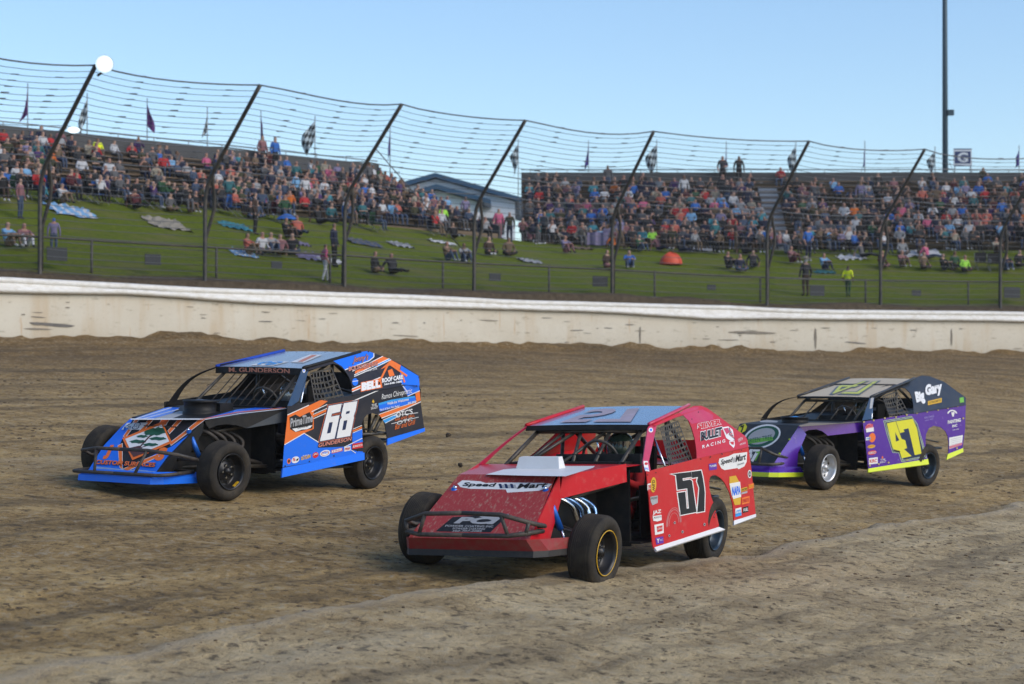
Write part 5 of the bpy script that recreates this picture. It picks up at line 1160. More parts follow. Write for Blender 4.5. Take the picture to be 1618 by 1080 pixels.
def blue_roof(c, mb, rp):
    def quad(a0, a1, b0, b1, m, sk=0., l=.006): mb.add([rp(a0, b0, l), rp(a0, b1, l), rp(a1, b1+sk, l), rp(a1, b0+sk, l)], [(0, 1, 2, 3)], m)
    quad(.08, .34, .40, .68, CW, .0); V, P = glyphs('68', .02); lo, hi = textbox('68'); q = (V-lo)/(hi-lo); mb.add([rp(.31-.2*b, .66-.23*a, .010) for a, b in q], P, CB2)
    quad(.30, .78, .20, .36, CW, .12); quad(.34, .74, .24, .30, M_SALM, .12, .009)
    for i in range(9):
        for b in (.97, .03):
            o = rp(.08+.105*i, b, .004); mb.lathe([(0, .0), (0, .012)], CK, o, (0, 0, 1), 8)
    for i in range(8): mb.lathe([(0, .0), (0, .012)], CK, rp(.97, .06+.125*i, .004), (0, 0, 1), 8)
def blue_visor(c, mb, rp):
    put_text(mb, 'M. GUNDERSON', lambda a, b: rp(0, .84-.70*a)+Vector((.0165+.004*b, 0, -.062+.055*b)), M_SALM, off=.03)
def blue_fender(c, d): d.poly([(389, 676.4), (453, 646), (453, 666)], M_SLATE, 1)
M_SALM = pmat('salmon_vinyl', (.60, .22, .14), .5); M_PALE = pmat('rubbed_blue', (.22, .36, .66), .5, var=.3, dust=.2); M_SLATE = pmat('slate_panel', (.022, .034, .05), .45, dust=.1); M_CHAR = pmat('charcoal_vinyl', (.017, .018, .028), .45, var=.15, dust=.06, coat=.15)
M_ROOFG = pmat('grey_roof', (.30, .34, .38), .25, var=.2, scale=2, dust=.12, coat=.5); M_PILB = pmat('dark_blue_pillar', (.008, .045, .11), .4, dust=.1); M_RAILB = pmat('blue_rail', (.006, .05, .40), .35)
M_CHAR.node_tree.nodes['Principled BSDF'].inputs['Specular IOR Level'].default_value = .2; M_CHAR.node_tree.nodes['Principled BSDF'].inputs['Coat Weight'].default_value = 0.
BLUE = dict(sill=((454, 641), (556.7, 622)), roofL=((-.315, .672, 1.425), (-1.56, .60, 1.635)), side=M_CHAR, sail=M_CHAR, pillar_m=M_PILB,
    lower=[(454, 641), (454, 654), (450, 701), (446.5, 740), (575.5, 715.5), (573.3, 705), (571.5, 688), (571, 674), (573.3, 663), (579, 655.5), (588, 652), (599, 655.5), (605.5, 663), (609, 674.5), (611, 688), (612, 694), (670.5, 676.5), (667, 652), (663.8, 627.8), (662, 604), (556.7, 624.2)],
    upper=[(480, 577.6), (522, 567.6), (551, 559.4), (577, 554.2), (586, 555.6), (614.4, 566), (633, 574.5), (661, 592.5), (662.2, 604), (556.7, 624.2), (556.6, 612), (554.4, 603), (551, 594.4), (543, 583), (534.4, 576.7), (527, 574.2), (488, 584.5), (484, 588)],
    pillar=[(454.5, 641), (461, 641), (472, 633), (487.8, 584.2), (480, 577.6), (477.5, 582)],
    skirts=[((446.5, 739), (575.5, 714.5), (576.2, 726), (445.5, 754)), ((612, 692.5), (670.8, 675.5), (671.5, 681), (612, 703))], skirt_m=CB,
    art_low=blue_low, art_up=blue_up, art_pil=blue_pil, art_nose=blue_nose, art_hood=blue_hood, art_roof=blue_roof, art_visor=blue_visor, art_fender=blue_fender, pil_far=M_BLK, roof_m=M_ROOFG, rail_m=M_BLK, rail_far_m=M_RAILB, visor_h=.075,
    apil_far=(.24, -.925, .95), crease=(1.321, .544, .835), hood_rear=(.22, .87, .955), hood_m=M_BLK,
    fender=[(323, 663), (453.5, 645.2), (453.5, 666), (420, 671.5), (389, 676.5), (374, 671.5), (359, 670), (344, 671.5), (331, 677), (326, 671)], fender_m=M_BLK, nose_bot=(2.048, .489, .255), nose_m=CK,
    cheek=[(1.322, .54, .83), (1.33, .54, .70), (1.62, .52, .34), (1.95, .49, .20), (2.045, .487, .255)], cheek_m=M_BLK, valance=(2.19, .60, .135), val_m=CB, lip_m=CB,
    bump_low=[(1.62, .66, .26), (2.05, .68, .24), (2.17, .63, .235), (2.19, .3, .235), (2.19, 0, .235)], bump_up=[(1.72, .80, .40), (1.95, .72, .46), (2.08, .38, .50), (2.09, .0, .50)], bump_posts=[(2, 3)], bump_m=M_MUDT,
    deck_z=(1.06, 1.16), deck_m=M_BLK, tail=[(-2.45, .92, 1.02), (-2.45, .92, 1.18), (-2.45, .80, 1.38)], bars=[(-.42, -.42), (-.30, -.30), (-.18, -.18), (-.06, -.06), (.06, .06), (.18, .18), (.30, .30), (.42, .42)], bar_r=.007, sw_z=1.02,
    net=[(494, 586), (528, 578), (549, 628), (503, 635)], strut=((486, 590), (477, 634)), wheels=dict(steer=6, fl=M_RIMK, rl=M_RIMK, wt=(-1.9, -1.75)), bow=1.0)
# ================================================================== purple car, number 47
zp, zq, zr_ = Zm(1340, 580, 5.4), Zm(1350, 585, 7.716), Zm(1150, 590, 5.4)
def pur_low(c, d):
    sl = -.13
    fr = zp([(300, 455), (540, 415), (590, 478), (640, 640), (672, 770), (455, 808), (430, 732), (378, 728), (325, 560)]); d.poly(fr, M_GRNG, 1); d.poly(d.grow(fr, -1.0), CN, 2); d.poly(d.grow(fr, -1.9), M_GRNG, 3); d.poly(d.grow(fr, -3.4), CYL, 3, ) if 0 else None
    d.poly(zp([(318, 470), (538, 432), (582, 490), (650, 755), (470, 790), (440, 722), (392, 716)]), CN, 4)
    d.poly(zp([(328, 478), (402, 461), (452, 610), (484, 622), (500, 690), (474, 698), (540, 757), (455, 776), (436, 712), (386, 700), (374, 680)]), CYL, 5, [zp([(398, 552), (434, 622), (404, 634)])])
    d.poly(zp([(406, 461), (548, 439), (584, 520), (624, 736), (566, 749), (512, 520), (470, 530), (478, 550), (440, 560)]), CYL, 5)
    d.poly(zp([(383, 704), (440, 714), (436, 724), (386, 712)]), CK, 6)
    d.oval(zp([(180, 512)])[0], 6.2, 6, M_PINKV, 2, sl); d.poly(zp([(150, 525), (216, 512), (218, 545), (155, 555)]), CW, 3); d.text('JAZ', zp([(150, 518)])[0], zp([(212, 506)])[0], 4.2, CR, 4, off=.03)
    d.oval(zp([(205, 600)])[0], 5.2, 7.4, COR, 2, sl); d.tag(zp([(172, 608)])[0], 8, 5, CW, sl, 'WILD', CB2); d.oval(zp([(198, 675)])[0], 6, 2.8, CY, 2, sl); d.text('RACE', zp([(172, 684)])[0], zp([(224, 674)])[0], 2.4, CR, 3)
    d.tag(zp([(204, 728)])[0], 14, 7, CR, sl, 'SUNOCO', CW, shape='oval'); d.tag(zp([(214, 798)])[0], 14, 10, CW, sl, 'KRC', CR)
    d.text('THE', zp([(274, 800)])[0], zp([(315, 792)])[0], 3, CW, 3); d.text('SKAGIT', zp([(270, 820)])[0], zp([(322, 810)])[0], 3, CW, 3); d.poly(zp([(284, 765), (294, 755), (300, 775), (288, 780)]), COR, 3)
    d.text('RACING', zp([(650, 440)])[0], zp([(730, 425)])[0], 3.4, M_LAV, 3); d.text('since 1954', zp([(655, 458)])[0], zp([(725, 446)])[0], 2.2, M_LAV, 3)
    pts = [(zp([(887+38*math.cos(q), 402-34*math.sin(q))])[0]) for q in np.linspace(.25, 2.9, 10)]; d.line(pts, 2.2, CW, 3); d.poly(zp([(878, 385), (908, 380), (900, 420), (888, 420)]), CW, 3)
    d.text('PAINTING', zp([(850, 482)])[0], zp([(958, 462)])[0], 5, CW, 3, off=.04); d.text('INC', zp([(888, 512)])[0], zp([(928, 504)])[0], 3.6, CW, 3, off=.04); d.text('360-540', zp([(890, 540)])[0], zp([(942, 530)])[0], 1.6, CW, 3)
    d.poly(zp([(862, 600), (978, 578), (970, 662), (862, 698)]), CW, 2); d.poly(zp([(863, 672), (971, 642), (970, 662), (862, 695)]), M_PINKV, 3)
    for i in range(4): d.line(zp([(872, 616+15*i), (966, 596+15*i)]), .5, CLG, 3)
    for p in zp([(132, 466), (215, 452), (310, 434), (405, 424), (497, 405), (585, 390), (672, 378), (765, 362), (848, 347), (932, 330), (183, 838), (258, 826), (342, 812), (500, 790), (980, 435), (925, 690)]): d.oval(p, 1.5, 1.5, M_BOLT, 6)
def pur_up(c, d):
    d.text('Big', zp([(592, 320)])[0], zp([(660, 300)])[0], 19, CW, 4, shear=.1, off=.07, up=(-.25, -1)); d.text('Gary', zp([(668, 262)])[0], zp([(800, 228)])[0], 19, CW, 4, shear=.1, off=.07, up=(-.1, -1))
    d.poly(zp([(680, 290), (798, 262), (798, 300), (680, 325)]), CY, 3); d.text('CONCRETE', zp([(688, 314)])[0], zp([(790, 290)])[0], 3, CK, 5); d.poly(zp([(950, 262), (985, 255), (988, 300), (952, 305)]), CAP, 3)
def pur_pil(c, d): d.poly(zp([(195, 255), (218, 262), (205, 350), (182, 355)]), CLG, 2)
def pur_nose(c, d):
    d.poly(zr_([(95, 455), (150, 425), (165, 455), (150, 490), (110, 510), (85, 500)]), CYL, 2); d.text('7', zr_([(112, 500)])[0], zr_([(138, 492)])[0], 9, CK, 3, off=.05)
    def ov(cx_, cy_, rx, ry, m, l, t=-.32): d.poly([zr_([(cx_+rx*math.cos(q)*math.cos(t)-ry*math.sin(q)*math.sin(t), cy_+rx*math.cos(q)*math.sin(t)+ry*math.sin(q)*math.cos(t))])[0] for q in np.linspace(0, 2*math.pi, 33)[:-1]], m, l)
    ov(292, 538, 165, 96, CW, 2); ov(294, 538, 148, 82, CG, 3); ov(288, 536, 120, 62, CLG, 4); d.poly(zr_([(140, 570), (380, 540), (390, 570), (150, 605)]), CAP, 5); d.text('GREEN TREE', zr_([(160, 600)])[0], zr_([(380, 560)])[0], 7, CG, 6)
    d.text('47', zr_([(150, 745)])[0], zr_([(275, 745)])[0], 19, CW, 3, shear=.35, off=.06); d.text('7', zr_([(232, 745)])[0], zr_([(278, 742)])[0], 14, CAP, 4, shear=.35, off=.02)
    for p in zr_([(528, 562), (445, 684), (360, 802)]): d.oval(p, 2., 1.4, CLM, 4)
def pur_hood(c, d, H): d.poly(zr_([(600, 445), (700, 418), (950, 422), (1130, 405), (1150, 412), (620, 452)]), M_DUSTY, 1); d.poly(zr_([(270, 405), (330, 395), (430, 405), (420, 418), (280, 415)]), CLG, 1)
def pur_roof(c, mb, rp):
    V, P = glyphs('47', .045); lo, hi = textbox('47'); q = (V-lo)/(hi-lo); f = lambda l: [rp(.80-.68*b, .80-.56*a, l) for a, b in q]
    mb.add(f(.008), P, M_GBL); V, P = glyphs('47', .0); q = (V-lo)/(hi-lo); mb.add(f(.013), P, M_YB)
M_GRNG = pmat('pale_green_grey', (.34, .42, .34), .45, dust=.1); M_PINKV = pmat('pink_vinyl', (.55, .16, .22), .5); M_LAV = pmat('lavender_print', (.32, .26, .58), .5); M_BOLT = pmat('brass_bolt', (.46, .36, .14), .4, .4); M_DUSTY = pmat('dust_film', (.28, .22, .16), .8, var=.2)
M_YB = pmat('bleached_yellow', (.66, .68, .14), .55, dust=.15); M_GBL = pmat('faded_blue_grey', (.13, .17, .20), .5, dust=.3)
M_PURP = pmat('purple_bodywork', (.085, .012, .34), .20, .2, var=.08, coat=.7, dust=.12, dscale=12, dth=(.56, .7), bump=.10, bscale=4); M_SAILK = pmat('navy_black_sail', (.010, .017, .028), .35, dust=.10, coat=.2); M_ROOFT = pmat('dusty_tan_roof', (.60, .50, .36), .6, var=.12, scale=2, dust=.3, dustcol=(.60, .47, .31)); M_NOSEK = pmat('black_nose', (.012, .015, .02), .35, dust=.12)
PUR = dict(sill=((1363, 665.5), (1443.3, 651)), roofL=((-.163, .678, 1.305), (-1.50, .615, 1.62)), side=M_PURP, sail=M_SAILK, pillar_m=M_PILB,
    lower=[(1363, 666), (1367.8, 700.4), (1371.9, 741), (1466, 726), (1463, 709.6), (1462.4, 694.8), (1463.3, 685.6), (1467.8, 676.3), (1475, 672.4), (1486, 674.4), (1493.7, 681), (1497.4, 689), (1499, 700.4), (1498.3, 716.5), (1521, 708), (1525, 676), (1526, 639), (1443.3, 653)],
    upper=[(1376.5, 624), (1410, 610.5), (1443.7, 597.2), (1456.7, 592.8), (1469.6, 594.2), (1491.9, 603), (1526.2, 628), (1526.2, 639), (1443.4, 653), (1443, 640), (1441.5, 630), (1438, 620.7), (1431, 613.3), (1424.5, 612), (1382, 628), (1379, 631)],
    pillar=[(1362.5, 664), (1377.5, 661.5), (1378.5, 645), (1381.5, 628), (1376.5, 624), (1374, 629)],
    skirts=[((1371.9, 740), (1466, 724.6), (1468, 733), (1371.9, 746)), ((1497.5, 717), (1521.5, 707.5), (1522.4, 713.7), (1495.5, 726.3))], skirt_m=CLM,
    art_low=pur_low, art_up=pur_up, art_pil=pur_pil, art_nose=pur_nose, art_hood=pur_hood, art_roof=pur_roof, roof_m=M_ROOFT, rail_m=M_SAILK, visor_h=.03,
    apil_far=(.40, -.93, .95), crease=(1.509, .548, .876), hood_rear=(.34, .88, .935), hood_m=M_BLK, fender=[(1263.5, 673), (1362.5, 667), (1362.5, 682), (1308, 688), (1299.5, 681), (1290, 678), (1278, 679), (1268, 684), (1262, 690)], fender_m=M_PURP, nose_bot=(2.07, .46, .26), nose_m=M_NOSEK,
    cheek=[(1.512, .552, .872), (1.40, .60, .74), (1.58, .58, .46), (1.62, .60, .24), (2.02, .58, .16), (2.07, .458, .26)], cheek_m=M_PURP, valance=(2.17, .55, .115), val_m=M_PURP, lip_m=CLM,
    bump_low=[(1.62, .50, .32), (2.10, .52, .30), (2.16, .3, .30), (2.16, 0, .30)], bump_up=[(1.70, .53, .38), (2.02, .48, .44), (2.10, .3, .53), (2.10, 0, .53)], bump_posts=[(2, 2)], bump_m=M_BLKM,
    deck_z=(1.06, 1.16), deck_m=M_BLK, tail=[(-2.44, .92, 1.02), (-2.44, .92, 1.18), (-2.44, .80, 1.32)], bars=[(-.35, -.40), (-.1, -.12), (.15, .14), (.38, .42)], bar_r=.012, sw_z=1.0, pil_far=M_BLK,
    net=[(1398, 623), (1420, 615), (1440, 652), (1410, 657)], strut=((1380, 634), (1378.6, 661)), wheels=dict(steer=-2, fl=M_RIMS, rl=M_RIMB), bow=1.0)

c1, red_car = common('red', 'muddy red open-wheel race car number 57 with a white hood scoop, nearest of the three', RED)
c2, blue_car = common('blue', 'blue, black and orange open-wheel race car number 68 with a tree emblem on its nose', BLUE)
c3, pur_car = common('purple', 'purple and black open-wheel race car number 47 with fluorescent yellow skirts, behind the red car', PUR)
# hood scoops: an open-backed wedge on the red car, round air cleaners on the others
mb = MB(); H = lambda x, y, z: Vector((x, y, z)); zt = .905
f0, f1 = [H(.745, .238, zt), H(.745, -.238, zt)], [H(.695, .208, 1.062), H(.695, -.208, 1.062)]; b0, b1 = [H(.60, .238, .935), H(.60, -.238, .935)], [H(.615, .208, 1.066), H(.615, -.208, 1.066)]
mb.add(f0+f1+b0+b1, [(0, 1, 3, 2), (2, 3, 7, 6), (0, 2, 6, 4), (1, 5, 7, 3)], CW); mb.build('hood_scoop', red_car)
def cleaner(root, x, z, r, h, m, top):
    mb = MB(); mb.lathe([(-.02, r*1.02), (h*.1, r*.98), (h*.12, r*.93), (h*.86, r*.93), (h*.88, r), (h, r), (h+.008, r*.93), (h+.004, r*.6)], m, (x, 0, z), (0, 0, 1), 32)
    mb.lathe([(h+.004, r*.6), (h+.012, r*.2), (h+.02, .02), (h+.02, 0)], top, (x, 0, z), (0, 0, 1), 32); mb.build('air_cleaner', root)
cleaner(blue_car, .76, .895, .205, .14, M_BLK, M_SLATE); cleaner(pur_car, .86, .90, .215, .085, M_BLK, CB2)
mb = MB(); mb.box((.52, -.0, .96), (.24, .40, .10), M_BLK); mb.build('hood_box', blue_car)
# braces seen through the blue car's wheel arch
mb = MB(); A = lambda u, v: c2.px(u, v, (Vector((0, 1, 0)), .90))
for p in ([(571, 686), (612, 684)], [(583, 684), (595, 656)], [(591, 684), (603, 659)]): mb.tube([A(*q) for q in p], .022, M_BLKM, 6)
mb.build('arch_brace', blue_car)
driver(c1, 'a', (-.62, .24, .36), M_SUITR, M_HELK, M_BLK, 'driver in a red suit and dark helmet at the wheel of the red car')
driver(c2, 'b', (-.62, .24, .36), M_SUIT, M_HELS, M_BLK, 'driver in a dark suit and silver helmet behind the net of the blue car')
driver(c3, 'c', (-.62, .24, .36), M_SUIT, M_HELK, M_SUITG, 'driver in a dark suit and bright green gloves inside the purple car')
# ------------------------------------------------------------------ spectators
def body(kind):
    """one skinned body per pose, facing -Y; material slots: 0 skin, 1 top, 2 trousers, 3 hair, 4 shoes"""
    B = []                                                # (name, parent, point, radius, slot of the segment to the parent)
    def a(n, p, pt, r, s): B.append((n, p, pt, r, s))
    if kind.startswith('stand'):
        h = .92
        a('pel', None, (0, 0, h), .125, 2); a('bel', 'pel', (0, 0, h+.16), .12, 1); a('che', 'bel', (0, .01, h+.36), .145, 1); a('nec', 'che', (0, .01, h+.53), .055, 0); a('hea', 'nec', (0, -.01, h+.62), .085, 0); a('top', 'hea', (0, .0, h+.74), .082, 3)
        legs = {'stand1': (.10, 0, 0), 'stand2': (.13, .06, 0), 'stand3': (.10, -.16, .16)}[kind]
        for s, k in ((1, 'l'), (-1, 'r')):
            st = legs[1]*s if kind != 'stand3' else (legs[1] if s > 0 else legs[2])
            a('hip'+k, 'pel', (s*.09, 0, h-.08), .095, 2); a('kn'+k, 'hip'+k, (s*legs[0], st*.5-.02, .48), .066, 2); a('an'+k, 'kn'+k, (s*legs[0], st+.02, .08), .045, 2); a('to'+k, 'an'+k, (s*(legs[0]+.02), st-.13, .045), .045, 4)
        sh = h+.45
        arms = {'stand1': ((.27, .02, sh-.28), (.27, -.06, sh-.53)), 'stand2': ((.29, .04, sh-.26), (.10, -.20, sh-.30)), 'stand3': ((.27, .10, sh-.27), (.25, -.05, sh-.50))}[kind]
    elif kind.startswith('sit'):
        a('pel', None, (0, 0, .12), .13, 2); ln = {'sit1': -.05, 'sit2': .06, 'sit3': -.14, 'sit4': 0}[kind]
        a('bel', 'pel', (0, ln*.3, .27), .12, 1); a('che', 'bel', (0, ln*.8, .45), .145, 1); a('nec', 'che', (0, ln, .61), .055, 0); a('hea', 'nec', (0, ln-.02, .70), .085, 0); a('top', 'hea', (0, ln-.01, .82), .082, 3)
        for s, k in ((1, 'l'), (-1, 'r')):
            w = {'sit1': .12, 'sit2': .16, 'sit3': .11, 'sit4': .09}[kind]
            a('hip'+k, 'pel', (s*.10, -.05, .09), .095, 2); a('kn'+k, 'hip'+k, (s*w, -.44, .10), .068, 2); a('an'+k, 'kn'+k, (s*w*.9, -.47, -.33), .045, 2); a('to'+k, 'an'+k, (s*w, -.60, -.38), .043, 4)
        sh = .54
        arms = {'sit1': ((.27, -.06, .30), (.12, -.34, .20)), 'sit2': ((.27, .02, .30), (.03, -.16, .30)), 'sit3': ((.25, -.26, .30), (.07, -.40, .46)), 'sit4': ((.26, -.04, .28), (.20, -.30, .16))}[kind]
    else:                                                  # on the ground
        ln = {'lawn1': .10, 'lawn2': -.06, 'lawn3': .02}[kind]
        a('pel', None, (0, 0, .13), .135, 2); a('bel', 'pel', (0, ln*.4, .28), .12, 1); a('che', 'bel', (0, ln, .46), .145, 1); a('nec', 'che', (0, ln, .62), .055, 0); a('hea', 'nec', (0, ln-.03, .71), .085, 0); a('top', 'hea', (0, ln-.02, .83), .082, 3)
        for s, k in ((1, 'l'), (-1, 'r')):
            kn, an, to = {'lawn1': ((s*.12, -.46, .20), (s*.13, -.86, .08), (s*.15, -.94, .16)), 'lawn2': ((s*.34, -.26, .18), (s*-.05, -.36, .08), (s*-.16, -.40, .07)), 'lawn3': ((s*.14, -.32, .44), (s*.13, -.48, .06), (s*.13, -.61, .05))}[kind]
            a('hip'+k, 'pel', (s*.10, -.05, .11), .095, 2); a('kn'+k, 'hip'+k, kn, .068, 2); a('an'+k, 'kn'+k, an, .045, 2); a('to'+k, 'an'+k, to, .043, 4)
        sh = .55
        arms = {'lawn1': ((.30, .20, .34), (.26, .32, .07)), 'lawn2': ((.28, -.06, .32), (.18, -.28, .22)), 'lawn3': ((.25, -.20, .40), (.08, -.42, .42))}[kind]
    long_ = kind in ('sit1', 'sit3', 'stand1', 'lawn2')
    y0 = dict((b[0], b[2]) for b in B)['che'][1]
    for s, k in ((1, 'l'), (-1, 'r')):
        e, w = arms; e2, w2 = (s*e[0], e[1], e[2]), (s*w[0], w[1], w[2])
        if kind == 'stand2' and s < 0: e2, w2 = (-.26, .03, sh-.28), (-.24, -.10, sh-.52)
        if kind == 'sit4' and s < 0: w2 = (-.06, -.17, .62); e2 = (-.25, -.16, .36)
        a('sh'+k, 'che', (s*.185, y0, sh), .062, 1); a('el'+k, 'sh'+k, e2, .05, 1); a('wr'+k, 'el'+k, w2, .036, 1 if long_ else 0)
        d = Vector(w2)-Vector(e2); d.normalize(); a('hn'+k, 'wr'+k, tuple(Vector(w2)+d*.09), .035, 0)
    me = bpy.data.meshes.new('p'); bm = bmesh.new(); ly = bm.verts.layers.skin.verify(); V = {}
    for n, p, pt, r, s in B:
        v = bm.verts.new(pt); v[ly].radius = (r*(1.18 if n in ('pel', 'bel', 'che') else 1), r*(.85 if n in ('pel', 'bel', 'che') else 1)); V[n] = v
        if p: bm.edges.new((V[p], v))
    V['pel'][ly].use_root = True
    bm.to_mesh(me); bm.free(); r = skinned(me, 1)
    pts = {n: Vector(pt) for n, p, pt, r_, s in B}; seg = [(pts[p] if p else pts[n], pts[n], r_, s) for n, p, pt, r_, s in B]
    hd = pts['hea']; tp = pts['top']
    for p in r.polygons:
        c = p.center; best = (1e9, 0)
        for u, v, rad, s in seg:
            e = v-u; t = max(0, min(1, (c-u).dot(e)/max(1e-9, e.length_squared))); dd = (c-u-e*t).length-rad
            if dd < best[0]: best = (dd, s)
        s = best[1]
        if (c-hd.lerp(tp, .5)).length < .17 and c.z > hd.z-.12: s = 3 if (c.z > hd.z+.115 or (c.y > hd.y+.02 and c.z > hd.z-.03)) else 0
        p.material_index = s; p.use_smooth = True
    return r
TOPS = {'black': (.014, .014, .017), 'charcoal': (.035, .036, .042), 'navy': (.014, .022, .065), 'grey': (.15, .15, .16), 'silver': (.30, .31, .33), 'white': (.58, .59, .62), 'cream': (.46, .41, .32), 'brown': (.075, .042, .028), 'tan': (.23, .155, .095), 'olive': (.065, .065, .028),
        'maroon': (.11, .014, .022), 'red': (.42, .022, .026), 'coral': (.48, .12, .085), 'orange': (.55, .13, .016), 'pink': (.50, .10, .20), 'rose': (.36, .16, .18), 'purple': (.09, .04, .18), 'lavender': (.31, .27, .46), 'teal': (.03, .19, .22), 'turquoise': (.06, .33, .42), 'denim': (.07, .11, .20), 'blue': (.022, .13, .46), 'sky-blue': (.18, .38, .62), 'green': (.03, .12, .05), 'lime': (.30, .62, .06), 'yellow': (.70, .78, .02)}
_dk = {'lime': 1, 'yellow': 1, 'white': .72, 'orange': .85, 'blue': .8, 'sky-blue': .78, 'silver': .75, 'coral': .75, 'red': .8, 'pink': .8}
TM = {k: pmat('cloth_'+k.replace('-', '_'), tuple(q*_dk.get(k, .52) for q in v), .9, var=.15, scale=30) for k, v in TOPS.items()}
COMMON = ['black']*10+['charcoal']*9+['navy']*8+['grey']*7+['denim']*5+['brown']*5+['silver']*3+['white']*4+['maroon']*3+['olive']*3+['tan']*3+['blue']*3+['sky-blue']*2+['teal']*2+['turquoise']*2+['red']*2+['coral']*2+['rose']*3+['pink']*1+['cream']*2+['purple']*2+['lavender']*2+['green']*2+['orange']
PANTS = {k: TM[k] for k in ('black', 'charcoal', 'navy', 'denim', 'tan', 'grey', 'brown', 'white')}
PC = ['denim']*6+['black']*5+['charcoal']*4+['navy']*3+['tan']*2+['grey']*2+['brown']
SKIN = [pmat('skin_%s' % n, c, .6) for n, c in (('fair', (.33, .20, .145)), ('ruddy', (.30, .155, .11)), ('tanned', (.22, .125, .08)), ('brown', (.13, .07, .042)))]
HAIR = {'dark hair': pmat('dark_hair', (.018, .013, .011), .7), 'brown hair': pmat('brown_hair', (.065, .036, .02), .7), 'blond hair': pmat('blond_hair', (.30, .20, .09), .7), 'grey hair': pmat('grey_hair', (.26, .26, .26), .7), 'black cap': TM['black'], 'white cap': TM['white'], 'red cap': TM['red'], 'blue cap': TM['blue'], 'grey cap': TM['grey']}
HC = ['dark hair']*7+['brown hair']*7+['blond hair']*3+['grey hair']*2+['black cap']*4+['white cap']*2+['red cap', 'blue cap', 'grey cap']
POSES = {k: body(k) for k in ('stand1', 'stand2', 'stand3', 'sit1', 'sit2', 'sit3', 'sit4', 'lawn1', 'lawn2', 'lawn3')}
for m in POSES.values():
    for q in (SKIN[0], TM['black'], TM['denim'], HAIR['dark hair'], TM['charcoal']): m.materials.append(q)
pr_ = random.Random(11)
PEOPLE = []                                               # dicts: pose, loc, rz, scale, top, pants, hair, where, ...
def spec(pose, loc, rz, top=None, pants=None, hair=None, sc=None, **kw):
    d = dict(pose=pose, loc=Vector(loc), rz=rz, sc=sc or pr_.uniform(.86, 1.0), top=top or pr_.choice(COMMON), pants=pants or pr_.choice(PC), hair=hair or pr_.choice(HC), skin=pr_.choice([0, 0, 0, 1, 1, 1, 2, 3]), shoes=pr_.choice(['black', 'white', 'charcoal', 'brown'])); d.update(kw); PEOPLE.append(d); return d
def proj(P):
    v = Vector(P)-CAM; zc = v.y*math.cos(TH)+v.z*math.sin(TH); yc = v.y*math.sin(TH)-v.z*math.cos(TH); return 809+F*v.x/zc, 540+F*yc/zc
ORD = ['first', 'second', 'third', 'fourth', 'fifth', 'sixth', 'seventh', 'eighth', 'ninth', 'tenth', 'eleventh', 'twelfth']
# how full the benches are, by photo region (u0, u1, v0, v1, share)
def fill(side, u, v, r, rows):
    if side == 'left':
        if r >= rows-1: return .13
        if 90 < u < 300 and 236 < v < 292: return .42
        if 300 < u < 480 and v < 290: return .55
        return .86 if r < 4 else .75
    if r >= rows-1: return .04
    if r == rows-2: return .28
    if 1290 < u < 1390 and 290 < v < 330: return .45
    if 1420 < u < 1530 and 360 < v: return .6
    return .86
for side, S in (('left', STL), ('right', STR)):
    rz = math.atan2(S.n.y, S.n.x)-math.pi/2
    for r in range(S.rows):
        t = (S.L[0]+.4) if side == 'left' else S.L[0]+.4
        row = []
        while t < S.L[1]-.3:
            skip = any(abs(t-(q+l*(r+.4))) < .62 for q, l in S.aisles)
            P = S.P(t, .25+S.tread*r+S.tread*.62, S.zb+S.rise*r+.452); u, v = proj(P+Vector((0, 0, .4)))
            lim = 33 if side == 'right' else 99
            if side == 'left' and t > 21.0-.05*r: skip = True
            if not skip and t < lim and pr_.random() < fill(side, u, v, r, S.rows):
                pose = pr_.choice(['sit1', 'sit1', 'sit2', 'sit2', 'sit3', 'sit4']); loc = P; 
                if pr_.random() < .05: pose = pr_.choice(['stand1', 'stand2']); loc = S.P(t, .25+S.tread*r+.22, S.zb+S.rise*r)
                row.append(spec(pose, loc, rz+pr_.uniform(-.35, .35), side=side, row=r, u=u, v=v, t=t))
            t += pr_.uniform(.44, .56) if pr_.random() < .85 else pr_.uniform(.55, .95)
        for i, d in enumerate(row): d['nb'] = (row[i-1] if i else None, row[i+1] if i+1 < len(row) else None)
# clothes that stand out in the photograph
for u, v, c in ((165, 228, 'yellow'), (70, 228, 'white'), (41, 268, 'sky-blue'), (10, 287, 'blue'), (48, 302, 'white'), (250, 250, 'blue'), (266, 264, 'sky-blue'), (333, 326, 'lime'), (432, 333, 'blue'), (412, 331, 'pink'), (521, 270, 'pink'), (612, 276, 'coral'), (595, 303, 'white'), (577, 305, 'blue'), (313, 272, 'coral'),
                (700, 349, 'lime'), (1028, 372, 'lime'), (905, 366, 'red'), (1067, 366, 'coral'), (1025, 371, 'turquoise'), (1347, 326, 'orange'), (1358, 352, 'white'), (1410, 360, 'blue'), (1468, 362, 'pink'), (1500, 362, 'sky-blue'), (1322, 315, 'blue'), (1392, 312, 'white'), (1487, 302, 'red'), (1455, 345, 'white'), (1515, 332, 'blue'), (1600, 305, 'coral'), (1122, 350, 'turquoise'), (1100, 345, 'sky-blue'), (1330, 295, 'sky-blue'), (1480, 333, 'white'), (985, 275, 'red'), (925, 330, 'teal'), (955, 340, 'denim')):
    d = min((p for p in PEOPLE if 'row' in p and not p.get('fix')), key=lambda p: (p['u']-u)**2+(p['v']-v)**2); d['top'] = c; d['fix'] = 1
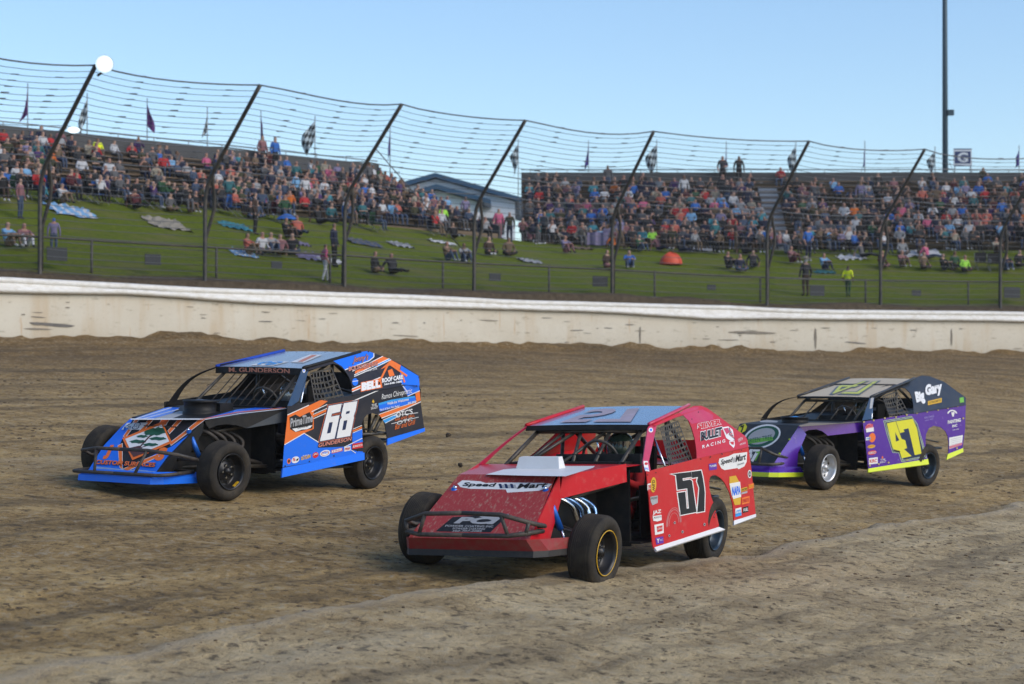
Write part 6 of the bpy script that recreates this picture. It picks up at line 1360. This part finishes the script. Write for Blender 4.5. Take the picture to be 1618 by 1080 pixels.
# people on the grass: photo column, row of the lowest visible point, pose, top, trousers, hair, facing, words
def lawn(u, v, pose, top, pants, hair, turn, words, sc=1.):
    P = on_bank(u, v); n = FN[np.argmin((FX[:, 0]-P.x)**2+(FX[:, 1]-P.y)**2)]; rz = math.atan2(n[1], n[0])-math.pi/2
    return spec(pose, P, rz+turn, top, pants, hair, sc, words=words, u=u, v=v)
lawn(12, 393, 'lawn3', 'sky-blue', 'tan', 'brown hair', .2, 'seated person in sky-blue top at the left edge of the grass')
lawn(38, 392, 'lawn3', 'rose', 'white', 'brown hair', -.2, 'seated person in rose top and white socks left of the leftmost fence post')
lawn(85, 404, 'stand1', 'lavender', 'denim', 'blue cap', 2.6, 'child in lavender top and blue cap standing by the spectator fence', .72)
lawn(32, 346, 'stand1', 'rose', 'denim', 'dark hair', .5, 'person in rose top and jeans standing above the seated pair on the grass', .85)
lawn(514, 446, 'stand3', 'pink', 'white', 'brown hair', 1.2, 'child in pink top and white trousers standing at the foot of the bank', .82)
lawn(528, 424, 'stand1', 'navy', 'black', 'dark hair', .4, 'man in dark clothes standing on the grass behind the third fence post')
for a in ((391, 405, 'lawn3', 'coral', 'tan', 'brown hair', .3, 'person in coral top seated beside the striped blanket'), (412, 402, 'lawn2', 'white', 'denim', 'blond hair', 0, 'person in white top and jeans sitting cross-legged in the lawn group'), (428, 403, 'lawn3', 'silver', 'denim', 'brown hair', -.3, 'person in silver top hugging the knees in the lawn group'),
          (443, 404, 'lawn1', 'rose', 'tan', 'dark hair', -.6, 'person in rose top leaning back at the right of the lawn group'), (462, 404, 'lawn2', 'charcoal', 'denim', 'black cap', -.9, 'person in charcoal top and black cap next to the lavender blanket'), (403, 372, 'stand1', 'brown', 'black', 'dark hair', .6, 'person in brown top standing behind the seated lawn group'),
          (452, 378, 'lawn3', 'black', 'brown', 'dark hair', .2, 'person in black crouching on the grass under the blue umbrella'), (470, 374, 'lawn1', 'coral', 'denim', 'brown hair', -.4, 'person in coral top lying back right of the blue umbrella'),
          (590, 432, 'lawn2', 'black', 'tan', 'brown hair', .3, 'person in black seated cross-legged, left of the dark pair near the fence foot'), (620, 434, 'lawn1', 'charcoal', 'black', 'black cap', -.2, 'larger person in charcoal leaning back, right of the dark pair near the fence foot'),
          (706, 414, 'lawn3', 'tan', 'denim', 'brown hair', .3, 'person in tan top and jeans seated left of the fourth fence post'), (733, 415, 'lawn3', 'silver', 'denim', 'blond hair', -.2, 'person in silver top seated against the fourth fence post'), (771, 404, 'lawn2', 'brown', 'black', 'dark hair', .1, 'person in brown top seated beside the white bag on the grass'), (803, 405, 'lawn2', 'tan', 'black', 'brown hair', -.2, 'broad person in tan top seated cross-legged below the pink standing woman'),
          (893, 401, 'lawn3', 'lavender', 'rose', 'blond hair', .2, 'person in lavender top seated alone on the grass left of the fifth fence post'), (957, 424, 'lawn2', 'brown', 'rose', 'dark hair', .4, 'person in brown top seated at the fifth fence post'), (994, 425, 'lawn3', 'blue', 'denim', 'brown hair', -.4, 'person in blue top and jeans seated right of the fifth fence post'),
          (1150, 426, 'lawn3', 'black', 'charcoal', 'dark hair', .1, 'person in black top seated in the dark pair right of the orange tent'), (1168, 430, 'lawn2', 'navy', 'denim', 'grey hair', -.1, 'person in navy top with grey hair beside a seated person in black'), (1190, 424, 'lawn1', 'charcoal', 'black', 'black cap', -.6, 'person in charcoal reclining at the right of the dark pair'),
          (1250, 418, 'lawn3', 'rose', 'maroon', 'brown hair', .2, 'person in rose top and maroon trousers seated left of the blue-shirted man'), (1277, 413, 'stand2', 'blue', 'navy', 'brown hair', 0, 'big man in bright blue shirt standing on grass above the pale-hatted man'), (1302, 428, 'lawn3', 'sky-blue', 'navy', 'dark hair', 0, 'person in sky-blue top sitting on the teal blanket'),
          (1392, 424, 'lawn2', 'maroon', 'rose', 'dark hair', .2, 'person in maroon top by the seventh fence post'), (1425, 424, 'lawn3', 'rose', 'tan', 'blond hair', -.1, 'blond person in rose top between two darker seated people'), (1458, 427, 'lawn2', 'tan', 'brown', 'brown hair', .1, 'person in tan top seated left of the lime shirt'), (1490, 428, 'lawn3', 'black', 'charcoal', 'dark hair', .3, 'person in black seated next to the dark green top'), (1507, 426, 'lawn2', 'green', 'black', 'dark hair', 0, 'person in dark green top touching the lime-shirted man'),
          (1523, 431, 'lawn2', 'lime', 'black', 'brown hair', 0, 'man in vivid lime shirt seated low on the grass at the right'), (1590, 428, 'lawn3', 'navy', 'denim', 'dark hair', -.3, 'person in navy seated right of the dark folding chairs'), (1610, 424, 'lawn2', 'black', 'black', 'grey hair', -.2, 'grey-haired person in black at the right edge of the grass'),
          (1273, 469, 'stand1', 'charcoal', 'brown', 'white cap', 3.0, 'man in a pale wide hat and dark clothes standing at the fence foot'), (1340, 470, 'stand3', 'yellow', 'green', 'brown hair', 2.2, 'child in yellow top and green trousers walking along the fence foot', .84),
          (788, 366, 'stand1', 'pink', 'rose', 'dark hair', 0, 'woman with long dark hair in pink top standing in front of the white building'), (1362, 408, 'lawn1', 'grey', 'black', 'brown hair', .4, 'person in grey lying back near the long white blanket'), (1130, 384, 'stand2', 'teal', 'black', 'dark hair', 0, 'person in teal top standing at the foot of the right grandstand'), (1010, 398, 'lawn3', 'green', 'denim', 'brown hair', .2, 'person in green top on the grass left of the orange tent')):
    lawn(*a)
hat = PEOPLE[[i for i, p in enumerate(PEOPLE) if 'pale wide hat' in p.get('words', '')][0]]; hat['brim'] = 1
# two people up on the back wall of the right stand
for u, top, ps, wd in ((1142, 'charcoal', 'stand2', 'person in charcoal with one arm out, left of the two standing on the back wall'), (1168, 'black', 'stand1', 'person in black standing still, right of the two on the back wall')):
    y = STR.org.y+STR.back-.35; x = (u-809)/F*y; spec(ps, (x, y, STR.wall_z-.80), 0, top, 'black', 'dark hair', 1., words=wd, u=u, v=260)
for u, top in ((412, 'rose'), (431, 'blue')):
    best = min((abs(imgx(PL+dl*t+nl*(STL.back-.3))-u), t) for t in np.arange(-15, 22, .1)); P = STL.P(best[1], STL.back-.45, STL.wall_z-.95); spec('stand1', P, math.atan2(nl[1], nl[0])-math.pi/2, top, 'black', 'brown hair', 1., words='person in %s top standing high against the back wall of the left grandstand' % top, u=u, v=240)
# lawn-chair rows and picnickers thick along the top of the grass
M_CHAIRS = [TM[k] for k in ('black', 'navy', 'green', 'maroon', 'blue', 'charcoal')]
CHAIRS = []
def top_line(u): return float(np.interp(u, [0, 120, 300, 450, 640, 820, 1000, 1200, 1400, 1618], [322, 326, 338, 350, 368, 384, 390, 398, 404, 410]))
u = -40.
while u < 1660:
    if pr_.random() < (.75 if u < 1240 else .62):
        v = top_line(u)-pr_.uniform(-4, 13); P = on_bank(u, v); n = FN[np.argmin((FX[:, 0]-P.x)**2+(FX[:, 1]-P.y)**2)]; rz = math.atan2(n[1], n[0])-math.pi/2+pr_.uniform(-.4, .4)
        k = pr_.random()
        if k < .55: d = spec(pr_.choice(['sit1', 'sit2', 'sit3', 'sit4']), P+Vector((0, 0, .40)), rz, u=u, v=v, lawnrow=1); CHAIRS.append((P, rz, pr_.randrange(6), d))
        elif k < .86: spec(pr_.choice(['lawn1', 'lawn2', 'lawn3']), P, rz, u=u, v=v, lawnrow=1)
        else: spec(pr_.choice(['stand1', 'stand2', 'stand3']), P, rz+pr_.uniform(-1.5, 1.5), u=u, v=v, lawnrow=1)
    u += pr_.uniform(7, 15)
lr = sorted([p for p in PEOPLE if p.get('lawnrow')], key=lambda p: p['u'])
for i, d in enumerate(lr): d['nb'] = (lr[i-1] if i else None, lr[i+1] if i+1 < len(lr) else None)
for d in PEOPLE: d['dist'] = (d['loc']-CAM).length; d['in'] = -12 < d['u'] < 1630
order_ = sorted(PEOPLE, key=lambda d: (0 if 'words' in d else 1, 0 if d['in'] else 1, d['dist']))
used = {}
def person_label(d):
    if 'words' in d: return d['words']
    l, r = d.get('nb', (None, None)); A = d['top']
    verb = 'standing' if d['pose'].startswith('stand') else {'s': 'seated', 'l': 'lounging'}[d['pose'][0]]
    if l and r: nbw = 'between %s and %s' % (l['top'], r['top']) if l['top'] != r['top'] else 'between two in %s' % l['top']
    else: nbw = 'at end beside %s' % (l or r)['top'] if (l or r) else 'alone'
    if d.get('lawnrow'): return '%s person in %s top, %s trousers, %s, on upper grass %s' % (verb, A, d['pants'], d['hair'], nbw)
    return '%s person in %s top, %s, %s %s-grandstand row, %s' % (verb, A, d['hair'], ORD[d['row']], d['side'], nbw)
seen = {}
for d in order_[:300]:
    L_ = person_label(d); n = 0
    while L_ in seen and n < 60:                            # a clash: change clothes rather than number the people
        n += 1; d['hair'] = pr_.choice(HC)
        if n > 12 and not d.get('fix'): d['top'] = pr_.choice(COMMON)
        L_ = person_label(d)
    seen[L_] = d
for d in order_[:300]:                                      # neighbours may have changed clothes: write the final labels
    d['label'] = person_label(d)
for d in order_[:300]:
    o = bpy.data.objects.new('person', POSES[d['pose']]); link(o); o.location = d['loc']; o.rotation_euler = (0, 0, d['rz']); o.scale = (d['sc'],)*3
    for i, m in enumerate((SKIN[d['skin']], TM[d['top']], TM[d['pants']], HAIR[d['hair']], TM[d['shoes']])):
        o.material_slots[i].link = 'OBJECT'; o.material_slots[i].material = m
    g = 'spectators on the grass bank' if ('words' in d or d.get('lawnrow')) else 'spectators in the %s grandstand' % d['side']
    tag(o, d['label'], 'person', g)
    if d.get('brim'):
        mb = MB(); mb.lathe([(0, .26), (.015, .25), (.02, .12), (.11, .10), (.12, 0)], TM['cream'], (0, 0, 1.64), (0, 0, 1), 18); mb.build('hat', o)
# everyone else, further off or in the back rows, as one mass
allm = []; mi_ = {}
def gm(m):
    if m.name not in mi_: mi_[m.name] = len(allm); allm.append(m)
    return mi_[m.name]
VS, FS, MS, nv = [], [], [], 0
cache = {}
for k, me in POSES.items():
    V = np.empty(len(me.vertices)*3, 'f'); me.vertices.foreach_get('co', V); cache[k] = (V.reshape(-1, 3), [tuple(p.vertices) for p in me.polygons], np.array([p.material_index for p in me.polygons]))
for d in order_[300:]:
    V, P, M_ = cache[d['pose']]; c, s = math.cos(d['rz']), math.sin(d['rz']); V = V*d['sc']
    VS.append(np.stack([V[:, 0]*c-V[:, 1]*s+d['loc'].x, V[:, 0]*s+V[:, 1]*c+d['loc'].y, V[:, 2]+d['loc'].z], 1))
    FS += [tuple(i+nv for i in p) for p in P]; nv += len(V)
    lut = np.array([gm(m) for m in (SKIN[d['skin']], TM[d['top']], TM[d['pants']], HAIR[d['hair']], TM[d['shoes']])]); MS.append(lut[M_])
me = bpy.data.meshes.new('crowd'); me.from_pydata(np.concatenate(VS).tolist(), [], FS)
for m in allm: me.materials.append(m)
me.polygons.foreach_set('material_index', np.concatenate(MS).astype('i')); me.update()
tag(link(bpy.data.objects.new('crowd', me)), kind='stuff')
# folding chairs under the people who sit in them
def chair_parts(mi):
    m = M_CHAIRS[mi]; seat = MB(); seat.box((0, -.02, .385), (.50, .46, .025), m); back = MB(); back.box((0, .22, .66), (.50, .025, .46), m, Matrix.Rotation(.18, 3, 'X'))
    leg = []
    for sx in (-1, 1):
        b = MB(); b.tube([(sx*.25, -.24, .0), (sx*.25, .22, .40), (sx*.25, .30, .88)], .012, M_STEEL, 5); b.tube([(sx*.25, .24, .0), (sx*.25, -.22, .40), (sx*.25, -.22, .58), (sx*.25, .20, .58)], .012, M_STEEL, 5); leg.append(b)
    return seat, back, leg
names_c = ['black', 'navy', 'green', 'maroon', 'blue', 'charcoal']; proto = {}; seen_c = {}
for P, rz, mi, d in CHAIRS:
    if not d['in'] or 'label' not in d: continue
    e = empty('folding_chair', P, rz)
    tag(e, '%s folding chair under the person in %s top and %s trousers with %s' % (names_c[mi], d['top'], d['pants'], d['hair']), 'chair', 'folding chairs on the upper grass')
    if mi not in proto:
        s_, b_, l_ = chair_parts(mi); proto[mi] = [s_.build('seat', e), b_.build('backrest', e)]+[q.build('leg', e) for q in l_]
    else:
        for q in proto[mi]: c = q.copy(); SC.collection.objects.link(c); c.parent = e
for u, v, mi, wd in ((1552, 430, 5, 'empty charcoal folding chair, left of the pair right of the lime shirt'), (1572, 430, 5, 'empty charcoal folding chair, right of the pair by the right fence board')):
    P = on_bank(u, v); e = empty('folding_chair', P, .1); e.scale = (1.1, 1.1, 1.0); tag(e, wd, 'chair', 'empty folding chairs on the lower grass'); s_, b_, l_ = chair_parts(mi); s_.build('seat', e); b_.build('backrest', e); [q.build('leg', e) for q in l_]
# ------------------------------------------------------------------ blankets, umbrella, tent
def blanket(u, v, w, dep, m, label, turn=0., m2=None, seed=1):
    P = on_bank(u, v); mb = MB(); n = 12; G = {}
    for i in range(n+1):
        for k in range(n+1):
            a, b = (i/n-.5)*w*(1+.10*math.sin(k*1.3+seed)), (k/n-.5)*dep*(1+.12*math.sin(i*.9+seed)); ca, sa = math.cos(turn), math.sin(turn); x, y = P.x+a*ca-b*sa, P.y+a*sa+b*ca
            G[i, k] = Vector((x, y, bank_z(x, y)+.05+.05*math.sin(i*1.9+seed)*math.cos(k*1.4+seed)+.03*math.sin(i*k*.4)))-P
    for i in range(n):
        for k in range(n): mb.add([G[i, k], G[i+1, k], G[i+1, k+1], G[i, k+1]], [(0, 1, 2, 3)], (m2 if m2 and i % 3 == 1 else m), True)
    o = mb.build('blanket'); o.location = P; tag(o, label, 'blanket', 'blankets spread on the grass bank')
blanket(112, 334, 1.65, 1.7, TM['sky-blue'], 'long blue and white striped blanket high on the grass at the left', .55, TM['white'], 2); blanket(262, 354, 1.5, 1.8, TM['cream'], 'cream blanket spread wide left of the second fence post', .5, None, 3); blanket(371, 358, 1.2, 1.0, TM['turquoise'], 'turquoise blanket below the seated crowd right of the second fence post', .5, None, 4)
blanket(385, 402, .9, .9, TM['sky-blue'], 'small sky-blue and white blanket beside the lawn group', .5, TM['white'], 5); blanket(490, 406, 1.25, 1.2, TM['lavender'], 'pale lavender blanket left of the pink child', .5, None, 6); blanket(520, 413, 1.0, .6, TM['white'], 'small white blanket behind the third fence post', .5, None, 7)
blanket(575, 386, 1.5, 1.0, TM['grey'], 'grey patterned blanket between the third post and the white one', .5, TM['denim'], 8); blanket(632, 388, 1.0, .8, TM['silver'], 'silver blanket at the right of the grey patterned one', .5, None, 9); blanket(698, 384, 1.2, .5, TM['white'], 'narrow white blanket on the upper grass in the middle', .4, None, 1)
blanket(838, 414, 1.0, .8, TM['silver'], 'crumpled silver blanket on the lower grass in the middle', .4, None, 2); blanket(912, 393, 1.4, .7, TM['tan'], 'tan blanket below the hanging lavender sheet', .2, None, 3); blanket(1102, 396, 1.6, .8, TM['silver'], 'long silver blanket right of the orange tent', .2, None, 5); blanket(1303, 432, 1.0, .5, TM['teal'], 'teal blanket under the person in sky-blue', .2, None, 4)
blanket(1345, 408, 1.3, .7, TM['white'], 'white blanket left of the seventh fence post', .2, None, 6); blanket(1452, 402, 1.9, .8, TM['white'], 'long white blanket on the upper grass at the right', .2, None, 7); blanket(478, 387, .55, .5, TM['lavender'], 'scrap of purple cloth on the grass above the lavender blanket', .5, None, 9)
def umbrella(u, v, m, label, r=.62, h=1.0):
    P = on_bank(u, v); e = empty('umbrella', P); tag(e, label, 'umbrella'); mb = MB(); n = 16
    prof = [(0, .02), (-.03, r*.35), (-.10, r*.7), (-.22, r)]
    vs_ = [(rr*math.cos(2*math.pi*i/n), rr*math.sin(2*math.pi*i/n), h+z-(.03 if (i % 2 == 0 and rr > r*.9) else 0)) for z, rr in prof for i in range(n)]
    mb.add(vs_, [(a*n+i, a*n+(i+1) % n, (a+1)*n+(i+1) % n, (a+1)*n+i) for a in range(3) for i in range(n)], m, True); mb.build('canopy', e)
    mb = MB(); mb.tube([(0, 0, 0), (0, 0, h+.08)], .012, M_STEEL, 6); mb.build('shaft', e)
umbrella(453, 372, TM['blue'], 'small bright blue umbrella held low over a crouching person', .42, .85); umbrella(757, 374, TM['red'], 'dark red umbrella in front of the white building', .50, 1.0)
P = on_bank(1060, 418); e = empty('pop_up_tent', P, .3); tag(e, 'small orange-red pop-up tent on the grass right of the fifth fence post', 'tent'); mb = MB(); n = 14; pr0 = [(0, 1), (.2, .95), (.38, .75), (.50, .45), (.56, 0)]
vs_ = [(.55*k*math.cos(2*math.pi*i/n), .46*k*math.sin(2*math.pi*i/n), z*1.0*(1+.06*math.sin(5*i))) for z, k in pr0 for i in range(n)]; M_TENT = pmat('orange_nylon', (.55, .060, .018), .6, var=.1)
mb.add(vs_, [(a*n+i, a*n+(i+1) % n, (a+1)*n+(i+1) % n, (a+1)*n+i) for a in range(4) for i in range(n)], M_TENT, True); mb.build('tent_body', e)
mb = MB(); [mb.tube([(.56*math.cos(q)*math.cos(t), .47*math.sin(q)*math.cos(t), .575*math.sin(t)) for t in np.linspace(0, math.pi, 11)], .012, M_TENT, 5) for q in (.6, 2.2)]; mb.build('tent_pole', e)
P = on_bank(945, 386); e = empty('hanging_sheet', P); tag(e, 'pale lavender sheet hung upright at the foot of the right grandstand', 'sheet'); mb = MB()
g = [[Vector(((i/8-.5)*1.05, .06*math.sin(i*1.7), .15+.62*k/4+.02*math.sin(i+k))) for k in range(5)] for i in range(9)]
for i in range(8):
    for k in range(4): mb.add([g[i][k], g[i+1][k], g[i+1][k+1], g[i][k+1]], [(0, 1, 2, 3)], TM['lavender'], True)
mb.build('cloth', e); mb = MB(); [mb.tube([(x, .03, 0), (x, .03, .82)], .015, M_STEEL, 5) for x in (-.52, .52)]; mb.build('stake', e)
# ------------------------------------------------------------------ loose clods: flying, and scattered over the track
def clod(P, r, m, seed):
    q = random.Random(seed); bm = bmesh.new(); bmesh.ops.create_icosphere(bm, subdivisions=2, radius=r)
    for v in bm.verts: v.co *= .75+.5*q.random(); v.co.z *= .8
    me = bpy.data.meshes.new('clod'); bm.to_mesh(me); bm.free(); me.materials.append(m); o = link(bpy.data.objects.new('dirt_clod', me)); o.location = P; return o
M_CLOD = pmat('dark_clod', (.05, .036, .022), .95, var=.4, scale=20)
tag(clod(at_depth(708, 687, 22.6), .030, M_CLOD, 1), 'dark clod of dirt flying above the track, nearer the blue car', 'dirt clod', 'clods thrown up by the cars'); tag(clod(at_depth(727, 734, 21.2), .026, M_CLOD, 2), 'smaller dark clod flying low just left of the red nose', 'dirt clod', 'clods thrown up by the cars')
cr = random.Random(9); xs, ys = [], []
while len(xs) < 9000:
    y = 11+40*cr.random()**1.7; x = y*cr.uniform(-.36, .36)
    if vnoise(np.array([x*.7]), np.array([y*.45]))[0] < cr.uniform(-.25, .35): continue
    xs.append(x); ys.append(y)
zs = ground_z(np.array(xs), np.array(ys)); CV, CF = [], []
ico = bmesh.new(); bmesh.ops.create_icosphere(ico, subdivisions=1, radius=1); iv = [v.co.copy() for v in ico.verts]; jf = [tuple(v.index for v in f.verts) for f in ico.faces]; ico.free()
for x, y, z in zip(xs, ys, zs):
    r = (.004+.016*cr.random()**5)*(.6+y/32); b0 = len(CV); ph = cr.random()*6.28
    for v in iv:
        k = r*(.7+.6*cr.random()); CV.append((x+(v.x*math.cos(ph)-v.y*math.sin(ph))*k*1.3, y+(v.x*math.sin(ph)+v.y*math.cos(ph))*k, z+v.z*k*.55+r*.1))
    CF += [tuple(b0+i for i in f) for f in jf]
me = bpy.data.meshes.new('dirt_crumbs'); me.from_pydata(CV, [], CF); M_CR = pmat('crumb', (.12, .085, .05), .95, var=.75, scale=.9); me.materials.append(M_CR); tag(link(bpy.data.objects.new('dirt_crumbs', me)), kind='stuff')
# ------------------------------------------------------------------ dust hanging in the air over the turn
hz = bpy.data.meshes.new('haze'); bm = bmesh.new(); bmesh.ops.create_cube(bm, size=1); 
for v in bm.verts: v.co = Vector((v.co.x*230, 75+v.co.y*200, 11+v.co.z*38))
bm.to_mesh(hz); bm.free(); ho = link(bpy.data.objects.new('haze', hz)); tag(ho, kind='stuff')
hm = bpy.data.materials.new('dust_haze'); hm.use_nodes = True; t = hm.node_tree; t.nodes.remove(t.nodes['Principled BSDF']); pv = t.nodes.new('ShaderNodeVolumePrincipled'); pv.inputs['Color'].default_value = (.80, .76, .70, 1); pv.inputs['Density'].default_value = .0004; pv.inputs['Anisotropy'].default_value = .2
t.links.new(pv.outputs[0], t.nodes['Material Output'].inputs['Volume']); hz.materials.append(hm)
